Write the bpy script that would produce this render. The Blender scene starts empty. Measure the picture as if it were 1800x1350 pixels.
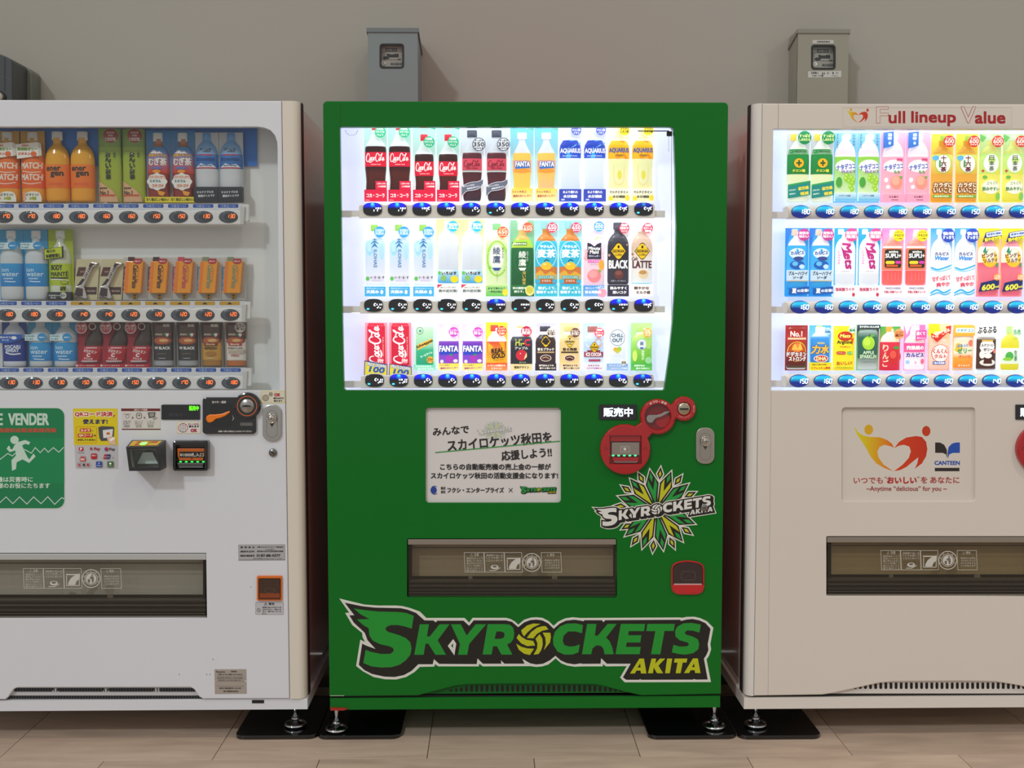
import bpy, bmesh, math, random
from mathutils import Vector, Matrix
from mathutils.geometry import tessellate_polygon
random.seed(7)
SC = bpy.context.scene
COL = SC.collection

# ------------------------------------------------------------------ camera, world, light, exposure
FPX = 1950.0
CAM = Vector((0.0, -3.15, 1.25))
YAW = math.radians(1.03)          # turned a little to the right of the wall's normal
PITCH = math.radians(3.73)        # looking slightly down
fwd = Vector((math.sin(YAW) * math.cos(PITCH), math.cos(YAW) * math.cos(PITCH), -math.sin(PITCH)))
rgt = Vector((math.cos(YAW), -math.sin(YAW), 0))
upv = rgt.cross(fwd)
cd = bpy.data.cameras.new('camera'); cam = bpy.data.objects.new('camera', cd); COL.objects.link(cam)
cd.sensor_width = 36; cd.lens = FPX / 1800 * 36; cd.clip_start = 0.05; cd.clip_end = 60
R3 = Matrix((rgt, upv, -fwd)).transposed()
cam.matrix_world = Matrix.Translation(CAM) @ R3.to_4x4()
SC.camera = cam

wd = bpy.data.worlds.new('room_light'); SC.world = wd; wd.use_nodes = True
wb = wd.node_tree.nodes['Background']
wb.inputs[0].default_value = (1.0, 0.975, 0.95, 1); wb.inputs[1].default_value = 0.47

def lamp(name, kind, loc, rot_to, energy, color=(1, 1, 1), **kw):
    l = bpy.data.lights.new(name, kind); o = bpy.data.objects.new(name, l); COL.objects.link(o)
    o.location = loc; l.energy = energy; l.color = color
    for k, v in kw.items(): setattr(l, k, v)
    o.rotation_euler = (Vector(rot_to) - Vector(loc)).to_track_quat('-Z', 'Y').to_euler()
    return o
# daylight from high windows behind and to the left of the viewer
lamp('daylight_from_windows', 'SUN', (-3, -5, 5), (-3 + 0.62, -5 + 1.0, 5 - 0.86), 0.80, (0.90, 0.96, 1.0), angle=0.06)
# ceiling lamps of the hall, in front of the machines
for i, (lx, ly) in enumerate([(-1.9, -1.6), (0.35, -1.6), (2.6, -1.6)]):
    lamp('ceiling_downlight', 'AREA', (lx, ly, 3.3), (lx, ly, 0), (7, 9, 16)[i], (1.0, 0.84, 0.66), shape='DISK', size=0.14)
lamp('wall_fill', 'AREA', (.6, .15, 3.0), (.6, .75, 1.6), 4, (1.0, .93, .82), shape='RECTANGLE', size=6, size_y=.12)  # added fill strip, no real fixture: brightens the wall so shadows there weaken

SC.view_settings.view_transform = 'Standard'; SC.view_settings.look = 'None'
SC.view_settings.gamma = 1; SC.view_settings.use_curve_mapping = False
SC.view_settings.exposure = 0.06

# ------------------------------------------------------------------ pixel -> place helpers (photo taken as 1800 x 1350)
def PW(px, py, Y=0.0):
    d = rgt * (px - 900) - upv * (py - 675) + fwd * FPX
    return CAM + d * ((Y - CAM.y) / d.y)
def FLOORPT(px, py, Z=0.0):
    d = rgt * (px - 900) - upv * (py - 675) + fwd * FPX
    return CAM + d * ((Z - CAM.z) / d.z)
def PXF(Y):                       # frame: photo pixels on the upright plane y = Y, d metres in front of it
    def f(u, v, d=0.0):
        p = PW(u, v, Y); return Vector((p.x, Y - d, p.z))
    return f
def WXF(Y):                       # frame: metres on the upright plane y = Y
    return lambda u, v, d=0.0: Vector((u, Y - d, v))
def SCALE(px, py, Y): return (PW(px + .5, py, Y) - PW(px - .5, py, Y)).length

def lin(c):
    if isinstance(c, str):
        c = c.lstrip('#'); c = [int(c[i:i + 2], 16) / 255 for i in (0, 2, 4)]
        return tuple(x / 12.92 if x <= .04045 else ((x + .055) / 1.055) ** 2.4 for x in c)
    return tuple(c)
def mix(a, b, t):
    a, b = lin(a), lin(b); return tuple(x + (y - x) * t for x, y in zip(a, b))

# ------------------------------------------------------------------ materials (colour comes from each mesh's own colour attribute)
MAT = {}
def material(name, rough=.5, metal=0., coat=0., spec=.5, emit=0., attr=True, base=(.8, .8, .8), kind='p', noise=None):
    m = bpy.data.materials.new(name); m.use_nodes = True; nt = m.node_tree; N = nt.nodes; L = nt.links
    p = N['Principled BSDF']; p.inputs['Roughness'].default_value = rough; p.inputs['Metallic'].default_value = metal
    p.inputs['Coat Weight'].default_value = coat; p.inputs['Coat Roughness'].default_value = .08
    p.inputs['Specular IOR Level'].default_value = spec
    p.inputs['Base Color'].default_value = (*base, 1)
    if attr:
        a = N.new('ShaderNodeAttribute'); a.attribute_name = 'Col'
        src = a.outputs['Color']
        if noise:
            tc = N.new('ShaderNodeTexCoord'); mp = N.new('ShaderNodeMapping'); nz = N.new('ShaderNodeTexNoise')
            mp.inputs['Scale'].default_value = noise[0]; nz.inputs['Scale'].default_value = noise[1]; nz.inputs['Detail'].default_value = 4
            L.new(tc.outputs['Object'], mp.inputs['Vector']); L.new(mp.outputs[0], nz.inputs['Vector'])
            mr = N.new('ShaderNodeMapRange'); mr.inputs[3].default_value = 1 - noise[2]; mr.inputs[4].default_value = 1 + noise[2]
            L.new(nz.outputs['Fac'], mr.inputs[0])
            mu = N.new('ShaderNodeVectorMath'); mu.operation = 'SCALE'
            L.new(src, mu.inputs[0]); L.new(mr.outputs[0], mu.inputs['Scale']); src = mu.outputs[0]
        L.new(src, p.inputs['Base Color'])
        if emit: L.new(src, p.inputs['Emission Color']); p.inputs['Emission Strength'].default_value = emit
    m.cycles.emission_sampling = 'NONE'
    MAT[name] = m
    return m
material('paint', .30, coat=.08, spec=.25, noise=((1, 1, 1), 3, .015))
material('matte', .6, noise=((1, 1, 1), 8, .03))
material('plastic', .35)
material('gloss', .16, coat=.6)
material('print', .45)
material('bottle', .22, coat=.3)
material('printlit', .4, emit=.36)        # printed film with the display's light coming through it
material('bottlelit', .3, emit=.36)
material('metal', .28, metal=1.)
material('chrome', .12, metal=1.)
material('lightpanel', .5, emit=.50)      # the translucent backlit wall inside the lit displays
material('glow', .5, emit=1.6)            # LEDs, figures and lamps
material('glowdim', .3, emit=1.0)
material('gloss_black', .12, coat=.5)
def see(name, tint, refl, rough=.03, color=(1, 1, 1)):
    m = bpy.data.materials.new(name); m.use_nodes = True; nt = m.node_tree; N = nt.nodes; L = nt.links
    N.clear(); o = N.new('ShaderNodeOutputMaterial'); mx = N.new('ShaderNodeMixShader')
    t = N.new('ShaderNodeBsdfTransparent'); g = N.new('ShaderNodeBsdfGlossy'); f = N.new('ShaderNodeLayerWeight')
    p = N.new('ShaderNodeMath'); p.operation = 'POWER'; p.inputs[1].default_value = 4; q = N.new('ShaderNodeMath'); q.operation = 'MULTIPLY_ADD'; q.inputs[1].default_value = .7; q.inputs[2].default_value = refl
    t.inputs[0].default_value = (*tint, 1); g.inputs['Roughness'].default_value = rough; g.inputs[0].default_value = (*color, 1)
    L.new(f.outputs['Facing'], p.inputs[0]); L.new(p.outputs[0], q.inputs[0])
    L.new(q.outputs[0], mx.inputs[0]); L.new(t.outputs[0], mx.inputs[1]); L.new(g.outputs[0], mx.inputs[2]); L.new(mx.outputs[0], o.inputs[0])
    MAT[name] = m
see('glass', (.97, .985, .98), .02)
see('glass_unlit', (.90, .925, .93), .05)
def mixed_smoked():
    # grey-brown translucent plastic of the flaps
    m = bpy.data.materials.new('smoked_plastic'); m.use_nodes = True; nt = m.node_tree; N = nt.nodes; L = nt.links
    p = N['Principled BSDF']; t = N.new('ShaderNodeBsdfTransparent'); mx = N.new('ShaderNodeMixShader')
    p.inputs['Base Color'].default_value = (.20, .18, .145, 1); p.inputs['Roughness'].default_value = .2
    t.inputs[0].default_value = (.8, .76, .7, 1); mx.inputs[0].default_value = .17
    L.new(t.outputs[0], mx.inputs[1]); L.new(p.outputs[0], mx.inputs[2]); L.new(mx.outputs[0], N['Material Output'].inputs[0])
    MAT['smoked_plastic'] = m
mixed_smoked()

# floor and wall materials
def stone(name):
    m = bpy.data.materials.new(name); m.use_nodes = True; nt = m.node_tree; N = nt.nodes; L = nt.links
    p = N['Principled BSDF']; tc = N.new('ShaderNodeTexCoord'); oi = N.new('ShaderNodeObjectInfo')
    mp = N.new('ShaderNodeMapping'); mp.inputs['Scale'].default_value = (1.6, 9, 1)
    ad = N.new('ShaderNodeVectorMath'); ad.operation = 'ADD'
    cb = N.new('ShaderNodeCombineXYZ'); ml = N.new('ShaderNodeMath'); ml.operation = 'MULTIPLY'; ml.inputs[1].default_value = 40
    L.new(oi.outputs['Random'], ml.inputs[0]); L.new(ml.outputs[0], cb.inputs[0]); L.new(ml.outputs[0], cb.inputs[1])
    L.new(tc.outputs['Object'], ad.inputs[0]); L.new(cb.outputs[0], ad.inputs[1]); L.new(ad.outputs[0], mp.inputs[0])
    n1 = N.new('ShaderNodeTexNoise'); n1.inputs['Scale'].default_value = 2.5; n1.inputs['Detail'].default_value = 6; n1.inputs['Distortion'].default_value = .6
    n2 = N.new('ShaderNodeTexNoise'); n2.inputs['Scale'].default_value = 220; n2.inputs['Detail'].default_value = 3
    L.new(mp.outputs[0], n1.inputs[0]); L.new(tc.outputs['Object'], n2.inputs[0])
    r = N.new('ShaderNodeValToRGB'); e = r.color_ramp.elements
    e[0].position = .3; e[0].color = (*lin('#b8a290'), 1); e[1].position = .75; e[1].color = (*lin('#d2bca8'), 1)
    L.new(n1.outputs['Fac'], r.inputs[0])
    m2 = N.new('ShaderNodeMixRGB'); m2.blend_type = 'MULTIPLY'; m2.inputs[0].default_value = .35
    r2 = N.new('ShaderNodeMapRange'); r2.inputs[3].default_value = .88; r2.inputs[4].default_value = 1.12
    L.new(n2.outputs['Fac'], r2.inputs[0]); L.new(r.outputs[0], m2.inputs[1]); L.new(r2.outputs[0], m2.inputs[2])
    mr = N.new('ShaderNodeMapRange'); mr.inputs[3].default_value = .93; mr.inputs[4].default_value = 1.05
    L.new(oi.outputs['Random'], mr.inputs[0])
    sc = N.new('ShaderNodeVectorMath'); sc.operation = 'SCALE'; L.new(m2.outputs[0], sc.inputs[0]); L.new(mr.outputs[0], sc.inputs['Scale'])
    L.new(sc.outputs[0], p.inputs['Base Color']); p.inputs['Roughness'].default_value = .42
    MAT[name] = m
stone('stone')
def wallmat():
    m = bpy.data.materials.new('wall_plaster'); m.use_nodes = True; nt = m.node_tree; N = nt.nodes; L = nt.links
    p = N['Principled BSDF']; tc = N.new('ShaderNodeTexCoord'); n1 = N.new('ShaderNodeTexNoise')
    n1.inputs['Scale'].default_value = 180; n1.inputs['Detail'].default_value = 3
    L.new(tc.outputs['Object'], n1.inputs[0]); b = N.new('ShaderNodeBump'); b.inputs['Strength'].default_value = .05
    L.new(n1.outputs['Fac'], b.inputs['Height']); L.new(b.outputs[0], p.inputs['Normal'])
    p.inputs['Base Color'].default_value = (*lin('#9f9b92'), 1); p.inputs['Roughness'].default_value = .8
    MAT['wall_plaster'] = m
wallmat()

# ------------------------------------------------------------------ mesh builder
TXT = {}
def glyphs(s, res=2):
    k = (s, res)
    if k not in TXT:
        c = bpy.data.curves.new('t', 'FONT'); c.body = s; c.size = 1; c.resolution_u = res; c.align_x = 'LEFT'
        o = bpy.data.objects.new('t', c); m = bpy.data.meshes.new_from_object(o)
        vs = [tuple(v.co[:2]) for v in m.vertices]; fs = [tuple(p.vertices) for p in m.polygons]
        if not vs: vs, fs = [(0, 0), (1, 0), (1, 1)], []
        x0 = min(v[0] for v in vs); x1 = max(v[0] for v in vs); y0 = min(v[1] for v in vs); y1 = max(v[1] for v in vs)
        w = max(x1 - x0, 1e-6); h = max(y1 - y0, 1e-6)
        TXT[k] = ([((x - x0) / w, (y - y0) / h) for x, y in vs], fs)
        bpy.data.objects.remove(o); bpy.data.curves.remove(c); bpy.data.meshes.remove(m)
    return TXT[k]

def rr(x0, y0, x1, y1, r, n=4):
    if x0 > x1: x0, x1 = x1, x0
    if y0 > y1: y0, y1 = y1, y0
    r = min(r, (x1 - x0) / 2, (y1 - y0) / 2); o = []
    for cx, cy, a in ((x1 - r, y1 - r, 0), (x0 + r, y1 - r, 90), (x0 + r, y0 + r, 180), (x1 - r, y0 + r, 270)):
        for i in range(n + 1):
            t = math.radians(a + 90 * i / n); o.append((cx + r * math.cos(t), cy + r * math.sin(t)))
    return o
def ell(cx, cy, rx, ry, n=24, a0=0., p=2.):
    o = []
    for i in range(n):
        t = a0 + 2 * math.pi * i / n; c, s = math.cos(t), math.sin(t)
        o.append((cx + rx * math.copysign(abs(c) ** (2 / p), c), cy + ry * math.copysign(abs(s) ** (2 / p), s)))
    return o
def area(p): return .5 * sum(p[i][0] * p[(i + 1) % len(p)][1] - p[(i + 1) % len(p)][0] * p[i][1] for i in range(len(p)))
def clean(p):
    o = []
    for q in p:
        if not o or math.hypot(q[0] - o[-1][0], q[1] - o[-1][1]) > 1e-7: o.append(q)
    if len(o) > 1 and math.hypot(o[0][0] - o[-1][0], o[0][1] - o[-1][1]) < 1e-7: o.pop()
    return o
def inset(p, r):                  # move the outline inwards by r (outwards if negative)
    p = clean(p); n = len(p); sgn = 1 if area(p) > 0 else -1; o = []
    for i in range(n):
        a, b, c = p[i - 1], p[i], p[(i + 1) % n]
        d1 = Vector((b[0] - a[0], b[1] - a[1])).normalized(); d2 = Vector((c[0] - b[0], c[1] - b[1])).normalized()
        n1 = Vector((-d1.y, d1.x)) * sgn; n2 = Vector((-d2.y, d2.x)) * sgn; m = n1 + n2
        k = m.length_squared
        m = n1 if k < .3 else m * (2 / k)
        o.append((b[0] + m.x * r, b[1] + m.y * r))
    return o

def fill(loops):                  # points and triangles of an outline with holes
    c = bpy.data.curves.new('f', 'CURVE'); c.dimensions = '2D'; c.fill_mode = 'FRONT'
    sc = 1 / max(abs(v) for q in loops[0] for v in q)
    for lp in loops:
        sp = c.splines.new('POLY'); sp.points.add(len(lp) - 1); sp.use_cyclic_u = True
        for p, (x, y) in zip(sp.points, lp): p.co = (x * sc, y * sc, 0, 1)
    o = bpy.data.objects.new('f', c); m = bpy.data.meshes.new_from_object(o)
    vs = [(v.co.x / sc, v.co.y / sc) for v in m.vertices]; fs = [tuple(p.vertices) for p in m.polygons]
    got = sum(p.area for p in m.polygons) / sc / sc; want = abs(area(loops[0])) - sum(abs(area(h)) for h in loops[1:])
    if abs(got - want) > .01 * abs(want): print('FILL?', got, want, len(loops))
    bpy.data.objects.remove(o); bpy.data.curves.remove(c); bpy.data.meshes.remove(m)
    return vs, fs

class MB:
    def __init__(s, mat='paint'):
        s.V = []; s.C = []; s.F = []; s.M = []; s.mat = mat; s.lay = 0.0; s.smooth = []; s.step = .00007
    def add(s, vs, fs, col, mat=None, smooth=False):
        b = len(s.V); s.V += [Vector(v) for v in vs]
        if isinstance(col, list): s.C += [lin(c) for c in col]
        else: s.C += [lin(col)] * len(vs)
        for f in fs: s.F.append(tuple(b + i for i in f)); s.M.append(mat or s.mat); s.smooth.append(smooth)
    def nl(s): s.lay += s.step; return s.lay
    # flat print: a filled outline
    def flat(s, T, pts, col, d=None, mat=None, cuts=None):
        pts = clean(pts)
        if d is None: d = s.nl()
        if cuts:
            bm = bmesh.new(); vs = [bm.verts.new((x, y, 0)) for x, y in pts]
            try: bm.faces.new(vs)
            except ValueError: bm.free(); return
            s.bent(T, bm, col, d, mat, cuts); return
        if area([(T(x, y, d).x, T(x, y, d).z) for x, y in pts]) < 0: pts = pts[::-1]
        s.add([T(x, y, d) for x, y in pts], [tuple(range(len(pts)))], col, mat)
    def bent(s, T, bm, col, d, mat, cuts):
        for c in cuts:
            bmesh.ops.bisect_plane(bm, geom=bm.verts[:] + bm.edges[:] + bm.faces[:], plane_co=(c, 0, 0), plane_no=(1, 0, 0))
        bm.verts.index_update()
        vs = [T(v.co.x, v.co.y, d) for v in bm.verts]; s.add(vs, [tuple(v.index for v in f.verts) for f in bm.faces], col, mat); bm.free()
    def grad(s, T, x0, y0, x1, y1, c0, c1, n=4, d=None, mat=None, cuts=None):
        if d is None: d = s.nl()
        us = [x0] + sorted(c for c in (cuts or []) if min(x0, x1) < c < max(x0, x1)) + [x1]
        for i in range(n):
            a, b = i / n, (i + 1) / n
            for u0, u1 in zip(us, us[1:]):
                s.add([T(u0, y0 + (y1 - y0) * a, d), T(u1, y0 + (y1 - y0) * a, d), T(u1, y0 + (y1 - y0) * b, d), T(u0, y0 + (y1 - y0) * b, d)],
                      [(0, 1, 2, 3)], [mix(c0, c1, a), mix(c0, c1, a), mix(c0, c1, b), mix(c0, c1, b)], mat)
    # lettering: text squeezed into a box centred at (cx, cy), w wide, h high; yd = -1 when v grows downwards
    def text(s, T, txt, cx, cy, w, h, col, bold=0., shear=0., rot=0., d=None, mat=None, yd=-1, cuts=None, res=2, vert=False, outline=None, hard=False):
        if outline: s.text(T, txt, cx, cy, w, h, outline[0], outline[1], shear, rot, None, mat, yd, cuts, res, hard=True)
        if vert:                  # characters one below another
            n = len(txt)
            for i, ch in enumerate(txt):
                if ch != ' ': s.text(T, ch, cx, cy - yd * (-h / 2 + (i + .5) * h / n), w, h / n * .86, col, bold, 0, 0, d, mat, yd, cuts, res)
            return
        vs, fs = glyphs(txt, res)
        pitch = w / max(1, len(txt)); asc = txt.isascii()
        bold = min(bold, (.07 if asc else .042) * pitch) if not hard else min(bold, .2 * pitch)
        if d is None: d = s.nl()
        offs = [(0, 0)]
        if bold: offs = [(bold, bold), (-bold, bold), (-bold, -bold), (bold, -bold), (0, 0)]
        if bold > .9: offs += [(bold * 1.4, 0), (-bold * 1.4, 0), (0, bold * 1.4), (0, -bold * 1.4)]
        ca, sa = math.cos(rot), math.sin(rot)
        d -= .000006
        for ox, oy in offs:
            d += .000006; P = []
            for x, y in vs:
                u = (x - .5) * w + (y - .5) * h * shear + ox; v = (y - .5) * h + oy
                P.append((cx + u * ca - v * sa, cy + yd * (u * sa + v * ca)))
            if cuts:
                bm = bmesh.new(); bv = [bm.verts.new((x, y, 0)) for x, y in P]
                for f in fs:
                    try: bm.faces.new([bv[i] for i in f])
                    except ValueError: pass
                s.bent(T, bm, col, d, mat, cuts)
            else: s.add([T(x, y, d) for x, y in P], fs, col, mat)
    def line(s, T, pts, w, col, d=None, mat=None, closed=False):
        if d is None: d = s.nl()
        n = len(pts); L = []; Rr = []
        for i in range(n):
            a = pts[i - 1] if (i > 0 or closed) else pts[i]; b = pts[(i + 1) % n] if (i < n - 1 or closed) else pts[i]
            p = pts[i]; t1 = Vector((p[0] - a[0], p[1] - a[1])); t2 = Vector((b[0] - p[0], b[1] - p[1]))
            if t1.length < 1e-9: t1 = t2
            if t2.length < 1e-9: t2 = t1
            t1.normalize(); t2.normalize(); n1 = Vector((-t1.y, t1.x)); n2 = Vector((-t2.y, t2.x)); m = n1 + n2
            m = m * (2 / m.length_squared) if m.length_squared > .8 else n1
            ww = (w[i] if isinstance(w, (list, tuple)) else w) / 2
            L.append((p[0] + m.x * ww, p[1] + m.y * ww)); Rr.append((p[0] - m.x * ww, p[1] - m.y * ww))
        for i in range(n if closed else n - 1):
            j = (i + 1) % n
            s.add([T(*L[i], d), T(*L[j], d), T(*Rr[j], d), T(*Rr[i], d)], [(0, 1, 2, 3)], col, mat)
    # solid with an outline, from d0 (back) to d1 (front), rounded front edge of size b (frame units bu per metre)
    def prism(s, T, pts, d0, d1, col, mat=None, b=0., k=1., holes=(), back=False):
        loops = [clean(pts)] + [clean(h) for h in holes]
        fr = []
        for i, lp in enumerate(loops):
            lp = lp if (area(lp) > 0) == (i == 0) else lp[::-1]
            steps = [(0, d0)] + ([(0, d1 - b), (.3 * b, d1 - .3 * b), (b, d1)] if b else [(0, d1)])
            prev = None
            for (ins, dd) in steps:
                q = inset(lp, ins * k * (1 if i == 0 else -.35)) if ins else lp
                cur = [T(x, y, dd) for x, y in q]
                if prev:
                    n = len(cur); s.add(prev + cur, [(j, (j + 1) % n, n + (j + 1) % n, n + j) for j in range(n)], col, mat)
                prev = cur; last = q
            fr.append((last, lp))
        if len(fr) == 1 and len(fr[0][0]) <= 64:
            s.add([T(x, y, d1) for x, y in fr[0][0]], [tuple(range(len(fr[0][0])))], col, mat)
            if back: s.add([T(x, y, d0) for x, y in fr[0][1]], [tuple(range(len(fr[0][1])))], col, mat)
        else:
            fv, ff = fill([q for q, _ in fr]); s.add([T(x, y, d1) for x, y in fv], ff, col, mat)
            if back: s.add([T(x, y, d0) for x, y in fv], ff, col, mat)
    def box(s, a, b, col, mat=None, bev=0.):
        x0, y0, z0 = a; x1, y1, z1 = b
        if bev:
            s.prism(WXF(y0), rr(x0, z0, x1, z1, bev, 2), -(y1 - y0), 0, col, mat, b=bev, k=1, back=True); return
        s.add([(x0, y0, z0), (x1, y0, z0), (x1, y1, z0), (x0, y1, z0), (x0, y0, z1), (x1, y0, z1), (x1, y1, z1), (x0, y1, z1)],
              [(0, 1, 5, 4), (1, 2, 6, 5), (2, 3, 7, 6), (3, 0, 4, 7), (4, 5, 6, 7), (3, 2, 1, 0)], col, mat)
    def lathe(s, prof, c, axis, col, mat=None, n=20):   # prof: (radius, height along axis)
        c = Vector(c); ax = Vector(axis).normalized(); t = ax.orthogonal().normalized(); bt = ax.cross(t); vs = []
        for r, h in prof:
            for i in range(n):
                a = 2 * math.pi * i / n; vs.append(c + ax * h + t * (r * math.cos(a)) + bt * (r * math.sin(a)))
        fs = [(j * n + i, j * n + (i + 1) % n, (j + 1) * n + (i + 1) % n, (j + 1) * n + i) for j in range(len(prof) - 1) for i in range(n)]
        s.add(vs, fs + [tuple(range(n))[::-1], tuple((len(prof) - 1) * n + i for i in range(n))], col, mat, smooth=True)
    def tube(s, pts, r, col, mat=None, n=8):
        pts = [Vector(p) for p in pts]; vs = []
        for i, p in enumerate(pts):
            t = (pts[min(i + 1, len(pts) - 1)] - pts[max(i - 1, 0)]).normalized(); a = t.orthogonal().normalized() if i == 0 else (a0 - t * a0.dot(t)).normalized()
            a0 = a; b = t.cross(a)
            for k in range(n):
                an = 2 * math.pi * k / n; vs.append(p + (a * math.cos(an) + b * math.sin(an)) * r)
        m = len(pts)
        s.add(vs, [(j * n + i, j * n + (i + 1) % n, (j + 1) * n + (i + 1) % n, (j + 1) * n + i) for j in range(m - 1) for i in range(n)] + [tuple(range(n))[::-1], tuple((m - 1) * n + i for i in range(n))], col, mat, smooth=True)
    def mesh(s, name, org=(0, 0, 0)):
        me = bpy.data.meshes.new(name); o = Vector(org)
        me.from_pydata([v - o for v in s.V], [], s.F)
        names = []
        for m in s.M:
            if m not in names: names.append(m)
        for m in names: me.materials.append(MAT[m])
        me.polygons.foreach_set('material_index', [names.index(m) for m in s.M])
        me.polygons.foreach_set('use_smooth', s.smooth)
        ca = me.color_attributes.new('Col', 'FLOAT_COLOR', 'POINT')
        ca.data.foreach_set('color', [x for c in s.C for x in (*c, 1.0)])
        me.update(); return me
    def build(s, name, parent=None, loc=None):
        if loc is None: loc = ORG.get(parent.name, Vector((0, 0, 0))) if parent else Vector((0, 0, 0))
        loc = Vector(loc); o = bpy.data.objects.new(name, s.mesh(name, loc)); COL.objects.link(o)
        if parent: o.parent = parent; o.location = loc - ORG[parent.name]
        else: o.location = loc
        ORG[o.name] = loc
        return o
ORG = {}
def root(name, loc, label, cat, group=None):
    o = bpy.data.objects.new(name, None); COL.objects.link(o); o.location = loc; o.empty_display_size = .05
    ORG[o.name] = Vector(loc); o['label'] = label; o['category'] = cat
    if group: o['group'] = group
    return o
def tag(o, label, cat, group=None):
    o['label'] = label; o['category'] = cat
    if group: o['group'] = group
    return o
def place(mesh, name, parent, loc):         # another object that shares a mesh
    o = bpy.data.objects.new(name, mesh); COL.objects.link(o); loc = Vector(loc)
    if parent: o.parent = parent; o.location = loc - ORG[parent.name]
    else: o.location = loc
    ORG[o.name] = loc; return o

X = lambda px, py, Y=0.: PW(px, py, Y).x
Z = lambda py, px=900, Y=0.: PW(px, py, Y).z

# ------------------------------------------------------------------ room
WALL_Y = 0.86
mb = MB('wall_plaster'); mb.box((-6, WALL_Y, 0), (6, WALL_Y + .15, 3.6), '#ffffff'); w = mb.build('wall_back'); w['kind'] = 'structure'
mb = MB('matte'); mb.box((-6, -5.5, -.12), (6, WALL_Y, -.004), '#6f6459'); fl = mb.build('floor'); fl['kind'] = 'structure'; ORG['floor'] = Vector((0, 0, 0))
TS = .6
ja = FLOORPT(750.5, 1333); y0 = ja.y
mb = MB('stone'); g = .0011
T = lambda u, v, d=0.: Vector((u, v, d))
mb.prism(T, [(g, g), (TS - g, g), (TS - g, TS - g), (g, TS - g)], -.004, 0, '#ffffff', b=.0008)
tile_me = mb.mesh('tile')
for k in range(-4, 3):
    for i in range(-6, 6):
        xo = ja.x + i * TS + (0 if k % 2 == 0 else TS * .5 + .0)
        yy = y0 + k * TS
        if yy + TS > WALL_Y: continue
        place(tile_me, 'tile', fl, (xo, yy, 0))

# ------------------------------------------------------------------ shared machine pieces
F0 = PXF(0.)
CREAM = '#e4dfd8'
def cz(x0, y0, k, pts): return [(x0 + u / k, y0 + v / k) for u, v in pts]

SEG = {'a': ((.1, 0), (.9, 0)), 'b': ((1, .06), (1, .44)), 'c': ((1, .56), (1, .94)), 'd': ((.1, 1), (.9, 1)), 'e': ((0, .56), (0, .94)), 'f': ((0, .06), (0, .44)), 'g': ((.1, .5), (.9, .5))}
DIG = {'0': 'abcdef', '1': 'bc', '2': 'abged', '3': 'abgcd', '4': 'fgbc', '5': 'afgcd', '6': 'afgedc', '7': 'abcf', '8': 'abcdefg', '9': 'abcdfg',
       'i': 'c', 'j': 'bf', 'k': 'fcd', 'l': 'bfc', 'm': 'afg', 'n': 'bfd', 'o': 'bc', 'p': 'bfce'}
def seven(mb, T, txt, x, y, w, h, gap, th, col, mat='glow', slant=.12):
    d = mb.nl()
    for ch in txt:
        for k in DIG[ch]:
            (a, b), (c, e) = SEG[k]
            if ch == '1' or ch == 'i': a = c = .65
            p, q = (x + a * w + (1 - b) * h * slant, y + b * h), (x + c * w + (1 - e) * h * slant, y + e * h)
            mb.line(T, [p, q], th, col, d=d, mat=mat)
        x += w + gap
BUT = {}
def green_button(digits, glow, dot):
    k = ('g', digits, glow, dot)
    if k in BUT: return BUT[k]
    s = SCALE(900, 450, .03); T = lambda u, v, d=0.: Vector((u * s, -d, -v * s)); mb = MB('gloss_black')
    o = ell(0, 0, 16.6, 11.4, 28, p=2.7)
    mb.prism(T, o, -.006, .004, '#0c0c14', b=.0016, k=1 / s)
    if glow:
        n = 9
        for i in range(n):      # light guide along the upper edge of the lens
            a = -10.4 + i * 1.15; b = a + 1.15
            wa = 15.4 * max(0, 1 - abs(a / 11.4) ** 2.7) ** (1 / 2.7); wb = 15.4 * max(0, 1 - abs(b / 11.4) ** 2.7) ** (1 / 2.7)
            ca, cb = max(0, 1 - i / n) ** 1.3, max(0, 1 - (i + 1) / n) ** 1.3
            c = lambda t, m: (.01 * t + m * .10 * t ** 3, .02 * t + m * 1.3 * t ** 2, 1.3 * t * glow + m * .8 * t * t)
            for x0f, x1f, m0, m1 in ((-1, -.35, 0, 0), (-.35, 0, 0, 1), (0, .35, 1, 0), (.35, 1, 0, 0)):
                mb.add([T(x0f * wa, a, .00425), T(x1f * wa, a, .00425), T(x1f * wb, b, .00425), T(x0f * wb, b, .00425)], [(0, 1, 2, 3)],
                       [c(ca, m0 * glow), c(ca, m1 * glow), c(cb, m1 * glow), c(cb, m0 * glow)], 'glowdim')
    mb.lay = .0044
    if dot: mb.flat(T, ell(-9.5, 6.2, 2.6, 1.5, 12), '#38c8ff', mat='glow')
    seven(mb, T, digits, .5, -3.3, 3.0, 7.6, 2.0, 1.5, '#eef2ff')
    BUT[k] = mb.mesh('button'); return BUT[k]
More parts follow.
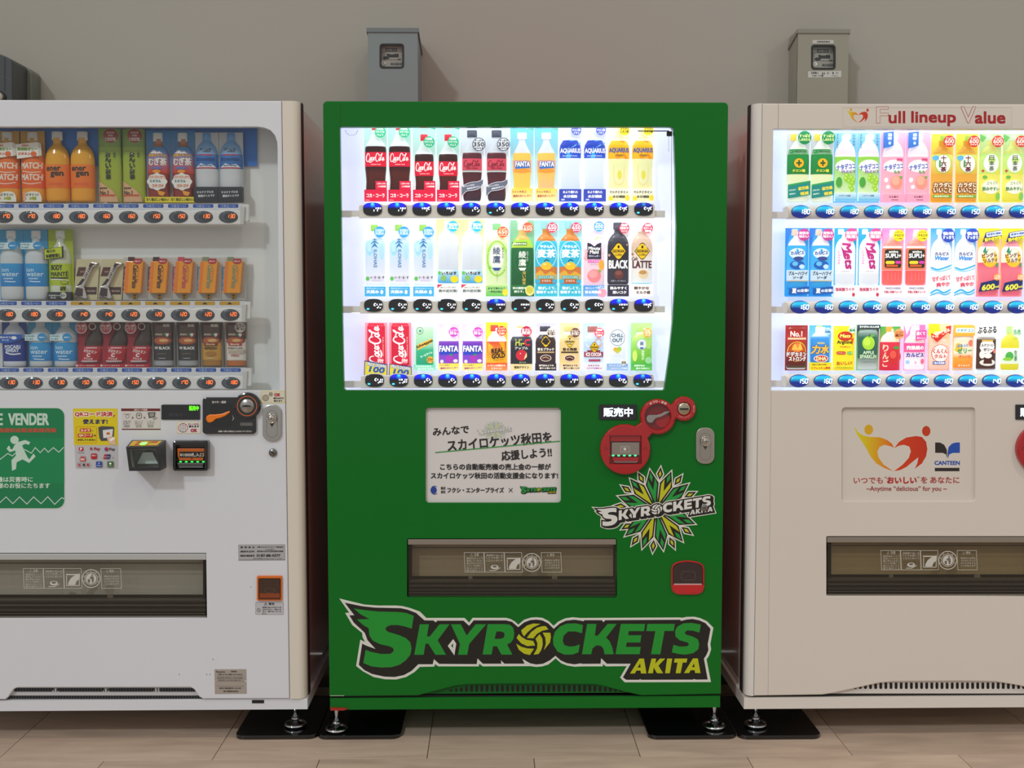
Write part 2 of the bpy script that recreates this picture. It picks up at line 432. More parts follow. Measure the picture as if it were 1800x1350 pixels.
def blue_button(digits):
    k = ('b', digits)
    if k in BUT: return BUT[k]
    s = SCALE(1600, 450, .03); T = lambda u, v, d=0.: Vector((u * s, -d, -v * s)); mb = MB('gloss')
    rx, ry = 15.9, 10.6
    mb.prism(T, ell(0, 0, rx + .9, ry + .9, 28), -.006, .002, '#2a3670', b=.001, k=1 / s)
    rings = [(1, .003), (.85, .0052), (.6, .0068), (.3, .0076)]
    prev = None
    def colr(y):                 # backlit lens: cyan band above, deep blue below
        t = (y + ry) / (2 * ry)
        return mix(mix('#1250a8', '#14a8d0', min(1, t / .18)), '#0e2070', min(1, max(0, (t - .22) / .35)))
    for f, d in rings:
        cur = [(x, y, d) for x, y in ell(0, 0, rx * f, ry * f, 28)]
        if prev: mb.add([T(*p) for p in prev + cur], [(i, (i + 1) % 28, 28 + (i + 1) % 28, 28 + i) for i in range(28)], [colr(p[1]) for p in prev + cur], 'glowdim', smooth=True)
        prev = cur
    mb.add([T(*p) for p in prev], [tuple(range(28))], [colr(p[1]) for p in prev], 'glowdim')
    mb.lay = .0078
    seven(mb, T, digits, -1.5, -3.8, 4.0, 7.6, 1.5, 1.4, '#f4fbff')
    BUT[k] = mb.mesh('button'); return BUT[k]
def grey_button(digits):
    k = ('o', digits)
    if k in BUT: return BUT[k]
    s = SCALE(250, 450, .03); T = lambda u, v, d=0.: Vector((u * s, -d, -v * s)); mb = MB('gloss')
    mb.prism(T, ell(0, 0, 16.7, 10.5, 28), -.006, .002, '#23282f', b=.001, k=1 / s)
    mb.prism(T, ell(0, 0, 15.4, 9.4, 28), .001, .0045, '#4a535c', b=.0025, k=1 / s)
    mb.lay = .0046
    mb.flat(T, ell(3.2, .6, 11, 7, 24), '#2b3038')
    seven(mb, T, digits, -1.0, -4.4, 3.2, 6.2, 1.3, 1.15, '#ff6a1e')
    BUT[k] = mb.mesh('button'); return BUT[k]

def foot(parent, px, py=1284):
    p = FLOORPT(px, py, .012); mb = MB('chrome')
    mb.lathe([(.0075, 0), (.0075, .125)], (p.x, p.y, .012), (0, 0, 1), '#cfd2d6', n=14)
    mb.lathe([(.026, 0), (.028, .004), (.022, .009), (.012, .012), (.009, .02)], (p.x, p.y, .012), (0, 0, 1), '#7c8086', n=20)
    n = 20; ring = [(p.x + .029 * math.cos(2 * math.pi * i / n), p.y + .029 * math.sin(2 * math.pi * i / n), .019) for i in range(n + 1)]
    mb.tube(ring, .0052, '#dfe3e8')
    mb.lathe([(.014, .018), (.014, .03)], (p.x, p.y, .012), (0, 0, 1), '#b9bcc0', n=6)
    return mb.build('foot', parent)
def pad(px0, px1, label, group='black plates under the machine feet'):
    yf = FLOORPT((px0 + px1) / 2, 1300).y; x0 = FLOORPT(px0, 1300).x; x1 = FLOORPT(px1, 1300).x
    mb = MB('gloss'); T = lambda u, v, d=0.: Vector((u, v, d))
    mb.prism(T, rr(x0, yf, x1, yf + .34, .028, 6), .0005, .012, '#08080a', b=.002)
    o = mb.build('floor_plate', None, ((x0 + x1) / 2, yf + .17, 0)); tag(o, label, 'plate', group)

def icons(T, x0, y0, k=1.0, col='#c9c6bd'):
    """white warning pictograms printed on a flap; x0, y0 = top left corner in photo pixels"""
    mb = MB('print')
    A = lambda u, v: (x0 + u * k, y0 + v * k)
    def bx(u0, u1):
        mb.line(T, [A(u0, 0), A(u1, 0), A(u1 + 1.5, 34), A(u0 + 1.5, 34)], .7, col, closed=True)
    bx(0, 34); bx(35, 69); bx(70, 100); bx(134, 168)
    mb.text(T, '⚠ 注意', *A(18, 4), 15, 6, col)
    for i, t in enumerate(['商品はゆっくり', '取出してください', '扉に手を入れない', 'フラップ注意して', '投入しないこと', '取り出すこと']): mb.text(T, t, *A(18.5, 10 + i * 4.2), 29, 3.2, col)
    for i, t in enumerate(['商品取り出し方', 'トビラを押して', 'ください引いて']): mb.text(T, t, *A(53, 4.5 + i * 4.6), 29, 3.6, col)
    mb.line(T, [A(44, 31), A(54, 31), A(63, 26)], 1.2, col); mb.flat(T, ell(*A(53, 25), 7, 4, 14), col); mb.flat(T, ell(*A(53, 24), 4, 2, 12), '#6d685c')
    mb.flat(T, [A(74, 9), A(98, 9), A(98, 11), A(74, 11)], col); mb.line(T, [A(75, 12), A(75, 29), A(97, 29), A(97, 12)], 1.2, col)
    mb.flat(T, [A(98, 8), A(88, 12), A(82, 17), A(78, 24), A(78, 28), A(90, 28), A(92, 22), A(98, 17)], col)
    c = A(117.5, 17)
    mb.line(T, ell(*c, 15.8, 15.8, 36), 1.3, col, closed=True); mb.line(T, ell(*c, 11, 11, 30), .9, col, closed=True)
    for i in range(7):
        a = math.radians(200 - i * 37); mb.text(T, 'あきかんはくずかごへ'[i], c[0] + 13.3 * math.cos(a), c[1] - 13.3 * math.sin(a), 3.2, 3.2, col)
    mb.flat(T, ell(*c, 9.2, 9.2, 28), col); mb.flat(T, ell(c[0] + 2, c[1] - 6, 1.6, 1.6, 10), '#6d685c')
    mb.flat(T, [(c[0], c[1] - 4), (c[0] + 4, c[1] - 4), (c[0] + 5, c[1] + 2), (c[0] + 3.6, c[1] + 7), (c[0] + 1.6, c[1] + 7), (c[0] + 1, c[1] + 1), (c[0] - 3, c[1] - 1)], '#6d685c')
    mb.flat(T, [(c[0] - 6, c[1] + 1), (c[0] - 1.5, c[1] + 1), (c[0] - 2.2, c[1] + 7), (c[0] - 5.3, c[1] + 7)], '#6d685c')
    mb.text(T, '⚠ 警告', *A(150, 4), 14, 5.5, col)
    for i, t in enumerate(['取出口には手を', '入れないでくだ', 'さいケガをする', 'ことがあります']): mb.text(T, t, *A(153, 13 + i * 4.4), 26, 3.2, col)
    return mb

# the SKYROCKETS wordmark traced in the photograph's pixels
WA = lambda p: cz(590, 1040, 7.5, p); WB = lambda p: cz(820, 1040, 7.5, p); WC = lambda p: cz(1040, 1040, 7.5, p)
W_WHITE = WA([(48, 90), (130, 110), (380, 170), (560, 183), (800, 183), (880, 190), (980, 215), (1110, 262), (1195, 346), (1700, 346), (1760, 408)]) + \
    WB([(80, 345), (520, 345), (580, 360), (640, 395), (682, 435), (760, 370), (850, 342), (920, 337), (1000, 345), (1080, 385), (1148, 450), (1210, 395), (1300, 352), (1400, 337), (1500, 347)]) + \
    WC([(1170, 340), (1190, 345), (1250, 333), (1350, 330), (1430, 348), (1520, 390), (1605, 475), (1565, 690), (1575, 760), (1550, 840), (1515, 895), (1573, 1192), (435, 1195), (375, 1132), (462, 982), (190, 985), (150, 955), (145, 985)]) + \
    WB([(1520, 985), (1430, 990), (1330, 975), (1250, 945), (1175, 880), (1080, 960), (1000, 985), (920, 992), (840, 982), (215, 985), (170, 950), (160, 985)]) + \
    WA([(1355, 985), (1310, 955), (1300, 988), (1110, 992), (1040, 1060), (930, 1125), (800, 1158), (650, 1155), (500, 1125), (360, 1050), (270, 980), (325, 632), (388, 665), (355, 600), (350, 545), (220, 440), (125, 280), (180, 278)])
W_BLACK = WA([(118, 145), (350, 192), (520, 210), (740, 215), (860, 218), (950, 238), (1060, 280), (1170, 378), (1290, 380), (1320, 405), (1340, 382), (1685, 382), (1760, 450)]) + \
    WB([(95, 378), (520, 378), (600, 398), (682, 468), (760, 405), (840, 375), (920, 368), (1000, 378), (1080, 420), (1150, 490), (1230, 420), (1310, 382), (1420, 370), (1500, 380), (1545, 390), (1550, 376), (1780, 376)]) + \
    WC([(135, 376), (155, 402), (180, 376), (1165, 370), (1180, 385), (1250, 368), (1330, 360), (1420, 378), (1500, 415), (1568, 490), (1530, 695), (1540, 770), (1515, 830), (1480, 885), (1530, 1158), (1370, 1160), (1352, 1150), (1335, 1160), (655, 1162), (640, 1152), (625, 1162), (455, 1162), (412, 1130), (515, 950), (200, 950), (125, 878), (118, 950)]) + \
    WB([(1525, 952), (1510, 945), (1420, 958), (1320, 942), (1240, 905), (1172, 845), (1100, 905), (1010, 950), (920, 960), (840, 945), (735, 885), (765, 950), (500, 950), (455, 905), (460, 950), (215, 950), (145, 880), (135, 955)]) + \
    WA([(1365, 952), (1295, 890), (1280, 957), (1090, 957), (1000, 1045), (900, 1100), (780, 1125), (640, 1120), (480, 1085), (380, 1035), (305, 965), (350, 685), (400, 710), (525, 755), (420, 640), (385, 545), (360, 520), (240, 410), (180, 312), (245, 310)])
W_S = WA([(240, 222), (380, 243), (560, 262), (820, 268), (930, 280), (1030, 318), (1003, 488), (920, 460), (820, 440), (730, 440), (670, 462), (655, 500), (690, 530), (760, 550), (850, 578), (930, 615), (985, 670), (1000, 750), (985, 830), (930, 900), (850, 960), (740, 995), (600, 1000), (470, 985), (365, 940), (395, 768), (470, 795), (600, 822), (720, 820), (765, 785), (760, 745), (710, 720), (580, 690), (490, 645), (445, 580), (435, 480), (370, 445), (290, 375), (285, 365), (450, 362), (330, 300)])
W_LET = [WA([(1110, 430), (1230, 430), (1203, 590), (1240, 592), (1370, 430), (1500, 430), (1345, 640), (1455, 832), (1315, 832), (1222, 685), (1185, 685), (1160, 832), (1037, 832)]),
         WA([(1520, 430), (1650, 430), (1727, 578), (1845, 430), (1985, 430), (1760, 690), (1735, 832), (1615, 832), (1640, 690)]),
         WB([(280, 428), (500, 428), (570, 435), (615, 475), (630, 540), (620, 620), (585, 670), (535, 695), (605, 830), (460, 830), (402, 720), (350, 720), (330, 828), (212, 828)]),
         WB([(1535, 440), (1522, 548), (1440, 525), (1340, 525), (1280, 580), (1268, 650), (1290, 705), (1360, 725), (1430, 718), (1493, 695), (1475, 800), (1400, 828), (1290, 830), (1200, 790), (1145, 700), (1140, 620), (1165, 530), (1230, 460), (1320, 422), (1440, 418)]),
         WC([(-60, 425), (62, 425), (42, 580), (82, 580), (210, 425), (330, 425), (190, 605), (235, 650), (270, 730), (290, 825), (170, 825), (155, 750), (120, 712), (60, 708), (10, 750), (-5, 825), (-128, 825)]),
         WC([(385, 425), (705, 425), (690, 520), (490, 520), (480, 575), (655, 575), (642, 670), (462, 670), (452, 728), (648, 728), (632, 825), (315, 825)]),
         WC([(735, 425), (1097, 425), (1080, 518), (960, 518), (905, 825), (782, 825), (840, 520), (720, 520)]),
         WC([(1440, 435), (1420, 540), (1340, 515), (1260, 510), (1228, 535), (1240, 565), (1340, 595), (1400, 630), (1418, 690), (1405, 760), (1340, 810), (1240, 830), (1150, 822), (1057, 800), (1078, 700), (1160, 725), (1250, 722), (1285, 700), (1270, 672), (1160, 640), (1105, 590), (1100, 520), (1130, 460), (1210, 418), (1320, 412)])]
W_HOLE = [WB([(395, 525), (455, 525), (495, 540), (503, 575), (490, 605), (450, 622), (370, 622)])]
W_BALL = [WB(p) for p in ([(720, 510), (800, 445), (880, 420), (975, 425), (880, 470), (810, 530), (758, 590), (735, 555)], [(795, 610), (850, 535), (930, 475), (1000, 455), (1045, 455), (1080, 497), (1000, 515), (930, 555), (880, 615)],
          [(1005, 540), (1105, 542), (1112, 600), (1100, 670), (1020, 770), (1045, 690), (1040, 610)], [(690, 558), (730, 600), (790, 635), (880, 650), (905, 710), (800, 718), (720, 680), (660, 610)],
          [(655, 685), (720, 725), (800, 748), (890, 752), (835, 835), (760, 818), (690, 765)], [(910, 620), (965, 560), (1000, 620), (1005, 700), (985, 770), (950, 822), (885, 830), (930, 750), (935, 680)])]
W_AK = [WC([(630, 882), (690, 882), (722, 1078), (650, 1078), (645, 1040), (590, 1040), (570, 1078), (505, 1080)]), WC([(790, 882), (850, 882), (838, 950), (900, 882), (970, 882), (880, 975), (942, 1075), (862, 1075), (818, 1000), (808, 1075), (742, 1075)]),
        WC([(995, 882), (1063, 882), (1030, 1075), (968, 1075)]), WC([(1095, 882), (1262, 882), (1250, 935), (1200, 935), (1172, 1075), (1108, 1075), (1132, 935), (1085, 935)]), WC([(1335, 880), (1400, 880), (1435, 1073), (1365, 1073), (1358, 1035), (1305, 1035), (1285, 1073), (1217, 1073)])]
W_AKH = [WC([(640, 945), (645, 1000), (605, 1000)]), WC([(1350, 945), (1358, 995), (1322, 995)])]
W_DIA = [WA([(1550, 625), (1590, 685), (1565, 840), (1478, 715)]), WA([(1550, 680), (1548, 745), (1522, 712)])]
def affine(src, dst):
    (x1, y1), (x2, y2), (x3, y3) = src
    M = Matrix(((x1, y1, 1), (x2, y2, 1), (x3, y3, 1))).inverted()
    a = M @ Vector([d[0] for d in dst]); b = M @ Vector([d[1] for d in dst])
    return lambda p: (a[0] * p[0] + a[1] * p[1] + a[2], b[0] * p[0] + b[1] * p[1] + b[2])
def wordmark(mb, T, A, white, black, green, yellow, akita, under, outline=True):
    f = lambda pts: [A(p) for p in pts]
    if outline: mb.flat(T, f(W_WHITE), white)
    mb.flat(T, f(W_BLACK), black)
    d = mb.nl()
    for p in [W_S] + W_LET: mb.flat(T, f(p), green, d)
    for p in W_BALL: mb.flat(T, f(p), yellow, d)
    for p in W_AK: mb.flat(T, f(p), akita, d)
    if outline: mb.flat(T, f(W_DIA[0]), white, d)
    d = mb.nl()
    for p in W_HOLE + W_AKH: mb.flat(T, f(p), black, d)
    if outline: mb.flat(T, f(W_DIA[1]), under, d)
def starburst(mb, T, A, black='#17150f', g='#1a9a3c', y='#c2c41a', white='#dfddd2'):
    # centre and tips in the crop's own units (4.5 per photo pixel from 1030, 690)
    C = (558, 925)
    f = lambda pts: [A((1030 + u / 4.5, 690 + v / 4.5)) for u, v in pts]
    sp = [((503, 598), g), ((680, 612), y), ((822, 713), g), ((877, 1045), g), ((775, 1190), y), ((615, 1262), g), ((440, 1248), y), ((298, 1145), g), ((240, 815), g), ((340, 672), y)]
    dm = [(594, 570), (773, 635), (890, 778), (857, 1135), (712, 1255), (525, 1288), (348, 1228), (262, 725), (405, 615), (200, 893), (262, 1092)]
    def ax(t):
        a = Vector((t[0] - C[0], t[1] - C[1])); L = a.length; a.normalize(); n = Vector((-a.y, a.x))
        return lambda r, w: (C[0] + a.x * r * L + n.x * w, C[1] + a.y * r * L + n.y * w)
    dw, db, dc = mb.nl(), mb.nl(), mb.nl()
    dc2 = mb.nl()
    for t in dm:
        dw += .0000015; q = ax(t); mb.flat(T, f([q(.60, 0), q(.79, 34), q(1, 0), q(.79, -34)]), white, dw)
        mb.flat(T, f([q(.66, 0), q(.79, 24), q(.95, 0), q(.79, -24)]), black, dc); mb.flat(T, f([q(.72, 0), q(.79, 11), q(.87, 0), q(.79, -11)]), y, dc2)
    for t, c in sp:
        dw += .0000015; db += .000003; q = ax(t); mb.flat(T, f([q(.05, 0), q(.62, 62), q(1.02, 0), q(.62, -62)]), white, dw)
        mb.flat(T, f([q(.0, 0), q(.62, 52), q(.965, 0), q(.62, -52)]), black, db)
        mb.flat(T, f([q(.16, 0), q(.60, 39), q(.74, 28), q(.46, 0), q(.74, -28), q(.60, -39)]), c, dc)
        mb.flat(T, f([q(.66, 0), q(.78, 14), q(.90, 0), q(.78, -14)]), g, dc)
    mb.lay = dc2
BANNER = affine([(596.4, 1052), (1249.7, 1199), (626, 1170.7)], [(1039.3, 890.7), (1259.6, 902.4), (1055.2, 925.8)])

def machine_shell(r, xl, xr, ztop, door_pts, holes, door_col, body_col, base_col, base_z=(.122, .158), notch=None, edge=None, body_in=.004):
    """cabinet body, door panel with openings, base rail; holes and door outline in metres (x, z)"""
    mb = MB('gloss')
    x0, x1 = xl + body_in, xr - body_in
    y0, y1, z0, z1 = .062, .63, base_z[1] + .004, ztop - .004
    # a hollow cabinet: sides, back, top, bottom (the inside is seen through the flap)
    mb.add([(x0, y0, z0), (x1, y0, z0), (x1, y1, z0), (x0, y1, z0), (x0, y0, z1), (x1, y0, z1), (x1, y1, z1), (x0, y1, z1)],
           [(1, 2, 6, 5), (2, 3, 7, 6), (3, 0, 4, 7), (4, 5, 6, 7), (3, 2, 1, 0)], body_col)
    mb.build('cabinet_body', r)
    mb = MB('paint'); T = WXF(0)
    mb.prism(T, door_pts, -.022, 0, door_col, b=.0035, holes=holes)
    mb.build('door_panel', r)
    mb = MB('paint'); mb.box((xl + .001, .006, base_z[0]), (xr - .001, .62, base_z[1]), base_col)
    if notch: mb.box(notch[0], notch[1], notch[2], 'matte')
    mb.build('base', r)

def to_m(pts, Y=0.): return [(PW(u, v, Y).x, PW(u, v, Y).z) for u, v in pts]

def display_case(r, win_px, back_col, side_col, mat, x_pad=6, y_back=.105):
    """the recess behind the window: back wall, sides, top and bottom"""
    xs = [PW(u, v).x for u, v in win_px]; zs = [PW(u, v).z for u, v in win_px]
    x0, x1, z0, z1 = min(xs) - .012, max(xs) + .012, min(zs) - .006, max(zs) + .040
    mb = MB(mat)
    mb.add([(x0, y_back, z0), (x1, y_back, z0), (x1, y_back, z1), (x0, y_back, z1)], [(0, 1, 2, 3)], back_col)
    mb.build('display_back', r)
    mb = MB('matte' if mat != 'lightpanel' else 'printlit')
    y0 = .0215
    mb.add([(x0, y0, z0), (x1, y0, z0), (x1, y_back, z0), (x0, y_back, z0), (x0, y0, z1), (x1, y0, z1), (x1, y_back, z1), (x0, y_back, z1)],
           [(0, 1, 2, 3), (4, 5, 6, 7), (0, 3, 7, 4), (1, 2, 6, 5)], side_col)
    mb.build('display_lining', r)
    return x0, x1, z0, z1

def glass_pane(r, win_px, mat, Y=.012):
    mb = MB(mat); mb.flat(PXF(Y), [(u, v) for u, v in inset(win_px, -4)], '#ffffff', 0.)
    return mb.build('window_glass', r)

def coin_unit_red(r, dx):
    """bill slot, return lever and coin slot in one red moulding"""
    T = F0; k = 619
    mb = MB('gloss'); RED = '#ac0a12'
    A, B, Cc = (1098 + dx, 789), (1155.3 + dx, 732), (1201 + dx, 718)
    rec = [(1071 + dx, 765), (1126 + dx, 765), (1126 + dx, 814), (1071 + dx, 814)]
    mb.prism(T, ell(*A, 44, 44, 48), 0, .0165, RED, b=.004, k=k, holes=[rec])
    mb.prism(T, ell(*B, 31.2, 31.2, 40), 0, .0150, RED, b=.006, k=k, holes=[ell(*B, 22.5, 22.5, 32)])
    mb.prism(T, ell(*Cc, 21.6, 21.6, 36), 0, .0140, RED, b=.005, k=k, holes=[ell(*Cc, 11.5, 11.5, 26)])
    mb.prism(T, [(1112 + dx, 752), (1127 + dx, 741), (1146 + dx, 760), (1133 + dx, 775)], 0, .0140, RED, b=.003, k=k)
    mb.prism(T, [(1176 + dx, 712), (1184 + dx, 708), (1187 + dx, 736), (1181 + dx, 739)], 0, .0130, RED, b=.002, k=k)
    mb.flat(T, ell(*B, 22.5, 22.5, 32), '#7a0c12', .003)
    mb.flat(T, ell(B[0] + 9, B[1] + 6, 13, 13, 24), '#a30f17', .0042)
    mb.flat(T, ell(*Cc, 11.5, 11.5, 26), '#5a0a0e', .004)
    t = 'おつり・返却'
    for i, ch in enumerate(t):
        a = math.radians(118 - i * 11.2); mb.text(T, ch, B[0] + 27 * math.cos(a), B[1] - 27 * math.sin(a), 3.9 if ch != '・' else 1.4, 4.2 if ch != '・' else 1.4, '#f2d8d2', .12, rot=a - math.pi / 2, d=.0154)
    for i in range(9):
        a = math.radians(238 + i * 9.5); mb.text(T, '硬貨を入れてください'[i], Cc[0] + 15 * math.cos(a), Cc[1] - 15 * math.sin(a), 2, 2, '#e8b8b0', 0, rot=a + math.pi / 2, d=.0144)
    mb.text(T, '硬貨入口', Cc[0] + 17, Cc[1], 3, 12, '#e8b8b0', 0, vert=True, d=.0144)
    u = mb.build('payment_panel', r)
    # bill acceptor inside the large disc
    mb = MB('gloss')
    mb.flat(T, rec, '#8e0d14', .002)
    mb.prism(T, [(1072 + dx, 765), (1125 + dx, 765), (1125 + dx, 775), (1072 + dx, 775)], .002, .010, '#9e0f16')
    mb.prism(T, [(1074.5 + dx, 777), (1123 + dx, 777), (1123 + dx, 799), (1074.5 + dx, 799)], .002, .012, '#8a8178', 'plastic', b=.001, k=k)
    mb.prism(T, [(1075 + dx, 803), (1122 + dx, 803), (1121 + dx, 812), (1078 + dx, 812)], .002, .0145, '#a8141b', b=.002, k=k)
    mb.prism(T, [(1078 + dx, 809), (1119 + dx, 809), (1118 + dx, 812.5), (1080 + dx, 812.5)], .01, .0155, '#7d5a58')
    mb.line(T, [(1091 + dx, 784), (1104.5 + dx, 784), (1106 + dx, 793), (1089.5 + dx, 793)], .6, '#c9c2b8', .0122, 'print', closed=True)
    mb.flat(T, ell(1097.5 + dx, 788.5, 2.6, 2.6, 10), '#d8d2c8', .0123, 'print')
    for i in range(5): mb.flat(T, ell(1077 + 9.7 * i + dx, 799.8, 2.4, 1.4, 12), '#3cff8c', .0126, 'glow')
    for sx in (1064, 1133): mb.line(T, [(sx - 2.3 + dx, 791), (sx - 2.3 + dx, 787), (sx + dx, 784.5), (sx + 2.3 + dx, 787), (sx + 2.3 + dx, 791)], .9, '#6a0a10', .0168)
    mb.build('bill_slot', u)
    mb = MB('plastic')
    lv = [(1135 + dx, 735), (1137 + dx, 730.5), (1141 + dx, 729), (1153 + dx, 729), (1160 + dx, 727.5), (1168 + dx, 723), (1175.8 + dx, 722), (1176 + dx, 723.5), (1168 + dx, 728.5), (1160 + dx, 732.5), (1152 + dx, 734.5), (1148.5 + dx, 738), (1146.5 + dx, 741.5), (1141.5 + dx, 743), (1136.5 + dx, 740.5)]
    mb.prism(T, lv, .003, .013, '#8f8c88', b=.0015, k=k); mb.build('return_lever', u)
    mb = MB('metal')
    p = T(*Cc); mb.lathe([(.0185, 0), (.0185, .009), (.016, .0115)], (p.x, -.003, p.z), (0, -1, 0), '#b9b09a', n=26)
    mb.prism(T, [(Cc[0] - 8, Cc[1] - 1.2), (Cc[0] + 8, Cc[1] - 1.2), (Cc[0] + 7, Cc[1] + 1.4), (Cc[0] - 7, Cc[1] + 1.4)], .011, .0152, '#151210', 'matte')
    mb.build('coin_slot', u)

def lock_plate(r, x0, y0, x1, y1, col='#bdb6aa'):
    T = F0; mb = MB('metal'); cx = (x0 + x1) / 2; w = x1 - x0
    mb.prism(T, rr(x0, y0, x1, y1, w * .42, 7), 0, .007, col, b=.002, k=619)
    mb.line(T, rr(cx - w * .28, y0 + w * .3, cx + w * .28, y1 - w * .2, w * .28, 7), .7, '#6f6a62', .0072, 'matte', closed=True)
    cy = y0 + w * .72
    mb.flat(T, [(cx - w * .2, cy + 4), (cx + w * .2, cy + 4), (cx, cy + w * .48)], '#4b4742', .0073, 'matte')
    u = mb.build('lock_plate', r)
    mb = MB('chrome'); p = T(cx, cy)
    mb.lathe([(.0145, 0), (.0145, .009), (.0125, .011), (.011, .009), (.0085, .009), (.0085, .012), (.006, .0135)], (p.x, -.006, p.z), (0, -1, 0), '#c9c4bc', n=24)
    mb.line(T, [(cx - 2.2, cy + 1.4), (cx + 2.2, cy - 1.4)], 1.1, '#1a1815', .0198, 'matte')
    mb.build('lock_cylinder', u)

def sales_display(r, x0, y0, x1, y1):
    T = F0; mb = MB('gloss_black'); mb.prism(T, rr(x0, y0, x1, y1, 1.5, 3), 0, .004, '#0a0d14', b=.001, k=619)
    mb.lay = .0042; mb.text(T, '販売中', (x0 + x1) / 2, (y0 + y1) / 2, (x1 - x0) * .76, 15, '#dff0ff', .5, mat='glow', res=3)
    mb.build('status_display', r)

def flap(r, x0, y0, x1, y1, icx, ick, tone='#b3a88e', hinge='#877d72'):
    """delivery opening with its translucent push flap"""
    T = F0
    mb = MB('matte')
    a, b = PW(x0, y0), PW(x1, y1)
    X0, X1, Z1, Z0 = a.x, b.x, a.z, b.z
    mb.add([(X0, .0, Z0), (X1, .0, Z0), (X1, .30, Z0), (X0, .30, Z0), (X0, .0, Z1), (X1, .0, Z1), (X1, .30, Z1), (X0, .30, Z1)],
           [(3, 2, 6, 7), (0, 1, 2, 3), (0, 3, 7, 4), (1, 2, 6, 5), (4, 5, 6, 7)], '#1d1b19')
    mb.build('delivery_bay', r)
    mb = MB('plastic'); H = y1 - y0
    T2 = PXF(.05)
    mb.prism(T2, [(x0 + 8, y0 + .10 * H), (x1 - 6, y0 + .10 * H), (x1 - 6, y0 + .64 * H), (x0 + 8, y0 + .64 * H)], -.004, .0, tone, b=.001, k=619)
    mb.prism(T2, [(x0 + .30 * (x1 - x0) - 3, y0 + .64 * H), (x0 + .30 * (x1 - x0) + 4, y0 + .64 * H), (x0 + .30 * (x1 - x0) + 4, y0 + .70 * H), (x0 + .30 * (x1 - x0) - 3, y0 + .70 * H)], -.004, 0., '#8a8474')
    mb.prism(T2, [(x0 + .69 * (x1 - x0), y0 + .64 * H), (x0 + .69 * (x1 - x0) + 10, y0 + .64 * H), (x0 + .69 * (x1 - x0) + 10, y0 + .70 * H), (x0 + .69 * (x1 - x0), y0 + .70 * H)], -.004, 0., '#8a8474')
    mb.build('inner_shutter', r)
    mb = MB('plastic')
    for f0, f1, c, d in ((.73, .765, '#37322d', .006), (.81, .83, '#4a443d', .008), (.885, .90, '#3b3631', .008)):
        mb.prism(T, [(x0 + 3, y0 + f0 * H), (x1 - 2, y0 + f0 * H), (x1 - 2, y0 + f1 * H), (x0 + 3, y0 + f1 * H)], -.03, -.012 + d * .3, c, b=.001, k=619)
    mb.build('guide_bar', r)
    mb = MB('smoked_plastic')
    T1 = PXF(.006)
    mb.prism(T1, rr(x0 + 1, y0 + 1, x1 - 1, y1 - 1, 3, 3), -.003, .002, '#ffffff', b=.001, k=619)
    fp = mb.build('push_flap', r)
    mb = MB('plastic')
    mb.prism(T, rr(x0 + 1, y0 + 1, x1 - 1, y0 + .105 * H, 1, 2), -.006, .0005, hinge, b=.002, k=619)
    mb.line(T, [(x0 + 2, y0 + .15 * H), (x1 - 2, y0 + .15 * H)], 1.6, '#26221e', .0008)
    mb.line(T, [(x0 + 2, y1 - 8), (x1 - 2, y1 - 8)], .7, '#5a544c', .0008)
    mb.build('flap_hinge', r)
    icons(lambda u, v, d=0.: T(u, v, d + .001), icx, y0 + .235 * H, ick).build('warning_print', r)

# ================================================================== green machine
GX0, GX1 = X(571.5, 550), X(1275.8, 550)
ZT, ZB, ZD = Z(178.5), Z(1247), Z(1222.5)
gm = root('vending_machine', ((GX0 + GX1) / 2, .4, 0), 'green drinks vending machine with a lit display and green and yellow lettering', 'vending machine')
def arch(pts_px): return to_m(pts_px)
gdoor = [(GX0, ZT - .010), (GX0 + .003, ZT - .003), (GX0 + .010, ZT), (GX1 - .010, ZT), (GX1 - .003, ZT - .003), (GX1, ZT - .010), (GX1, ZD)] + \
    to_m([(1128, 1223), (1100, 1217), (1060, 1206), (1045, 1203.5), (980, 1202.5), (880, 1202.5), (822, 1203.5), (800, 1206), (766, 1215), (735, 1223)]) + [(GX0, ZD)]
gwin = [(598, 223), (1178, 223), (1183, 225), (1184.5, 229), (1187, 300), (1189, 400), (1187.5, 480), (1183, 560), (1177, 620), (1168, 684), (1166, 686), (607, 686), (604.5, 683), (602, 560), (600, 400), (597.5, 226)]
gsign = rr(748, 717, 986, 884, 6, 4)
gflap = rr(716, 947, 1084, 1050, 3, 3)
machine_shell(gm, GX0, GX1, ZT, gdoor, [to_m(gwin), to_m(gsign), to_m(gflap)], '#046c1d', '#e01c1c', '#046c1d', (ZB, Z(1226.5)), body_in=.006)
display_case(gm, gwin, '#dadef2', '#c9cde6', 'lightpanel')
# louvre strip behind the arch of the door
mb = MB('paint'); T = PXF(.012)
mb.prism(T, [(700, 1198), (1150, 1198), (1150, 1221.5), (700, 1221.5)], -.004, 0, '#056020')
xx = 745.
while xx < 1120:
    top = 1204.5 if 828 < xx < 1040 else (1204.5 + (828 - xx) * .19 if xx < 828 else 1204.5 + (xx - 1040) * .17)
    if top < 1213: mb.prism(T, rr(xx, top, xx + 5.4, 1216, 2.4, 3), 0, .0006, '#0a0805', 'matte')
    xx += 9.03
lv = mb.build('louvre_strip', gm)
mb = MB('matte'); mb.box((GX0 + .004, .012, Z(1226.6)), (GX1 - .004, .02, ZD + .002), '#0b0b0a')
mb.build('door_gap_shade', gm)  # near-black strip stands in for the shade in the gap under the door
mb = MB('gloss'); T = F0; mb.prism(T, [(581, 1244), (612, 1245.5), (604, 1249), (581, 1249)], -.02, .0005, '#a31414')
mb.build('paint_edge', gm)
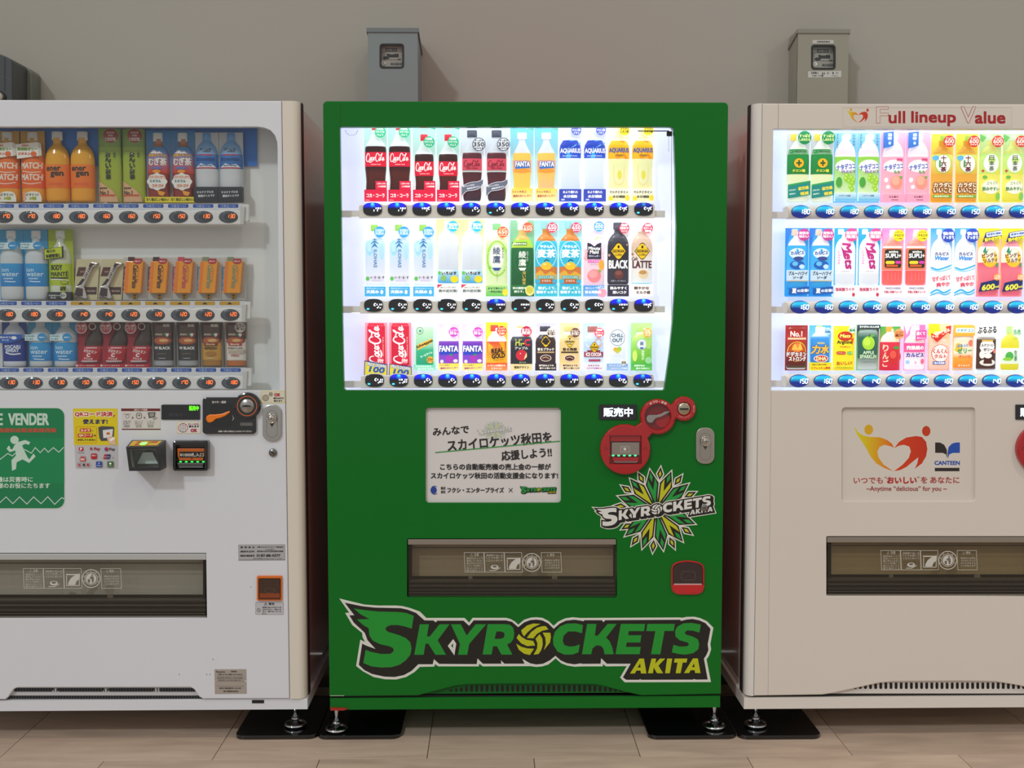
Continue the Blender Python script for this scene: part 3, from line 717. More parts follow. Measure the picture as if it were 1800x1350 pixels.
# seam of the door frame
mb = MB('matte')
mb.line(F0, [(598.5, 181), (598.5, 222)], .7, '#0a3a18', .0003); mb.build('seam', gm)
mb = MB('matte'); mb.line(F0, [(580.5, 1222.8), (605, 1222.8)], .8, '#cfd8c8', .0004)
mb.build('seam', gm)

def rail(r, name, Y, xA, xB, yt, yb, lugL, lugR, centers, by, col, meshes, bump=None, style='flat', mat='paint'):
    T = PXF(Y); mb = MB(mat); k = 1950 / 3.18
    if style == 'flat':
        top = []
        for c in centers: top += [(c - 19, yt + 3.4), (c - 11, yt + .8), (c, yt - .4), (c + 11, yt + .8), (c + 19, yt + 3.4)]
        pts = [(xA, yt + 4.5), (xA + 3, yt + 3.4)] + top + [(xB - 3, yt + 3.4), (xB, yt + 4.5), (xB, yb), (xA, yb)]
        mb.prism(T, pts, -.02, .0, col, b=.0015, k=k)
    elif style == 'round':
        n = 10; H = yb - yt; prev = None; L = len(pts_r := [xA] + [c + o for c in centers for o in (-14, 14)] + [xB])
        cols = pts_r
        rows = []
        for i in range(n + 1):
            a = math.pi * i / n; yy = (yt + yb) / 2 - math.cos(a) * H / 2; d = -.016 + .014 * math.sin(a)
            rows.append([T(u, yy, d) for u in cols])
        vs = [v for rw in rows for v in rw]
        mb.add(vs, [(i * L + j, i * L + j + 1, (i + 1) * L + j + 1, (i + 1) * L + j) for i in range(n) for j in range(L - 1)], col, smooth=True)
        mb.prism(T, rr(xA - 3, yt + 2, xA + 4, yb - 1, 3, 3), -.02, .001, col, b=.001, k=k)
    for (a, b2, c, d2) in (lugL, lugR):
        if b2 > a: mb.prism(PXF(Y + .012), [(a, c), (b2, c), (b2, d2), (a, d2)], -.012, 0, col, b=.001, k=k)
    o = mb.build(name, r)
    for c, me in zip(centers, meshes): place(me, 'button', o, T(c, by, .0))
    return o
pa, pb, pc = 'ilj', 'kmj', 'mln'
GB = [([655 + 43.28 * i for i in range(12)], 367.8, 357, 383, 'r1'), ([656.7 + 43.1 * i for i in range(12)], 536.8, 526, 551, 'r2'), ([658.3 + 42.83 * i for i in range(12)], 668.6, 657, 682.5, 'r3')]
dg = {'r1': ['ilj', 'ilj', 'jlm', 'jlm', 'imk', 'imk', 'jlm', 'jlm', 'mlm', 'mlm', 'mlm', 'mlm'], 'r2': ['mkn', 'mkn', 'mkn', 'mkn', 'mkn', 'jnj', 'jnj', 'mkn', 'mkn', 'mmn', 'jnj', 'jlm'],
      'r3': ['mkp', 'nkp', 'imk', 'imk', 'imk', 'imk', 'imk', 'ilj', 'ilj', 'ilj', 'mlk', 'ilj']}
gl = {'r1': [1] * 11 + [.35], 'r2': [0] * 5 + [.6] + [0] * 4 + [.9, 1], 'r3': [0, .8] + [1] * 9 + [.7]}
dt = {'r1': [0] * 5 + [1] + [0] * 5 + [1], 'r2': [1] * 11 + [0], 'r3': [1, 1] + [0] * 9 + [1]}
for cs, by, yt, yb, k in GB:
    ms = [green_button(d, g, t) for d, g, t in zip(dg[k], gl[k], dt[k])]
    rail(gm, 'button_rail', .03, cs[0] - 24, cs[-1] + 20, yt, yb, (598, cs[0] - 22, yb - 13, yb - 1), (cs[-1] + 18, cs[-1] + (38 if k != 'r3' else 39), yb - 13, yb - 1), cs, by, '#f0ebe3', ms)
glass_pane(gm, gwin, 'glass')
# small suspended hook at the upper right corner of the window
mb = MB('matte'); T = PXF(.022)
mb.prism(T, [(1121, 229.6), (1176, 229.6), (1176, 231.2), (1121, 231.2)], -.001, .001, '#0a0a0c'); mb.prism(T, rr(1172, 231, 1181.5, 239.5, 1.5, 2), -.003, .002, '#0a0a0c')
mb.line(T, [(1175.6, 239), (1175.6, 266)], .6, '#8a8a94'); mb.line(T, [(1180.5, 224), (1180.5, 686)], .8, '#8d8da6')
mb.build('window_catch', gm)
mb = MB('matte'); mb.line(T, ell(618, 228, 11, 10, 18)[0:10], .6, '#8f97a6'); mb.build('wire_loop', gm)

# sign behind its small window
mb = MB('print'); T = PXF(.010)
mb.prism(T, [(744, 713), (990, 713), (990, 888), (744, 888)], -.002, 0, '#dcd8d6')
mb.flat(T, [(744, 713), (748.5, 713), (748.5, 888), (744, 888)], '#1a1c1a')
sb = lambda p: (870 + (p[0] - 1154) * .29, 757 + (p[1] - 895) * .245)
starburst(mb, T, sb, black='#bcc2bd', g='#a9bdae', y='#d3d08c', white='#d9d7d2')
bn = lambda p: sb(BANNER(p))
wordmark(mb, T, bn, '#d9d7d2', '#9fa49f', '#e2e0dc', '#e2e0dc', '#e2e0dc', '#dcd8d6')
mb.text(T, 'みんなで', 792.5, 757, 63, 13.5, '#2b2a2c', .42, rot=.08, res=3)
mb.text(T, 'スカイロケッツ秋田を', 878, 776, 183, 20, '#2b2a2c', .55, rot=.085, res=3)
mb.line(T, [(765, 795.5), (984, 775.5)], 1.9, '#3f9a45')
mb.text(T, '応援しよう!!', 925.5, 798, 88, 16.5, '#2b2a2c', .5, rot=.08, res=3)
mb.text(T, 'こちらの自動販売機の売上金の一部が', 871, 820.5, 194, 10.5, '#2b2a2c', .36, res=3)
mb.text(T, 'スカイロケッツ秋田の活動支援金になります!', 869, 836, 223, 10.5, '#2b2a2c', .34, res=3)
mb.flat(T, ell(762.5, 861.5, 5.2, 6.2, 20), '#27429a')
mb.line(T, [(764 + 6.6 * math.cos(math.radians(a)), 861.5 + 7.2 * math.sin(math.radians(a))) for a in range(50, 320, 15)], 1.0, '#27429a')
mb.text(T, '株式', 779, 858, 8, 5, '#2b2a2c', .15); mb.text(T, '会社', 779, 864.5, 8, 5, '#2b2a2c', .15)
mb.text(T, 'フクシ・エンタープライズ', 836, 861.3, 99, 8.6, '#2b2a2c', .3, res=3)
mb.line(T, [(894.5, 858), (901, 865)], 1.1, '#2b2a2c'); mb.line(T, [(901, 858), (894.5, 865)], 1.1, '#2b2a2c')
A1 = affine([(596.4, 1052), (1249.7, 1199), (626, 1170.7)], [(912.5, 853.5), (978.3, 868), (915, 866.5)])
wordmark(mb, T, A1, '#dcd8d6', '#14150f', '#159a3e', '#c2c41a', '#c2b51a', '#dcd8d6', outline=False)
mb.build('sign_sheet', gm)
sales_display(gm, 1053, 711, 1119.5, 737.5)
coin_unit_red(gm, 0)
lock_plate(gm, 1222.5, 751, 1255.5, 815)
flap(gm, 716, 947, 1084, 1050, 816, 1.01)
# coin return
mb = MB('gloss'); T = F0
ro = [(1179.5, 1000), (1181, 993), (1188, 988), (1198, 985.5), (1208, 984.5), (1219, 985.5), (1229, 988), (1236, 993), (1237.5, 1000), (1237.5, 1032), (1235, 1039), (1230, 1043), (1223, 1044.5), (1194, 1044.5), (1187, 1043), (1182, 1039), (1179.5, 1032)]
mb.prism(T, ro, 0, .006, '#b2131a', b=.001, k=619, holes=[inset(ro, 2.6)])
mb.flat(T, inset(ro, 2.0), '#1d1012', .001)
mb.prism(T, [(1181.5, 1027), (1235.5, 1027), (1235.5, 1035), (1229, 1042), (1194, 1043), (1188, 1042), (1182, 1035)], .001, .007, '#c0141b', b=.002, k=619)
cr = mb.build('coin_return', gm)
mb = MB('gloss_black'); mb.prism(T, [(1183, 1000), (1186, 994), (1196, 989), (1208, 987.5), (1221, 989), (1231, 994), (1234, 1000), (1234, 1026), (1183, 1026)], .001, .005, '#2e2022', b=.002, k=619)
mb.line(T, rr(1197, 1004, 1222, 1019, 5, 4), .8, '#5a474a', closed=True, d=.0052); mb.flat(T, [(1184, 1025), (1233, 1025), (1233, 1027.4), (1184, 1027.4)], '#cfa9a4', .0056)
mb.build('return_flap', cr)
# printed wordmark and emblem on the door
mb = MB('print'); T = F0
wordmark(mb, T, lambda p: p, '#dcdbd4', '#17150f', '#15932b', '#bfc30e', '#bfc30e', '#046c1d'); mb.build('wordmark_print', gm)
mb = MB('print')
starburst(mb, T, lambda p: p); wordmark(mb, T, BANNER, '#dfddd2', '#17150f', '#dfddd8', '#dfddd8', '#dfddd8', '#17150f'); mb.build('emblem_print', gm)
mb = MB('metal'); p = F0(1237.8, 892.3); mb.lathe([(.0102, 0), (.0102, .004), (.009, .005)], (p.x, 0, p.z), (0, -1, 0), '#8d8a86', n=22); mb.line(F0, [(1235.5, 892.3), (1239.8, 891.7)], 1.1, '#1a1815', .0053, 'matte')
mb.build('keyhole', gm)
foot(gm, 592, 1284); foot(gm, 1255, 1279)

# ================================================================== lit white machine (on the right)
RXL = X(1320.5, 550) - .0; RXR = RXL + 1.16
RXL = X(1317.5, 550)
rm = root('vending_machine', ((RXL + RXR) / 2, .4, 0), 'beige-white drinks vending machine with a lit display and red lettering along the top', 'vending machine')
ZT2, ZB2, ZD2 = Z(181.5, 1330), Z(1247.5, 1330), Z(1223, 1400)
seam = RXL + .0275
rdoor = [(seam + .0005, ZT2), (RXR, ZT2), (RXR, ZD2)] + to_m([(1905, 1222), (1850, 1219), (1790, 1205), (1750, 1198.5), (1690, 1197.5), (1570, 1198.5), (1545, 1201), (1500, 1211), (1460, 1219.5), (1446, 1221.5)]) + [(seam + .0005, ZD2)]
rwin = [(1359.6, 227), (1940, 227), (1940, 686), (1356, 686.5), (1357, 450)]
rsign = rr(1480, 716.5, 1714.5, 881.5, 6, 4); rflap = rr(1453, 943, 1830, 1047.5, 2, 2)
machine_shell(rm, RXL, RXR, ZT2, rdoor, [to_m(rwin), to_m(rsign), to_m(rflap)], '#d9d1c8', '#cfc8bf', '#ddd7cf', (ZB2, Z(1227, 1400)), body_in=.012)
mb = MB('paint')          # rounded edge column of the door
n = 6; prof = [(seam - .0005, -.0), (RXL + .026, 0)] + [(RXL + .026 - .022 * math.sin(math.radians(90 * i / n)), .022 - .022 * math.cos(math.radians(90 * i / n))) for i in range(1, n + 1)] + [(RXL + .004, .058)]
vs = [(x, y, z) for z in (ZD2, ZT2) for x, y in prof]; L = len(prof)
mb.add(vs, [(i, i + 1, L + i + 1, L + i) for i in range(L - 1)] + [tuple(range(L, 2 * L)), tuple(range(L))[::-1]], '#dbd6d0')
mb.build('door_edge', rm)
mb = MB('matte'); mb.prism(F0, [(1320, 184), (1323, 180), (1326, 180), (1324, 188), (1324, 1210), (1320, 1210)][:6], -.05, -.03, '#141212'); 
mb = MB('matte'); mb.box((RXL, .035, ZD2), (RXL + .005, .06, ZT2 + .002), '#161414'); mb.build('door_gasket', rm)
mb = MB('matte'); T = F0; mb.line(T, [(1368.3, 182), (1367.7, 226.5)], .8, '#a29b93', .0004); mb.build('seam', rm); mb = MB('matte'); mb.line(T, [(1355.5, 687), (1350, 1222)], .6, '#b3aca4', .0004); mb.build('seam', rm)
display_case(rm, rwin, '#d6def6', '#c6d0ea', 'lightpanel')
mb = MB('paint'); T = PXF(.012)
mb.prism(T, [(1440, 1195), (1915, 1195), (1915, 1219), (1440, 1219)], -.004, 0, '#d5cfc9')
xx = 1474.
while xx < 1890:
    top = 1199.5 if 1548 < xx < 1760 else (1199.5 + (1548 - xx) * .17 if xx < 1548 else 1199.5 + (xx - 1760) * .13)
    if top < 1209: mb.prism(T, rr(xx, top, xx + 4.8, 1211, 2.2, 3), 0, .0006, '#0c0a0b', 'matte')
    xx += 8.97
mb.build('louvre_strip', rm)
mb = MB('matte'); mb.box((seam, .014, Z(1227, 1400)), (RXR - .004, .022, ZD2 + .004), '#0b0b0a'); mb.build('door_gap_shade', rm)  # gap under this door, its shade made as a dark strip
RB = [([1407.8 + 42.52 * i for i in range(11)], 372.2, 361, 385, ['180'] * 6 + ['150'] * 5), ([1406 + 42.4 * i for i in range(11)], 539.8, 529, 551.5, ['160', '160', '150', '150', '150', '150', '160', '160', '150', '150', '150']),
      ([1404.4 + 42.3 * i for i in range(11)], 669.6, 658, 681.5, ['150', '160', '140', '140', '150', '150', '160', '140', '140', '140', '140'])]
for cs, by, yt, yb, dgs in RB:
    rail(rm, 'button_rail', .03, cs[0] - 26, 1930, yt, yb, (1355, cs[0] - 24, yb - 13, yb - 1), (0, 0, 0, 0), cs, by, '#eee8e2', [blue_button(d) for d in dgs], style='round')
glass_pane(rm, rwin, 'glass')
def figures(mb, T, A):
    # two stylised figures forming a heart; units of the sign crop (4.737 per photo pixel)
    Lf = [(385, 278), (420, 330), (460, 358), (520, 370), (600, 372), (660, 395), (700, 425), (718, 460), (690, 448), (640, 435), (600, 450), (578, 490), (588, 540), (630, 600), (712, 655), (640, 630), (570, 590), (520, 530), (490, 470), (455, 415), (410, 350)]
    Rf = [(720, 462), (760, 410), (820, 375), (900, 362), (950, 370), (985, 410), (995, 470), (985, 530), (950, 590), (890, 635), (912, 590), (920, 540), (880, 570), (820, 620), (770, 645), (718, 655), (790, 600), (840, 545), (858, 490), (845, 450), (800, 435), (760, 442)]
    d = mb.nl()
    ys = (278, 655)
    def g(pts, c0, c1, x0, x1):
        q = [A(p) for p in pts]; 
        tri = tessellate_polygon([[Vector((x, y, 0)) for x, y in q]])
        mb.add([T(x, y, d) for x, y in q], [tuple(t) for t in tri], [mix(c0, c1, min(1, max(0, (p[0] - x0) / (x1 - x0)))) for p in pts])
    g(Lf, '#d9cf12', '#e06a10', 420, 700); g(Rf, '#d8400f', '#c4300f', 720, 990)
    mb.flat(T, [A(p) for p in ell(507, 309, 36, 42, 20)], '#dba812', d); mb.flat(T, [A(p) for p in ell(986, 321, 35, 43, 20)], '#c43a10', d)
mb = MB('print'); T = PXF(.010); mb.prism(T, [(1475, 711), (1720, 711), (1720, 887), (1475, 887)], -.002, 0, '#d8d0c6')
SG = lambda p: (1420 + p[0] / 4.737, 690 + p[1] / 4.737)
figures(mb, T, SG)
mb.flat(T, [SG(p) for p in [(1060, 416), (1100, 416), (1135, 435), (1157, 475), (1160, 550), (1150, 515), (1125, 503), (1060, 502)]], '#2c2422')
mb.flat(T, [SG(p) for p in [(1266, 416), (1266, 502), (1205, 503), (1178, 515), (1165, 550), (1163, 500), (1172, 455), (1200, 425), (1235, 416)]], '#1f4fae')
mb.text(T, 'CANTEEN', *SG((1160, 586)), 44, 6.6, '#1f4fae', .35, res=3)
mb.flat(T, [SG(p) for p in [(1057, 627), (1262, 627), (1262, 655), (1057, 655)]], '#2c2422')
mb.text(T, 'いつでも', *SG((503, 731)), 51, 11, '#b03a34', .2, res=3); mb.text(T, '“', *SG((648, 706)), 3.5, 2.6, '#b03a34', .1); mb.text(T, 'おいしい', *SG((783, 730)), 51, 11, '#b8241c', .55, res=3)
mb.text(T, '”', *SG((920, 706)), 3.5, 2.6, '#b03a34', .1); mb.text(T, 'を', *SG((968, 728)), 11, 11, '#b03a34', .2, res=3); mb.text(T, 'あなたに', *SG((1140, 728)), 51, 11, '#b03a34', .2, res=3)
mb.text(T, '~Anytime “delicious” for you ~', *SG((822, 805)), 141, 10.5, '#a03c3c', .12, res=3)
mb.build('sign_sheet', rm)
mb = MB('print'); T = F0
AF = lambda p: (1300 + (678 + (p[0] - 385) * (818 - 678) / (1022 - 385)) / 3.6, 170 + (75 + (p[1] - 278) * (163 - 75) / (655 - 278)) / 3.6)
figures(mb, T, AF)
RD = '#a8161c'
for i, (tx, cx, w) in enumerate([('F', 1551, 20), ('V', 1702, 25)]):
    mb.text(T, tx, cx, 202, w, 28, RD, .9, res=3); mb.text(T, tx, cx, 202, w, 28, '#d9d1c8', .25, res=3)
mb.text(T, 'ull', 1576.5, 206, 28, 20.5, RD, .8, res=3); mb.text(T, 'lineup', 1641, 208.5, 77, 25, RD, .8, res=3); mb.text(T, 'alue', 1740.5, 206.5, 52, 20, RD, .8, res=3)
mb.line(T, [(1481.5, 189), (1778, 189), (1778, 223), (1481.5, 223)], .35, '#cbc3b9', closed=True)
mb.build('heading_print', rm)
sales_display(rm, 1784.5, 711, 1851, 737.5)
coin_unit_red(rm, 730)
flap(rm, 1453, 943, 1830, 1047.5, 1548, 1.0, tone='#ab9a72')
foot(rm, 1328, 1276)

# ================================================================== unlit white machine (on the left)
LXR = X(532, 550); LXL = LXR - 1.22
lm = root('vending_machine', ((LXL + LXR) / 2, .4, 0), 'white drinks vending machine with an unlit display, snack boxes and a green running-figure sign', 'vending machine')
ZT3, ZB3, ZD3 = Z(176.5, 300), Z(1249.5, 300), Z(1229, 420)
WH = '#d9dce2'
seamL = X(500.5, 550)
ldoor = [(LXL, ZD3), (LXL, ZT3), (seamL - .0005, ZT3), (seamL - .0005, ZD3)] + to_m([(357, 1229), (350, 1225), (341, 1212), (335, 1208.5), (30, 1209), (24, 1212), (14, 1226), (9, 1230), (-30, 1230)])
lwin = [(-200, 223), (452, 223), (464, 224.5), (475, 229), (483, 238), (487, 250), (487.5, 262), (489, 450), (491, 684), (489, 686.5), (-200, 686.5)]
lflap = [(-200, 972.5), (362, 972.5), (363.5, 1086), (-200, 1087)]
machine_shell(lm, LXL, LXR, ZT3, ldoor, [to_m(lwin), to_m(lflap)], WH, '#cfcabf', WH, (ZB3, Z(1230, 420)), body_in=.012)
mb = MB('paint')
prof = [(seamL + .0005, 0.), (LXR - .026, 0.)] + [(LXR - .026 + .022 * math.sin(math.radians(90 * i / 6)), .022 - .022 * math.cos(math.radians(90 * i / 6))) for i in range(1, 7)] + [(LXR - .004, .058)]
vs = [(x, y, z) for z in (ZD3, ZT3) for x, y in prof]; L = len(prof)
mb.add(vs, [(i, i + 1, L + i + 1, L + i) for i in range(L - 1)] + [tuple(range(L, 2 * L)), tuple(range(L))[::-1]], '#dcd5c8')
mb.build('door_edge', lm)
mb = MB('matte'); mb.box((LXR - .006, .035, ZD3), (LXR - .001, .062, ZT3 + .001), '#161414'); mb.build('door_gasket', lm)
display_case(lm, lwin, '#efeeea', '#e0e4e6', 'matte')
T = F0
mb = MB('matte'); mb.prism(PXF(.0055), [(443, 1230.5), (464, 1230.5), (464, 1236), (443, 1236)], -.002, .001, '#101014'); mb.build('base_notch', lm)
mb = MB('paint'); T = PXF(.012)
mb.prism(T, [(-40, 1204), (372, 1204), (372, 1229.5), (-40, 1229.5)], -.004, 0, '#c4c4c6')
lv = mb.build('louvre_strip', lm)
mb = MB('matte')
for a, b in ((24, 94), (100, 183), (189, 272), (279, 350)): mb.prism(T, [(a + 2, 1209.5), (b, 1209.5), (b, 1212), (b - 3, 1215.6), (a + 4, 1215.6), (a, 1213)], 0, .0008, '#17181c')
mb.prism(T, [(8, 1222.6), (356, 1222.6), (360, 1228.4), (2, 1228.4)], 0, .0008, '#17181c')
xx = 26
while xx < 352: mb.prism(T, [(xx, 1209), (xx + 1.3, 1209), (xx + 1.3, 1215.6), (xx, 1215.6)], .001, .002, '#43464c'); xx += 4.9
xx = 8
while xx < 358: mb.prism(T, [(xx, 1222.4), (xx + 1.3, 1222.4), (xx + 1.3, 1228.5), (xx, 1228.5)], .001, .002, '#43464c'); xx += 4.9
mb.build('louvre_slots', lm)
mb = MB('matte'); mb.box((LXL, .014, ZD3 - .004), (seamL, .022, ZD3 + .003), '#141414'); mb.build('door_gap_shade', lm)  # dark strip in place of the shaded gap between door and base
# blue card along the top of the display
mb = MB('print'); T = PXF(.098); mb.prism(T, [(-200, 214), (452, 214), (452, 292), (-200, 292)], -.001, .001, '#2a78d0'); mb.grad(T, -200, 214, 452, 234, '#2452a0', '#2a78d0', 3, .0013)
for hx in (23, 143, 188, 306, 425): mb.flat(T, [(hx - 3, 224), (hx + 3, 224), (hx, 228)], '#8e98a6')
mb.build('top_card', lm)
# rails with temperature strips
LB = [([6.5 + 43.9 * i for i in range(10)], 381.4, 357.5, 395, ['170', '170', '180', '180', '160', '160', '150', '150', '130', '130'], (1,) * 10),
      ([11.5 + 43.65 * i for i in range(10)], 553.6, 529, 566.5, ['180', '180', '190', '140', '140', '120', '120', '120', '120', '120'], (1, 1, 1) + (0,) * 7),
      ([15.4 + 43.4 * i for i in range(10)], 673, 646.5, 685, ['130', '130', '130', '150', '150', '150', '170', '170', '180', '180'], (1,) * 10)]
for cs, by, yt, yb, dgs, cold in LB:
    T = PXF(.03); k = 613; ym = by - 12.5; mb = MB('paint'); xe = cs[-1] + 24
    mb.prism(T, [(-200, yt), (xe, yt), (xe, ym + 3), (-200, ym + 3)], -.02, -.006, '#d6d8dc', b=.001, k=k)
    pts = [(-200, ym + 2)]
    for c in cs: pts += [(c - 22, ym + 1.8), (c - 10, ym), (c + 10, ym)]
    pts += [(xe + 2, ym + 1.8), (xe + 2, yb), (-200, yb)]
    mb.prism(T, pts, -.02, .0, '#e6e4e1', b=.003, k=k)
    mb.prism(T, [(xe, yt + 1), (xe + 11, yt + 1), (xe + 11, yb - 8), (xe + 9, yb - 6), (xe, yb - 6)], -.02, -.004, '#dedcd9', b=.001, k=k)
    mb.prism(T, [(xe - 3, yt + 6), (xe + 5, yt + 6), (xe + 3, yb - .5), (xe - 3, yb - .5)], -.02, .002, '#cbc9c6', b=.001, k=k)
    o = mb.build('button_rail', lm)
    ids = [grey_button(d) for d in dgs]
    for c, me in zip(cs, ids): place(me, 'button', o, T(c, by, .0))
    for i, c in enumerate(cs):
        mb = MB('print'); tc = c - 1.5 + (i - 5) * -.0
        q = rr(tc - 18, yt + .8, tc + 18, yt + 7.4, 1.4, 2)
        T3 = lambda u, v, d=0.: T(u, v, d - .006)
        if cold[i]: mb.flat(T3, q, '#2350a8'); mb.text(T3, 'つめた〜い', tc, yt + 4.2, 26, 4.6, '#a9c0e4', .12)
        else: mb.flat(T3, q, '#c79a22'); mb.flat(T3, [(tc - 5, yt + 6), (tc + 5, yt + 6), (tc, yt + 2)], '#2c2620')
        mb.build('temperature_tag', o)
glass_pane(lm, lwin, 'glass_unlit')
# green sign panel
K7 = lambda pts: cz(0, 700, 6.75, pts)
mb = MB('print'); T = F0
mb.prism(T, rr(-202, 715.8, 114.5, 895, 15, 6), 0, .0006, '#cfd8d0'); mb.lay = .0008
mb.flat(T, rr(-200, 717.5, 113.2, 893.3, 14, 6), '#0f7d4b')
mb.flat(T, [(-180, 770), (113, 770), (113.4, 850), (-180, 850)], '#0d8650')
GLY = '#c4dccd'
mb.text(T, 'VENDER', 50.5, 737, 70, 19.5, GLY, .9, res=3); mb.text(T, 'E', .5, 737, 8.5, 19.5, GLY, .9)
mb.text(T, '災害救援対応型自動販売機', 38, 756.2, 122, 7, '#b5553a', .5)
mb.flat(T, ell(25.8, 773.2, 7.4, 7.2, 22), GLY)
d = mb.nl()
mb.flat(T, K7([(175, 555), (215, 520), (300, 495), (362, 520), (345, 552), (300, 540), (265, 560), (300, 640), (330, 700), (350, 725), (400, 655), (425, 690), (348, 768), (270, 725), (200, 760), (192, 840), (145, 860), (138, 735), (190, 680), (185, 620), (118, 640), (80, 600), (105, 562), (122, 575), (122, 600), (150, 605)]), GLY, d)
mb.line(T, K7([(-60, 700), (0, 728), (95, 655), (150, 685), (185, 650)]), 1.6, GLY)
mb.line(T, K7([(290, 605), (375, 652), (420, 585), (480, 645), (530, 592), (575, 640), (635, 585), (700, 640), (760, 580)]), 1.6, GLY)
mb.text(T, '機は災害時に', 26.5, 842.5, 63, 9, '#d4ead8', .2, res=3); mb.text(T, '様のお役にたちます', 42, 853.5, 92, 9, '#d4ead8', .2, res=3)
mb.line(T, K7([(-60, 1250), (0, 1240), (75, 1170), (155, 1250), (235, 1170), (322, 1255), (402, 1170), (490, 1250), (570, 1168), (652, 1258), (735, 1178), (772, 1198)]), 1.6, GLY)
mb.build('sign_panel', lm)
# payment sticker
mb = MB('print'); T = F0
mb.prism(T, [(128.5, 718), (206.5, 718), (208, 824), (133, 824), (131, 782)], 0, .0004, '#bfbfc2'); mb.lay = .0005
mb.flat(T, [(128.5, 718), (206.5, 718), (207.6, 782.5), (130.2, 782.5)], '#e0cc10')
mb.text(T, 'QRコード決済', 165, 728, 66, 8.4, '#c01e2a', .55, res=3, outline=('#f4efdf', 1.3)); mb.text(T, 'が', 200.5, 731, 4, 4, '#c01e2a', .3)
mb.text(T, '使えます!', 167.5, 741, 43, 8.2, '#1d2b5c', .5, res=3)
mb.line(T, rr(134, 750, 170, 778.5, 2.5, 3), .7, '#e08a1a', closed=True)
mb.flat(T, rr(140.5, 753, 160, 759.5, 1, 2), '#c8341e'); mb.text(T, 'カメラ', 150, 756.3, 16, 4.6, '#f6e9c0', .3); mb.text(T, 'に', 163, 757, 3, 3, '#2a2616')
mb.flat(T, rr(137, 762, 163.5, 768.6, 1, 2), '#c8341e'); mb.text(T, 'QRコード', 150.5, 765.2, 23, 4.6, '#f6e9c0', .3); mb.text(T, 'を', 167, 765.5, 3, 3.4, '#2a2616', .2)
mb.text(T, 'かざしてください', 152.5, 773, 31, 3.6, '#2a2616', .2)
mb.flat(T, [(173, 751), (179, 749), (200, 750), (201, 753), (200, 768), (195, 774), (178, 775), (175, 770)], '#4b4d50'); mb.flat(T, [(181, 756), (199, 754), (197.5, 768), (182, 770)], '#dfe3e0')
mb.flat(T, ell(190.5, 762, 3.4, 2.4, 12), '#d46a2a'); mb.flat(T, [(188, 770), (196, 766), (203, 770), (204, 782), (193, 781)], '#e4bfa0'); mb.flat(T, [(192, 773), (200, 768), (203, 771), (195, 776)], '#f4f4f2')
mb.flat(T, rr(139, 786, 147, 792.5, 1.5, 2), '#c3202c'); mb.text(T, 'P', 143, 789.3, 3, 4.6, '#ffffff', .3); mb.text(T, 'PayPay', 143, 795.8, 12, 2.6, '#55585c')
mb.text(T, 'R Pay', 167.5, 789.5, 17, 6, '#a8343c', .25); mb.flat(T, ell(187.5, 789.5, 3.6, 3.6, 14), '#c3202c'); mb.flat(T, [(184.5, 788), (187.5, 789.5), (187.5, 793.2), (184.5, 791.5)], '#2c56b4'); mb.text(T, 'Pay', 197.5, 790, 9.6, 5.6, '#5a4048', .2)
mb.flat(T, rr(141, 804.5, 151.2, 810.5, .8, 2), '#c83a34'); mb.text(T, 'au', 146, 803, 8, 2.4, '#c83a34', .1); mb.text(T, 'PAY', 146, 807.4, 7, 3, '#ffffff', .2)
mb.flat(T, rr(160.5, 797, 171, 806.8, 2, 3), '#b42028'); mb.text(T, 'd払い', 165.7, 800.3, 8, 2.6, '#f4dcdc', .1)
mb.flat(T, [(184, 798.5), (189, 798.5), (187, 806.5), (182, 806.5)], '#b82a3a'); mb.flat(T, [(189, 798.5), (195, 798.5), (193.2, 806.5), (187, 806.5)], '#28406e'); mb.text(T, 'UnionPay', 188.5, 803, 10, 2, '#ffffff'); mb.text(T, '等', 199, 804.5, 3, 3, '#8a8a8c')
mb.line(T, rr(136, 813.5, 159.5, 820.8, 2.6, 3), .5, '#b07a82', closed=True)
for sx, c in ((140, '#c34a64'), (148, '#3a3a40'), (155, '#b8283a')): mb.flat(T, ell(sx, 817, 2.2, 2.2, 12), c)
mb.flat(T, [(169.5, 811), (180, 811), (180, 821), (169.5, 821)], '#1f4aa0'); mb.text(T, 'Alipay', 174.7, 818.2, 8, 2.2, '#ffffff'); mb.text(T, '支', 174.7, 814, 3, 3, '#ffffff')
mb.flat(T, [(189.3, 811), (199.8, 811), (199.8, 821), (189.3, 821)], '#3a6e34'); mb.flat(T, ell(194.5, 814.6, 2.2, 1.8, 10), '#ffffff'); mb.text(T, 'WeChat', 194.5, 818.6, 7, 1.8, '#dfeadf')
mb.build('payment_sticker', lm)
mb = MB('print')
mb.prism(T, [(213, 718), (282, 718), (282.6, 755.5), (214.4, 755.5)], 0, .0004, '#d4d0cc'); mb.lay = .0005
mb.flat(T, [(213, 718), (281.6, 718), (281.8, 722.6), (213.2, 722.6)], '#6e2320'); mb.flat(T, [(214.2, 753.6), (282.4, 753.6), (282.5, 755.5), (214.4, 755.5)], '#6e2320')
mb.text(T, 'QRコード決済', 247.5, 720.4, 23, 3.2, '#e8d8c8', .2)
mb.line(T, [(217, 728), (230, 728)], .6, '#55504c'); mb.line(T, ell(224, 732, 2.8, 3.2, 12), .5, '#6a6662', closed=True); mb.line(T, rr(240, 726, 249, 735.6, 3, 3), .9, '#4c4844', closed=True); mb.text(T, '10', 244.5, 730, 4, 3, '#4c4844', .2)
mb.flat(T, [(260, 725), (273.5, 724.5), (272, 733), (262, 735)], '#4a4846'); mb.flat(T, [(262.5, 726.5), (271.5, 726), (270.5, 731.5), (264, 733)], '#9a9894'); mb.line(T, [(269, 736), (274, 733), (276, 735), (272, 737.5)], .6, '#4a4846', closed=True)
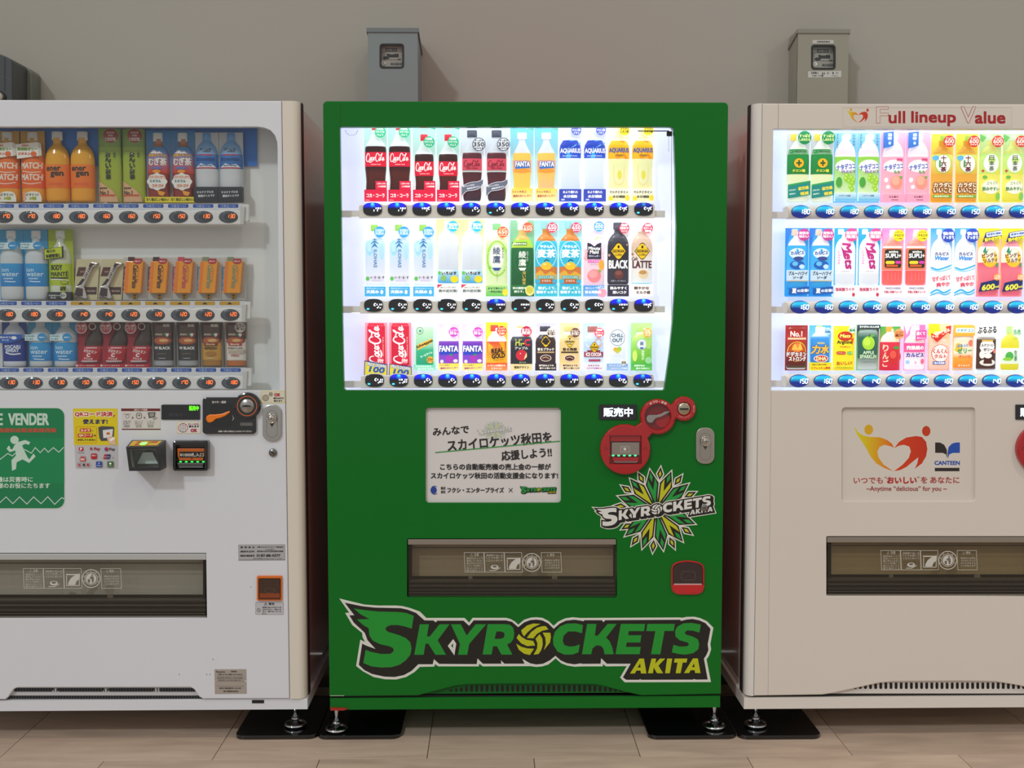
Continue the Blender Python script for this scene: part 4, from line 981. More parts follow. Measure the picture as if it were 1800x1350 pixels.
for i, (a, b, c, e) in enumerate([('ご希望の商品', 'を選ぶ', 'Select', '請選擇'), ('QRコードを', '表示する', 'Display', '顯示碼'), ('リーダーに', 'かざす', 'Hold over', '對準')]):
    cx = 223 + i * 21
    for j, t in enumerate((a, b, c, e)): mb.text(T, t, cx, 740.5 + j * 3.1, 14 - j * 1.5, 2.3, '#4a4642')
    if i: mb.flat(T, [(cx - 11.5, 732), (cx - 9, 734), (cx - 11.5, 736)], '#6e2320')
mb.build('instruction_sticker', lm)
mb = MB('gloss_black'); mb.prism(T, rr(284, 711, 351.8, 737.6, 1.5, 3), 0, .0035, '#141619', b=.001, k=619); mb.lay = .0037
mb.text(T, '販売中', 341.5, 717.3, 16.5, 8, '#58e614', .3, mat='glow', res=3); mb.text(T, '準備中', 310, 729, 25, 6, '#2b2e33', .3); mb.flat(T, ell(332.5, 718.5, 1, 1, 8), '#3a3c40')
mb.build('status_display', lm)
mb = MB('print'); mb.prism(T, rr(311, 741.5, 353.4, 762.4, 1.5, 2), 0, .0004, '#d9cf7c'); mb.lay = .0005; mb.flat(T, rr(312, 742.4, 352.4, 761.4, 1.2, 2), '#e4e0dc')
mb.line(T, ell(322, 752, 8, 7.6, 24), 1.1, '#b01e38', closed=True); mb.flat(T, [(318, 745), (326, 745), (326, 759), (318, 759)], '#e4e0dc'); mb.line(T, [(318, 745), (326, 745), (326, 759), (318, 759)], .6, '#33304a', closed=True); mb.line(T, ell(322, 748.4, 1.9, 1.9, 12), .6, '#b01e38', closed=True); mb.text(T, '1000', 322, 753, 5.5, 1.8, '#33304a'); mb.text(T, '札', 322, 756.6, 2.6, 2.6, '#33304a')
mb.text(T, '新しい1000円札', 340.5, 745.3, 19, 2, '#a82a3c', .1); mb.text(T, '使えます', 341, 749.4, 18, 3.6, '#28242c', .2); mb.text(T, 'OK', 341, 756.6, 11, 5.4, '#b01e38', .4)
mb.build('banknote_sticker', lm)
mb = MB('print'); mb.prism(T, [(458.5, 688), (500, 687), (501, 708.4), (458.8, 708.8)], 0, .0004, '#d6c94a'); mb.lay = .0005; mb.flat(T, [(459.5, 689), (499.3, 688), (500, 707.4), (459.8, 707.8)], '#dcd6c4')
mb.flat(T, ell(467, 699.5, 6, 6, 20), '#8f8a78'); mb.flat(T, ell(467, 699.5, 4.6, 4.6, 20), '#aaa48e'); mb.flat(T, ell(476, 693, 3.8, 3.8, 16), '#9a947e'); mb.text(T, 'OK', 487.5, 694, 10, 5.4, '#b01e28', .4); mb.text(T, '新500円', 489.5, 700, 17, 3.2, '#2a2622', .15); mb.text(T, '使えます', 489, 704.6, 15, 3, '#2a2622', .15)
mb.build('coin_sticker', lm)
# coin mechanism
mb = MB('gloss'); BK = '#17181a'
mb.prism(T, rr(357, 698, 451, 762.5, 6, 4), 0, .009, BK, b=.003, k=619)
mb.prism(T, ell(436, 713, 23.6, 23.6, 36), 0, .013, '#1b1c1e', b=.004, k=619)
mb.flat(T, rr(371, 709, 410, 750, 9, 5), '#0b0b0c', .0093); mb.flat(T, ell(392, 729, 20, 20, 24), '#0e0e10', .0095)
mb.line(T, ell(436, 713, 17, 17, 34), 1.2, '#e0671a', .0134, closed=True)
mb.text(T, 'おつり・返却', 386.5, 706.3, 24, 4.2, '#d0cec8', .25, d=.0098); mb.text(T, 'お願い1度に20枚以上入れないでください', 414.5, 757.5, 59, 3, '#c8c6c0', .12, d=.0098)
for i in range(4): mb.line(T, ell(426.5 + i * 5.3, 745, 2.5, 2.5, 14), .5, '#a8a6a2', .0098, closed=True); mb.text(T, ['500', '100', '50', '10'][i], 426.5 + i * 5.3, 745, 3, 1.4, '#a8a6a2', d=.0098)
mb.flat(T, [(409.5, 728), (413, 735), (409.5, 740), (411, 734)], '#9a9a98', .0099)
u = mb.build('coin_panel', lm)
mb = MB('plastic'); mb.prism(T, [(364.5, 735), (366, 730.5), (371, 727.8), (382, 727.6), (392, 726.5), (403, 722.4), (407, 721.8), (406, 724.6), (398, 730.4), (390, 733.6), (382, 735.4), (377, 740), (371, 742.4), (366.5, 740)], .009, .018, '#ef7d14', b=.002, k=619); mb.build('return_lever', u)
mb = MB('metal'); p = F0(436, 713); mb.lathe([(.0205, 0), (.0205, .014), (.018, .0165)], (p.x, 0, p.z), (0, -1, 0), '#a9a7a2', n=28); mb.flat(T, [(428, 712.2), (436, 711.2), (443.5, 712.4), (443, 714), (428.5, 714.2)], '#0c0b0a', .0172, 'matte'); mb.build('coin_slot', u)
lock_plate(lm, 462.3, 711, 495.5, 775, '#bfbdb8')
mb = MB('metal'); p = F0(480, 795.6); mb.lathe([(.0115, 0), (.0115, .004), (.010, .006)], (p.x, 0, p.z), (0, -1, 0), '#7e7c7a', n=22); mb.line(F0, [(477.5, 793), (483, 798)], 1.6, '#141312', .0064, 'matte'); mb.build('keyhole', lm)
# code reader: a deep dark housing with a slanted glass front
def hexa(mb, f, b, col, mat=None, skip=()):
    fs = [(0, 1, 2, 3), (0, 1, 5, 4), (1, 2, 6, 5), (2, 3, 7, 6), (3, 0, 4, 7)]
    mb.add(list(f) + list(b), [q for i, q in enumerate(fs) if i not in skip], col, mat)
Tf = PXF(-.075)
def inr(q, s): cx = sum(p[0] for p in q) / 4; cy = sum(p[1] for p in q) / 4; return [(cx + (u - cx) * s, cy + (v - cy) * s) for u, v in q]
fq = [(221.5, 786), (277.5, 785), (281.5, 827.5), (227, 828)]
fb = [(232, 773.5), (291.5, 773.5), (292.5, 822), (236, 822.5)]
fi = [(228.5, 790), (275, 789), (279, 821), (232.5, 821.5)]
mb = MB('plastic'); fw = [Tf(*p) for p in fq]; bw = [F0(*p) for p in fb]
hexa(mb, fw, bw, '#303234', skip=(0,)); iw = [Tf(*p) for p in fi]; ii = [PXF(-.015)(*p) for p in [(235, 793), (279, 791), (283, 820), (240, 821)]]
mb.add(fw + iw, [(0, 1, 5, 4), (1, 2, 6, 5), (2, 3, 7, 6), (3, 0, 4, 7)], '#2b2d2f')
hexa(mb, iw, ii, '#a3a69f', skip=(0,)); mb.add(ii, [(0, 1, 2, 3)], '#9a9d97')
T4 = PXF(-.03); mb.add([T4(251, 795), T4(268, 795), T4(278, 815), T4(241, 815.5)], [(0, 1, 2, 3)], '#c9d6d0'); mb.add([T4(253, 793.5), T4(265, 793.5), T4(265, 795), T4(253, 795)], [(0, 1, 2, 3)], '#3a3c3c')
u = mb.build('code_reader', lm)
mb = MB('glass'); mb.add([Tf(*p) - Vector((0, -.001, 0)) for p in fi], [(0, 1, 2, 3)], '#ffffff'); mb.build('reader_window', u)
mb = MB('print')
def TT(u_, v_, d=0.):           # the sloping top of the reader
    a = fw[0].lerp(fw[1], u_); b = bw[0].lerp(bw[1], u_); q = a.lerp(b, v_); return q + Vector((0, -d * .3, d))
mb.add([TT(.06, .15, .0006), TT(.93, .15, .0006), TT(.93, .85, .0006), TT(.06, .85, .0006)], [(0, 1, 2, 3)], '#e2b414')
mb.text(TT, 'QRコード決済', .52, .66, .62, .26, '#c01e2a', .006, d=.0012, yd=1); mb.text(TT, '使えます!', .42, .34, .42, .22, '#c01e2a', .005, d=.0012, yd=1); mb.flat(lambda a, b, d=0.: TT(a, b, .0016), ell(.46, .42, .11, .22, 14), '#7dff6a', mat='glow')
mb.build('reader_sticker', u)
# banknote slot
mb = MB('gloss'); T = F0
rec = [(313, 781), (363, 781), (363, 822), (313, 822)]
mb.prism(T, rr(307.5, 773, 369, 826, 4, 4), 0, .024, '#131415', b=.004, k=619, holes=[rec])
mb.flat(T, rec, '#0c0c0d', .001)
u = mb.build('banknote_slot', lm)
mb = MB('plastic'); mb.prism(T, [(314, 787), (362, 787), (362, 800), (359, 808), (318, 808), (315, 800)], .004, .017, '#c4621c', b=.001, k=619)
mb.flat(T, [(318.5, 792.5), (361, 792.5), (361, 803), (318.5, 803)], '#24201d', .0175); mb.text(T, '¥1000札入口', 340, 798, 41, 6.2, '#c8c2b8', .25, d=.018, res=3); mb.flat(T, [(337.5, 804), (342.5, 804), (340, 806.5)], '#5a2a10', .0178)
mb.prism(T, [(314, 812), (362, 812), (359, 820.5), (318, 820.5)], .004, .02, '#4a4b4b', b=.002, k=619); mb.line(T, [(318, 819.5), (360, 819.5)], 1, '#8a8c8c', .0204)
for i in range(5): mb.flat(T, ell(320.5 + i * 10, 810.2, 2.6, 1.3, 10), '#27e24a', .0182, 'glow')
mb.build('note_guide', u)
flap(lm, -200, 972.5, 363, 1086.5, 41, 1.02, tone='#c4c9c4', hinge='#b4b5b3')
# stickers, coin return, data plate
mb = MB('print'); T = F0
mb.prism(T, [(419, 957.5), (501, 957), (501.5, 985), (419.5, 985.5)], 0, .0004, '#8b8b8d'); mb.lay = .0005; mb.flat(T, [(419.8, 958.3), (500.3, 957.8), (500.7, 983), (420.2, 983.4)], '#adadaf')
for i, (a, b) in enumerate([('管 理 者 名', '大塚ウエルネスベンディング株式会社'), ('連絡先住所', '秋田県大仙市太田町国見字柳原'), ('連絡先電話番号', '0187-88-4377')]):
    mb.text(T, a, 435, 962 + i * 7.4, 25, 3.2, '#2c2c2e', .12); mb.text(T, b, 475 if i < 2 else 472, 961.6 + i * 7.4, 46 if i < 2 else 41, 2.8 if i < 2 else 4.2, '#2c2c2e', .1 if i < 2 else .3)
mb.text(T, '大仙営業所', 474, 965.8, 15, 2.2, '#3a3a3c'); mb.text(T, '受付時間 平日 9:00〜17:00', 470, 981.6, 50, 2, '#3a3a3c')
mb.build('contact_plate', lm)
mb = MB('gloss'); mb.prism(T, rr(452, 1011.5, 496.5, 1055.5, 2.5, 3), 0, .006, '#d96a12', b=.002, k=619, holes=[rr(455, 1016, 494, 1053.5, 2, 3)]); mb.flat(T, rr(455, 1016, 494, 1053.5, 2, 3), '#5a2408', .001)
u = mb.build('coin_return', lm); mb = MB('gloss_black'); mb.prism(T, rr(456.5, 1017, 493, 1050, 2, 3), .002, .005, '#3a2418', b=.001, k=619); mb.flat(T, [(457, 1042), (492.5, 1042), (492.5, 1050), (457, 1050)], '#8a3a0e', .0053); mb.line(T, ell(475, 1037, 9, 4, 18), .5, '#6d5040', .0055, closed=True); mb.build('return_flap', u)
mb = MB('print'); mb.prism(T, rr(449, 1058, 498.5, 1080.5, 1.5, 2), 0, .0004, '#8b8b90'); mb.lay = .0005; mb.flat(T, rr(449.6, 1058.6, 497.9, 1079.9, 1.4, 2), '#bebec2')
mb.text(T, '⚠ 警告', 473.5, 1061.6, 18, 4.6, '#3a3a40', .2); mb.line(T, ell(455, 1072.5, 3, 3, 14), .7, '#3a3a40', closed=True); mb.line(T, [(453, 1070.5), (457, 1074.5)], .7, '#3a3a40')
for i, t in enumerate(['感電の恐れがあるため', '水をかけない、物を入れ', 'ない、開けないでくだ', 'さい。']): mb.text(T, t, 478 if i < 3 else 465, 1067.5 + i * 3.6, 33 if i < 3 else 8, 2.6, '#3a3a40', .06)
mb.build('warning_sticker', lm)
mb = MB('print'); mb.prism(T, [(377, 1176.5), (433, 1176.2), (433.8, 1219.4), (377.8, 1220)], 0, .0005, '#a69c92'); mb.lay = .0006
mb.text(T, 'Panasonic', 388, 1180.8, 16, 2.8, '#332e2a', .2); mb.text(T, '自動販売機', 411, 1180.3, 10, 2.4, '#4a443e', .1); mb.text(T, '品番 NS-W36 電源 100V 50/60Hz', 405, 1185.5, 42, 2.4, '#4a443e', .1)
for y in (1189, 1193.4, 1197.5, 1206): mb.line(T, [(382, y), (429, y)], .35, '#6a625a')
for i, (a, w) in enumerate([('電熱装置 消費電力 冷媒 総重量', 44), ('定格電流 5.4A 有効内容積 520L', 40)]): mb.text(T, a, 404, 1191.3 + i * 4.2, w, 2, '#4a443e')
mb.text(T, '型式 製造番号 2016年', 405, 1209.5, 38, 2.4, '#4a443e', .08); mb.text(T, '富士電機株式会社', 406, 1214.8, 26, 2.6, '#4a443e', .08)
for q in ((377.5, 1197.6), (432, 1197)): mb.flat(T, ell(*q, 1.3, 1.3, 10), '#d8d4cc')
mb.build('data_plate', lm)
mb = MB('matte')
for q in ((441, 1032), (374.5, 1159), (315, 1185.5), (363.5, 1185.5), (369.5, 1185.5)): mb.flat(F0, ell(*q, .8, .9, 8), '#2a2826', .0003)
mb.build('screw_hole', lm)
foot(lm, 519.5, 1276)

pad(412, 557, 'black plate under the right foot of the unlit white machine')
pad(557.5, 704, 'black plate under the left foot of the green machine')
pad(1140, 1297, 'black plate under the right foot of the green machine')
pad(1299, 1446, 'black plate under the left foot of the lit white machine')

# ------------------------------------------------------------------ meter boxes on the wall
def meter_box(px0, px1, pyt, dep, name, label, tags=False):
    bc, lc = ('#8f8d80', '#85837a') if tags else ('#7c898a', '#6f7b7c')
    Yf = WALL_Y - dep; T = PXF(Yf)
    xl, xr = PW(px0, 120, Yf).x, PW(px1, 120, Yf).x; zt = PW((px0 + px1) / 2, pyt, Yf).z; zb = 1.45
    r = root(name, ((xl + xr) / 2, WALL_Y, zb), label, 'meter box', 'meter boxes on the wall behind the machines')
    cx = (px0 + px1) / 2; wx = cx + (-2 if not tags else 1)
    k = 1950 / 3.8
    win = rr(wx - 20.5, pyt + 27, wx + 20.5, pyt + 69, 4.5, 4)
    wm = [(PW(u, v, Yf).x, PW(u, v, Yf).z) for u, v in win]
    mb = MB('paint')
    mb.add([(xl, Yf, zb), (xr, Yf, zb), (xr, WALL_Y, zb), (xl, WALL_Y, zb), (xl, Yf, zt), (xr, Yf, zt), (xr, WALL_Y, zt), (xl, WALL_Y, zt)], [(1, 2, 6, 5), (3, 0, 4, 7), (3, 2, 1, 0)], bc)
    mb.prism(WXF(Yf), [(xl, zb), (xr, zb), (xr, zt), (xl, zt)], -.004, .0, bc, holes=[wm])
    mb.build('housing', r)
    mb = MB('paint'); h = .012; e = .004
    f = [(xl - e, Yf - e, zt - h), (xr + e, Yf - e, zt - h), (xr + e, Yf - e, zt + .002), (xl - e, Yf - e, zt + .002)]
    dz = -.03
    b = [(xl - e, WALL_Y, zt - h + dz), (xr + e, WALL_Y, zt - h + dz), (xr + e, WALL_Y, zt + .002 + dz), (xl - e, WALL_Y, zt + .002 + dz)]
    mb.add(f + b, [(0, 1, 2, 3), (0, 1, 5, 4), (1, 2, 6, 5), (2, 3, 7, 6), (3, 0, 4, 7)], lc); mb.build('lid', r)
    mb = MB('print'); T5 = PXF(Yf + .018); x0, y0_ = wx - 23, pyt + 24
    mb.prism(T5, [(wx - 24, pyt + 23), (wx + 24, pyt + 23), (wx + 24, pyt + 72), (wx - 24, pyt + 72)], -.001, 0, '#98968e')
    mb.flat(T5, [(wx - 11, pyt + 34), (wx + 9, pyt + 34), (wx + 9, pyt + 40), (wx - 11, pyt + 40)], '#33353a'); mb.text(T5, '04815', wx - 1, pyt + 37, 16, 3.6, '#8f9190', .2)
    mb.line(T5, [(wx - 20, pyt + 40.6), (wx + 20, pyt + 40.6)], .8, '#4c4c4a')
    mb.flat(T5, [(wx - 9, pyt + 44), (wx - 5, pyt + 44), (wx - 4, pyt + 45), (wx + 4, pyt + 45), (wx + 5, pyt + 44), (wx + 12, pyt + 44), (wx + 12, pyt + 50.5), (wx - 5, pyt + 50.5), (wx - 9, pyt + 47)], '#23252a')
    mb.flat(T5, ell(wx - 10, pyt + 51.5, 5.6, 3.2, 18), '#2b2c2f'); mb.flat(T5, ell(wx - 15, pyt + 60, 4.6, 3.6, 16), '#dddbd2'); mb.text(T5, '検', wx - 15, pyt + 60, 3, 3, '#4a4a48')
    mb.flat(T5, [(wx - 2, pyt + 60), (wx + 20, pyt + 60), (wx + 20, pyt + 64), (wx - 2, pyt + 64)], '#3a3c3e'); mb.text(T5, '単相2線式', wx + 2, pyt + 54.6, 15, 2.2, '#55554f'); mb.text(T5, 'kWh', wx + 13, pyt + 54, 6, 3, '#3a3a38', .2); mb.text(T5, '100V 30A', wx + 9, pyt + 62, 17, 2.2, '#a8aaa8')
    mb.build('meter_dial', r)
    mb = MB('matte'); mb.prism(T, inset(win, -1.0), -.004, .0012, '#1d1f21', holes=[inset(win, 2.2)]); mb.build('window_gasket', r)
    mb = MB('glass'); mb.flat(PXF(Yf + .003), win, '#ffffff', 0.); mb.build('meter_window', r)
    if tags:
        mb = MB('print'); mb.prism(T, [(wx - 19, pyt + 18), (wx + 18, pyt + 18), (wx + 18, pyt + 24), (wx - 19, pyt + 24)], 0, .0006, '#b5b5ae'); mb.lay = .0008
        mb.text(T, '自動販売機用', wx, pyt + 21, 22, 2.6, '#3c3c3a', .1); mb.build('paper_tag', r)
        mb = MB('print'); mb.prism(T, [(wx - 27, pyt + 73), (wx + 31.5, pyt + 72), (wx + 31.5, pyt + 83), (wx - 27, pyt + 84)], 0, .0006, '#b9b9b4'); mb.lay = .0008
        mb.text(T, '自販機(1)', wx - 15, pyt + 76, 13, 4, '#3c3c3a', .15); mb.text(T, '▲▲', wx, pyt + 76, 6, 4, '#2a2a28'); mb.text(T, '空', wx + 8, pyt + 76, 4, 4, '#5a5a58'); mb.text(T, '◆', wx + 17, pyt + 76, 3, 5, '#2a2a28'); mb.text(T, 'm', wx + 24, pyt + 76, 4, 3, '#6a6a68')
        mb.text(T, 'スポーツ様', wx - 10, pyt + 80.6, 20, 3.2, '#4a4a48', .1); mb.text(T, 'パネル', wx + 20, pyt + 80.6, 10, 2.6, '#4a4a48'); mb.build('paper_label', r)
meter_box(647, 734.5, 50.5, .20, 'meter_box', 'grey-blue metal meter box with a small window on the wall above the green machine')
meter_box(1401.5, 1491, 52.5, .115, 'meter_box', 'grey metal meter box with paper labels on the wall above the lit white machine', True)
# dark ribbed housing over the unlit machine, cut by the left edge of the photograph
Yq = .66; T = PXF(Yq)
r = root('cable_housing', (PW(-40, 175, Yq).x, .74, 1.72), 'dark grey rounded plastic housing on the wall above the unlit white machine', 'housing')
mb = MB('plastic')
mb.prism(T, [(-120, 210), (-120, 92), (0, 95), (10, 99), (19, 104), (21.5, 109), (21.5, 210)], -.12, 0, '#3f4346', b=.004, k=520)
mb.line(T, [(8.5, 100), (8.5, 160)], 1.2, '#17191b', .0006); mb.line(T, [(-20, 135), (2, 133), (20, 141)], .8, '#55595c', .0006)
mb.build('shell', r)
mb = MB('plastic'); mb.prism(T, [(-120, 210), (-120, 95), (14, 101), (25, 108), (29, 114), (30, 210)], -.22, -.121, '#6c7066', b=.004, k=520); mb.build('shadow_slab', r)  # darker slab offset to the right, coloured as the housing's shadow on the wall
mb = MB('plastic'); p = T(0, 171, 0); mb.lathe([(.020, 0), (.020, .006), (.015, .010)], (p.x, p.y - .0005, p.z), (0, -1, 0), '#2a2c2e', n=22); mb.lathe([(.0145, .006), (.014, .013), (.010, .016)], (p.x, p.y, p.z), (0, -1, 0), '#a8a48e', n=20); mb.build('knob', r)

# ------------------------------------------------------------------ lights inside the two lit displays
def display_lights(xa, xb, rows, y=.03):
    for (z, zl) in rows:
        o = lamp('display_led_bar', 'AREA', ((xa + xb) / 2, y, z), ((xa + xb) / 2, y + .05, z - .10), 0.30 * (xb - xa) / .95, (.93, .96, 1.), shape='RECTANGLE', size=xb - xa, size_y=.03)
zr = lambda py: PW(900, py, .03).z
display_lights(GX0 + .07, GX1 - .13, [(zr(213), 0), (zr(385), 0), (zr(553), 0)])
display_lights(RXL + .07, RXR - .13, [(zr(217), 0), (zr(387), 0), (zr(554), 0)])

# ================================================================== the drinks and snacks on show
SHAPES = {
    'pet': [(0, .86), (.02, .97), (.05, 1), (.62, 1), (.70, .97), (.77, .86), (.83, .66), (.88, .45), (.91, .36), (1, .36)],
    'round': [(0, .86), (.02, .97), (.05, 1), (.60, 1), (.68, .99), (.75, .93), (.81, .80), (.86, .6), (.89, .42), (.92, .36), (1, .36)],
    'cola': [(0, .80), (.03, .90), (.10, .95), (.16, .93), (.24, .90), (.32, .93), (.42, 1), (.68, 1), (.72, .98), (.77, .85), (.83, .6), (.89, .42), (.93, .36), (1, .36)],
    'square': [(0, .9), (.02, 1), (.07, .98), (.30, .93), (.44, .93), (.58, 1), (.72, 1), (.78, .93), (.84, .7), (.89, .42), (.93, .36), (1, .36)],
    'canbottle': [(0, .92), (.02, 1), (.66, 1), (.74, .90), (.82, .62), (.85, .52), (1, .52)],
    'jar': [(0, .9), (.03, 1), (.66, 1), (.76, .85), (.84, .5), (.88, .45), (1, .45)],
    'can': [(0, .86), (.03, 1), (.93, 1), (.97, .90), (1, .88)],
    'tilt': [(0, .86), (.03, 1), (.55, .93), (.75, .66), (.88, .5), (1, .46)],
    'carton': [(0, 1), (1, 1)],
}
class PB:
    def __init__(s, lit, sc):
        s.lit = lit; s.sc = sc; s.parts = []; s.prof = None; s.k = .35; s.dm = .004; s.cur = None; s.curved = False
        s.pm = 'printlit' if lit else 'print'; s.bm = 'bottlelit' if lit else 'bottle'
    def T(s, u, v, d=0.): return Vector((u * s.sc, -d, v * s.sc))
    def rad(s, v):
        p = s.prof
        if v <= p[0][0]: return p[0][1]
        for (a, ra), (b, rb) in zip(p, p[1:]):
            if v <= b: return ra + (rb - ra) * (v - a) / max(b - a, 1e-6)
        return p[-1][1]
    def bul(s, u, v):
        r = s.rad(v); return s.k * math.sqrt(max(0, r * r - u * u)) * s.sc
    def Tc(s, u, v, d=0.): return Vector((u * s.sc + s.sh(v), -(d + s.bul(u, v)), v * s.sc))
    def sh(s, v): return 0.
    def new(s, name, mat): s.cur = MB(mat); s.cur.step = .00022; s.parts.append((name, s.cur)); return s.cur
    def F(s): return s.Tc if s.curved else (lambda u, v, d=0.: s.T(u, v, d + s.base))
    def cuts(s): return [s.hw * x for x in (-.8, -.5, -.2, .2, .5, .8)] if s.curved else None
    # printed card behind the item
    def card(s, w, h, c0, c1, v0=0, n=5):
        m = s.new('backing_card', s.pm); s.curved = False; s.base = .0008
        m.prism(s.T, [(-w / 2, v0), (w / 2, v0), (w / 2, v0 + h), (-w / 2, v0 + h)], -.0008, .0005, c1); m.lay = 0
        m.grad(s.F(), -w / 2, v0, w / 2, v0 + h, c1, c0, n)
    def body(s, shape, hw, v0, v1, cols, k=.35, name='bottle'):
        s.hw = hw; s.k = k; s.prof = [(v0 + f * (v1 - v0), r * hw) for f, r in SHAPES[shape]]
        s.dm = k * hw * s.sc + .0012
        m = s.new(name, s.bm); s.curved = True
        if isinstance(cols, str): cols = [(0, cols), (1, cols)]
        vs_ = sorted(set([p[0] for p in s.prof] + [v0 + f * (v1 - v0) for f, _ in cols]))
        def colat(f):
            for (a, ca), (b, cb) in zip(cols, cols[1:]):
                if f <= b + 1e-6: return mix(ca, cb, (f - a) / max(b - a, 1e-6))
            return lin(cols[-1][1])
        n = 14
        for a, b in zip(vs_, vs_[1:]):
            ra, rb = s.rad(a + 1e-5), s.rad(b - 1e-5); fa, fb = (a - v0) / (v1 - v0), (b - v0) / (v1 - v0)
            ca, cb = colat(fa + 1e-5), colat(fb)
            P = []; 
            for v, r in ((a, ra), (b, rb)):
                for i in range(n + 1):
                    t = math.pi * i / n; P.append((-r * math.cos(t) * s.sc + s.sh(v), -k * r * math.sin(t) * s.sc, v * s.sc))
            m.add(P, [(i, i + 1, n + 2 + i, n + 1 + i) for i in range(n)], [ca] * (n + 1) + [cb] * (n + 1), smooth=True)
    def cap(s, hw, v0, v1, col, u=0, name='cap'):
        m = s.new(name, s.bm); n = 10; s.curved = False; s.base = s.dm + .0008
        P = []
        for v, r in ((v0, hw), (v1 - .8, hw), (v1, hw * .9)):
            for i in range(n + 1):
                t = math.pi * i / n; P.append(((u - r * math.cos(t)) * s.sc, -.45 * r * math.sin(t) * s.sc, v * s.sc))
        L = n + 1
        m.add(P, [(j * L + i, j * L + i + 1, (j + 1) * L + i + 1, (j + 1) * L + i) for j in range(2) for i in range(n)], col, smooth=True)
        m.add(P[2 * L:], [tuple(range(L))], col); m.add(P[:L], [tuple(range(L))], col)
        for i in range(1, 8): m.line(lambda a, b, d=0.: s.T(a, b, d + .45 * math.sqrt(max(0, hw * hw - (a - u) ** 2)) * s.sc), [(u - hw + i * hw / 4, v0 + .6), (u - hw + i * hw / 4, v1 - 1.2)], .35, mix(col, '#808080', .25), d=.0002)
    def label(s, v0, v1, c0, c1=None, name='label', grow=0.):
        m = s.new(name, s.pm); s.curved = True; c1 = c1 or c0; n = 14
        vs_ = [v0] + [p[0] for p in s.prof if v0 < p[0] < v1] + [v1]
        for a, b in zip(vs_, vs_[1:]):
            P = []; C = []
            for v in (a, b):
                r = s.rad(v) + .25 + grow
                for i in range(n + 1):
                    t = math.pi * i / n; P.append((-r * math.cos(t) * s.sc + s.sh(v), -s.k * r * math.sin(t) * s.sc - .0003, v * s.sc)); C.append(mix(c1, c0, (v - v0) / (v1 - v0)))
            m.add(P, [(i, i + 1, n + 2 + i, n + 1 + i) for i in range(n)], C, smooth=True)
        m.lay = .0007
    def sleeve(s, v0, v1, w, c0, c1=None, name='caption_strip', u=0):
        m = s.new(name, s.pm); s.curved = False; s.base = s.dm + .0008
        m.prism(s.T, [(u - w / 2, v0), (u + w / 2, v0), (u + w / 2, v1), (u - w / 2, v1)], 0, s.base, c0)
        if c1: m.grad(s.F(), u - w / 2, v0, u + w / 2, v1, c1, c0, 3)
    def badge(s, u, v, r, col, lines=(), tc='#ffffff', rim=None, th=None):
        m = s.new('round_badge', s.pm); s.curved = False; s.base = s.dm + .0032
        m.prism(s.T, ell(u, v, r, r, 26), s.base - .0008, s.base, rim or col); m.lay = 0
        if rim: m.flat(s.F(), ell(u, v, r * .88, r * .88, 24), col)
        n = len(lines)
        for i, t in enumerate(lines):
            h = th[i] if th else min(5, 1.3 * r / max(n, 1)); w = r * (1.6 if n < 3 or i == n // 2 else 1.2)
            yy = v + (n - 1) * r * .28 - i * r * .56 if n > 1 else v
            m.text(s.F(), t, u, yy, w, h, tc, .22, yd=1)
    def t(s, txt, u, v, w, h, col, bold=.25, **kw): s.cur.text(s.F(), txt, u, v, w, h, col, bold, yd=1, cuts=s.cuts(), **kw)
    def r(s, u0, v0, u1, v1, col): s.cur.flat(s.F(), [(u0, v0), (u1, v0), (u1, v1), (u0, v1)], col, cuts=s.cuts())
    def g(s, pts, col): s.cur.flat(s.F(), pts, col, cuts=s.cuts())
    def e(s, u, v, rx, ry, col, n=20): s.cur.flat(s.F(), ell(u, v, rx, ry, n), col, cuts=s.cuts())
    def ring(s, u, v, rx, ry, w, col): s.cur.line(s.F(), ell(u, v, rx, ry, 26), w, col, closed=True)
    def ln(s, pts, w, col): s.cur.line(s.F(), pts, w, col)

def smooth(pts, n=4):
    o = []
    for i in range(len(pts) - 1):
        p0, p1, p2, p3 = pts[max(i - 1, 0)], pts[i], pts[i + 1], pts[min(i + 2, len(pts) - 1)]
        for j in range(n):
            t = j / n
            o.append(tuple(.5 * (2 * p1[k] + (p2[k] - p0[k]) * t + (2 * p0[k] - 5 * p1[k] + 4 * p2[k] - p3[k]) * t * t + (3 * p1[k] - p0[k] - 3 * p2[k] + p3[k]) * t ** 3) for k in (0, 1)))
    return o + [pts[-1]]
COLA = [[(.20, .62), (.17, .93), (.10, .98), (.04, .70), (.02, .38), (.06, .10), (.13, .10), (.18, .32)], [(.24, .55), (.20, .42), (.21, .20), (.25, .20), (.27, .42), (.24, .55), (.28, .50)],
        [(.35, .50), (.32, .55), (.295, .38), (.31, .2), (.36, .28)], [(.435, .50), (.40, .55), (.375, .35), (.40, .2), (.44, .42), (.45, .55), (.435, .25), (.48, .28)], [(.47, .52), (.51, .56)],
        [(.70, .66), (.67, .95), (.60, 1.0), (.54, .72), (.52, .38), (.56, .10), (.63, .10), (.68, .32)], [(.66, .95), (.76, .78), (.84, .86), (.86, 1.0), (.83, .9), (.79, .5), (.79, .25), (.83, .25)],
        [(.745, .55), (.70, .42), (.715, .20), (.75, .20), (.77, .42), (.745, .55)], [(.93, .50), (.895, .55), (.865, .35), (.89, .2), (.93, .42), (.94, .55), (.925, .25), (.99, .32)],
        [(.12, .10), (.24, -.02), (.36, .08)]]
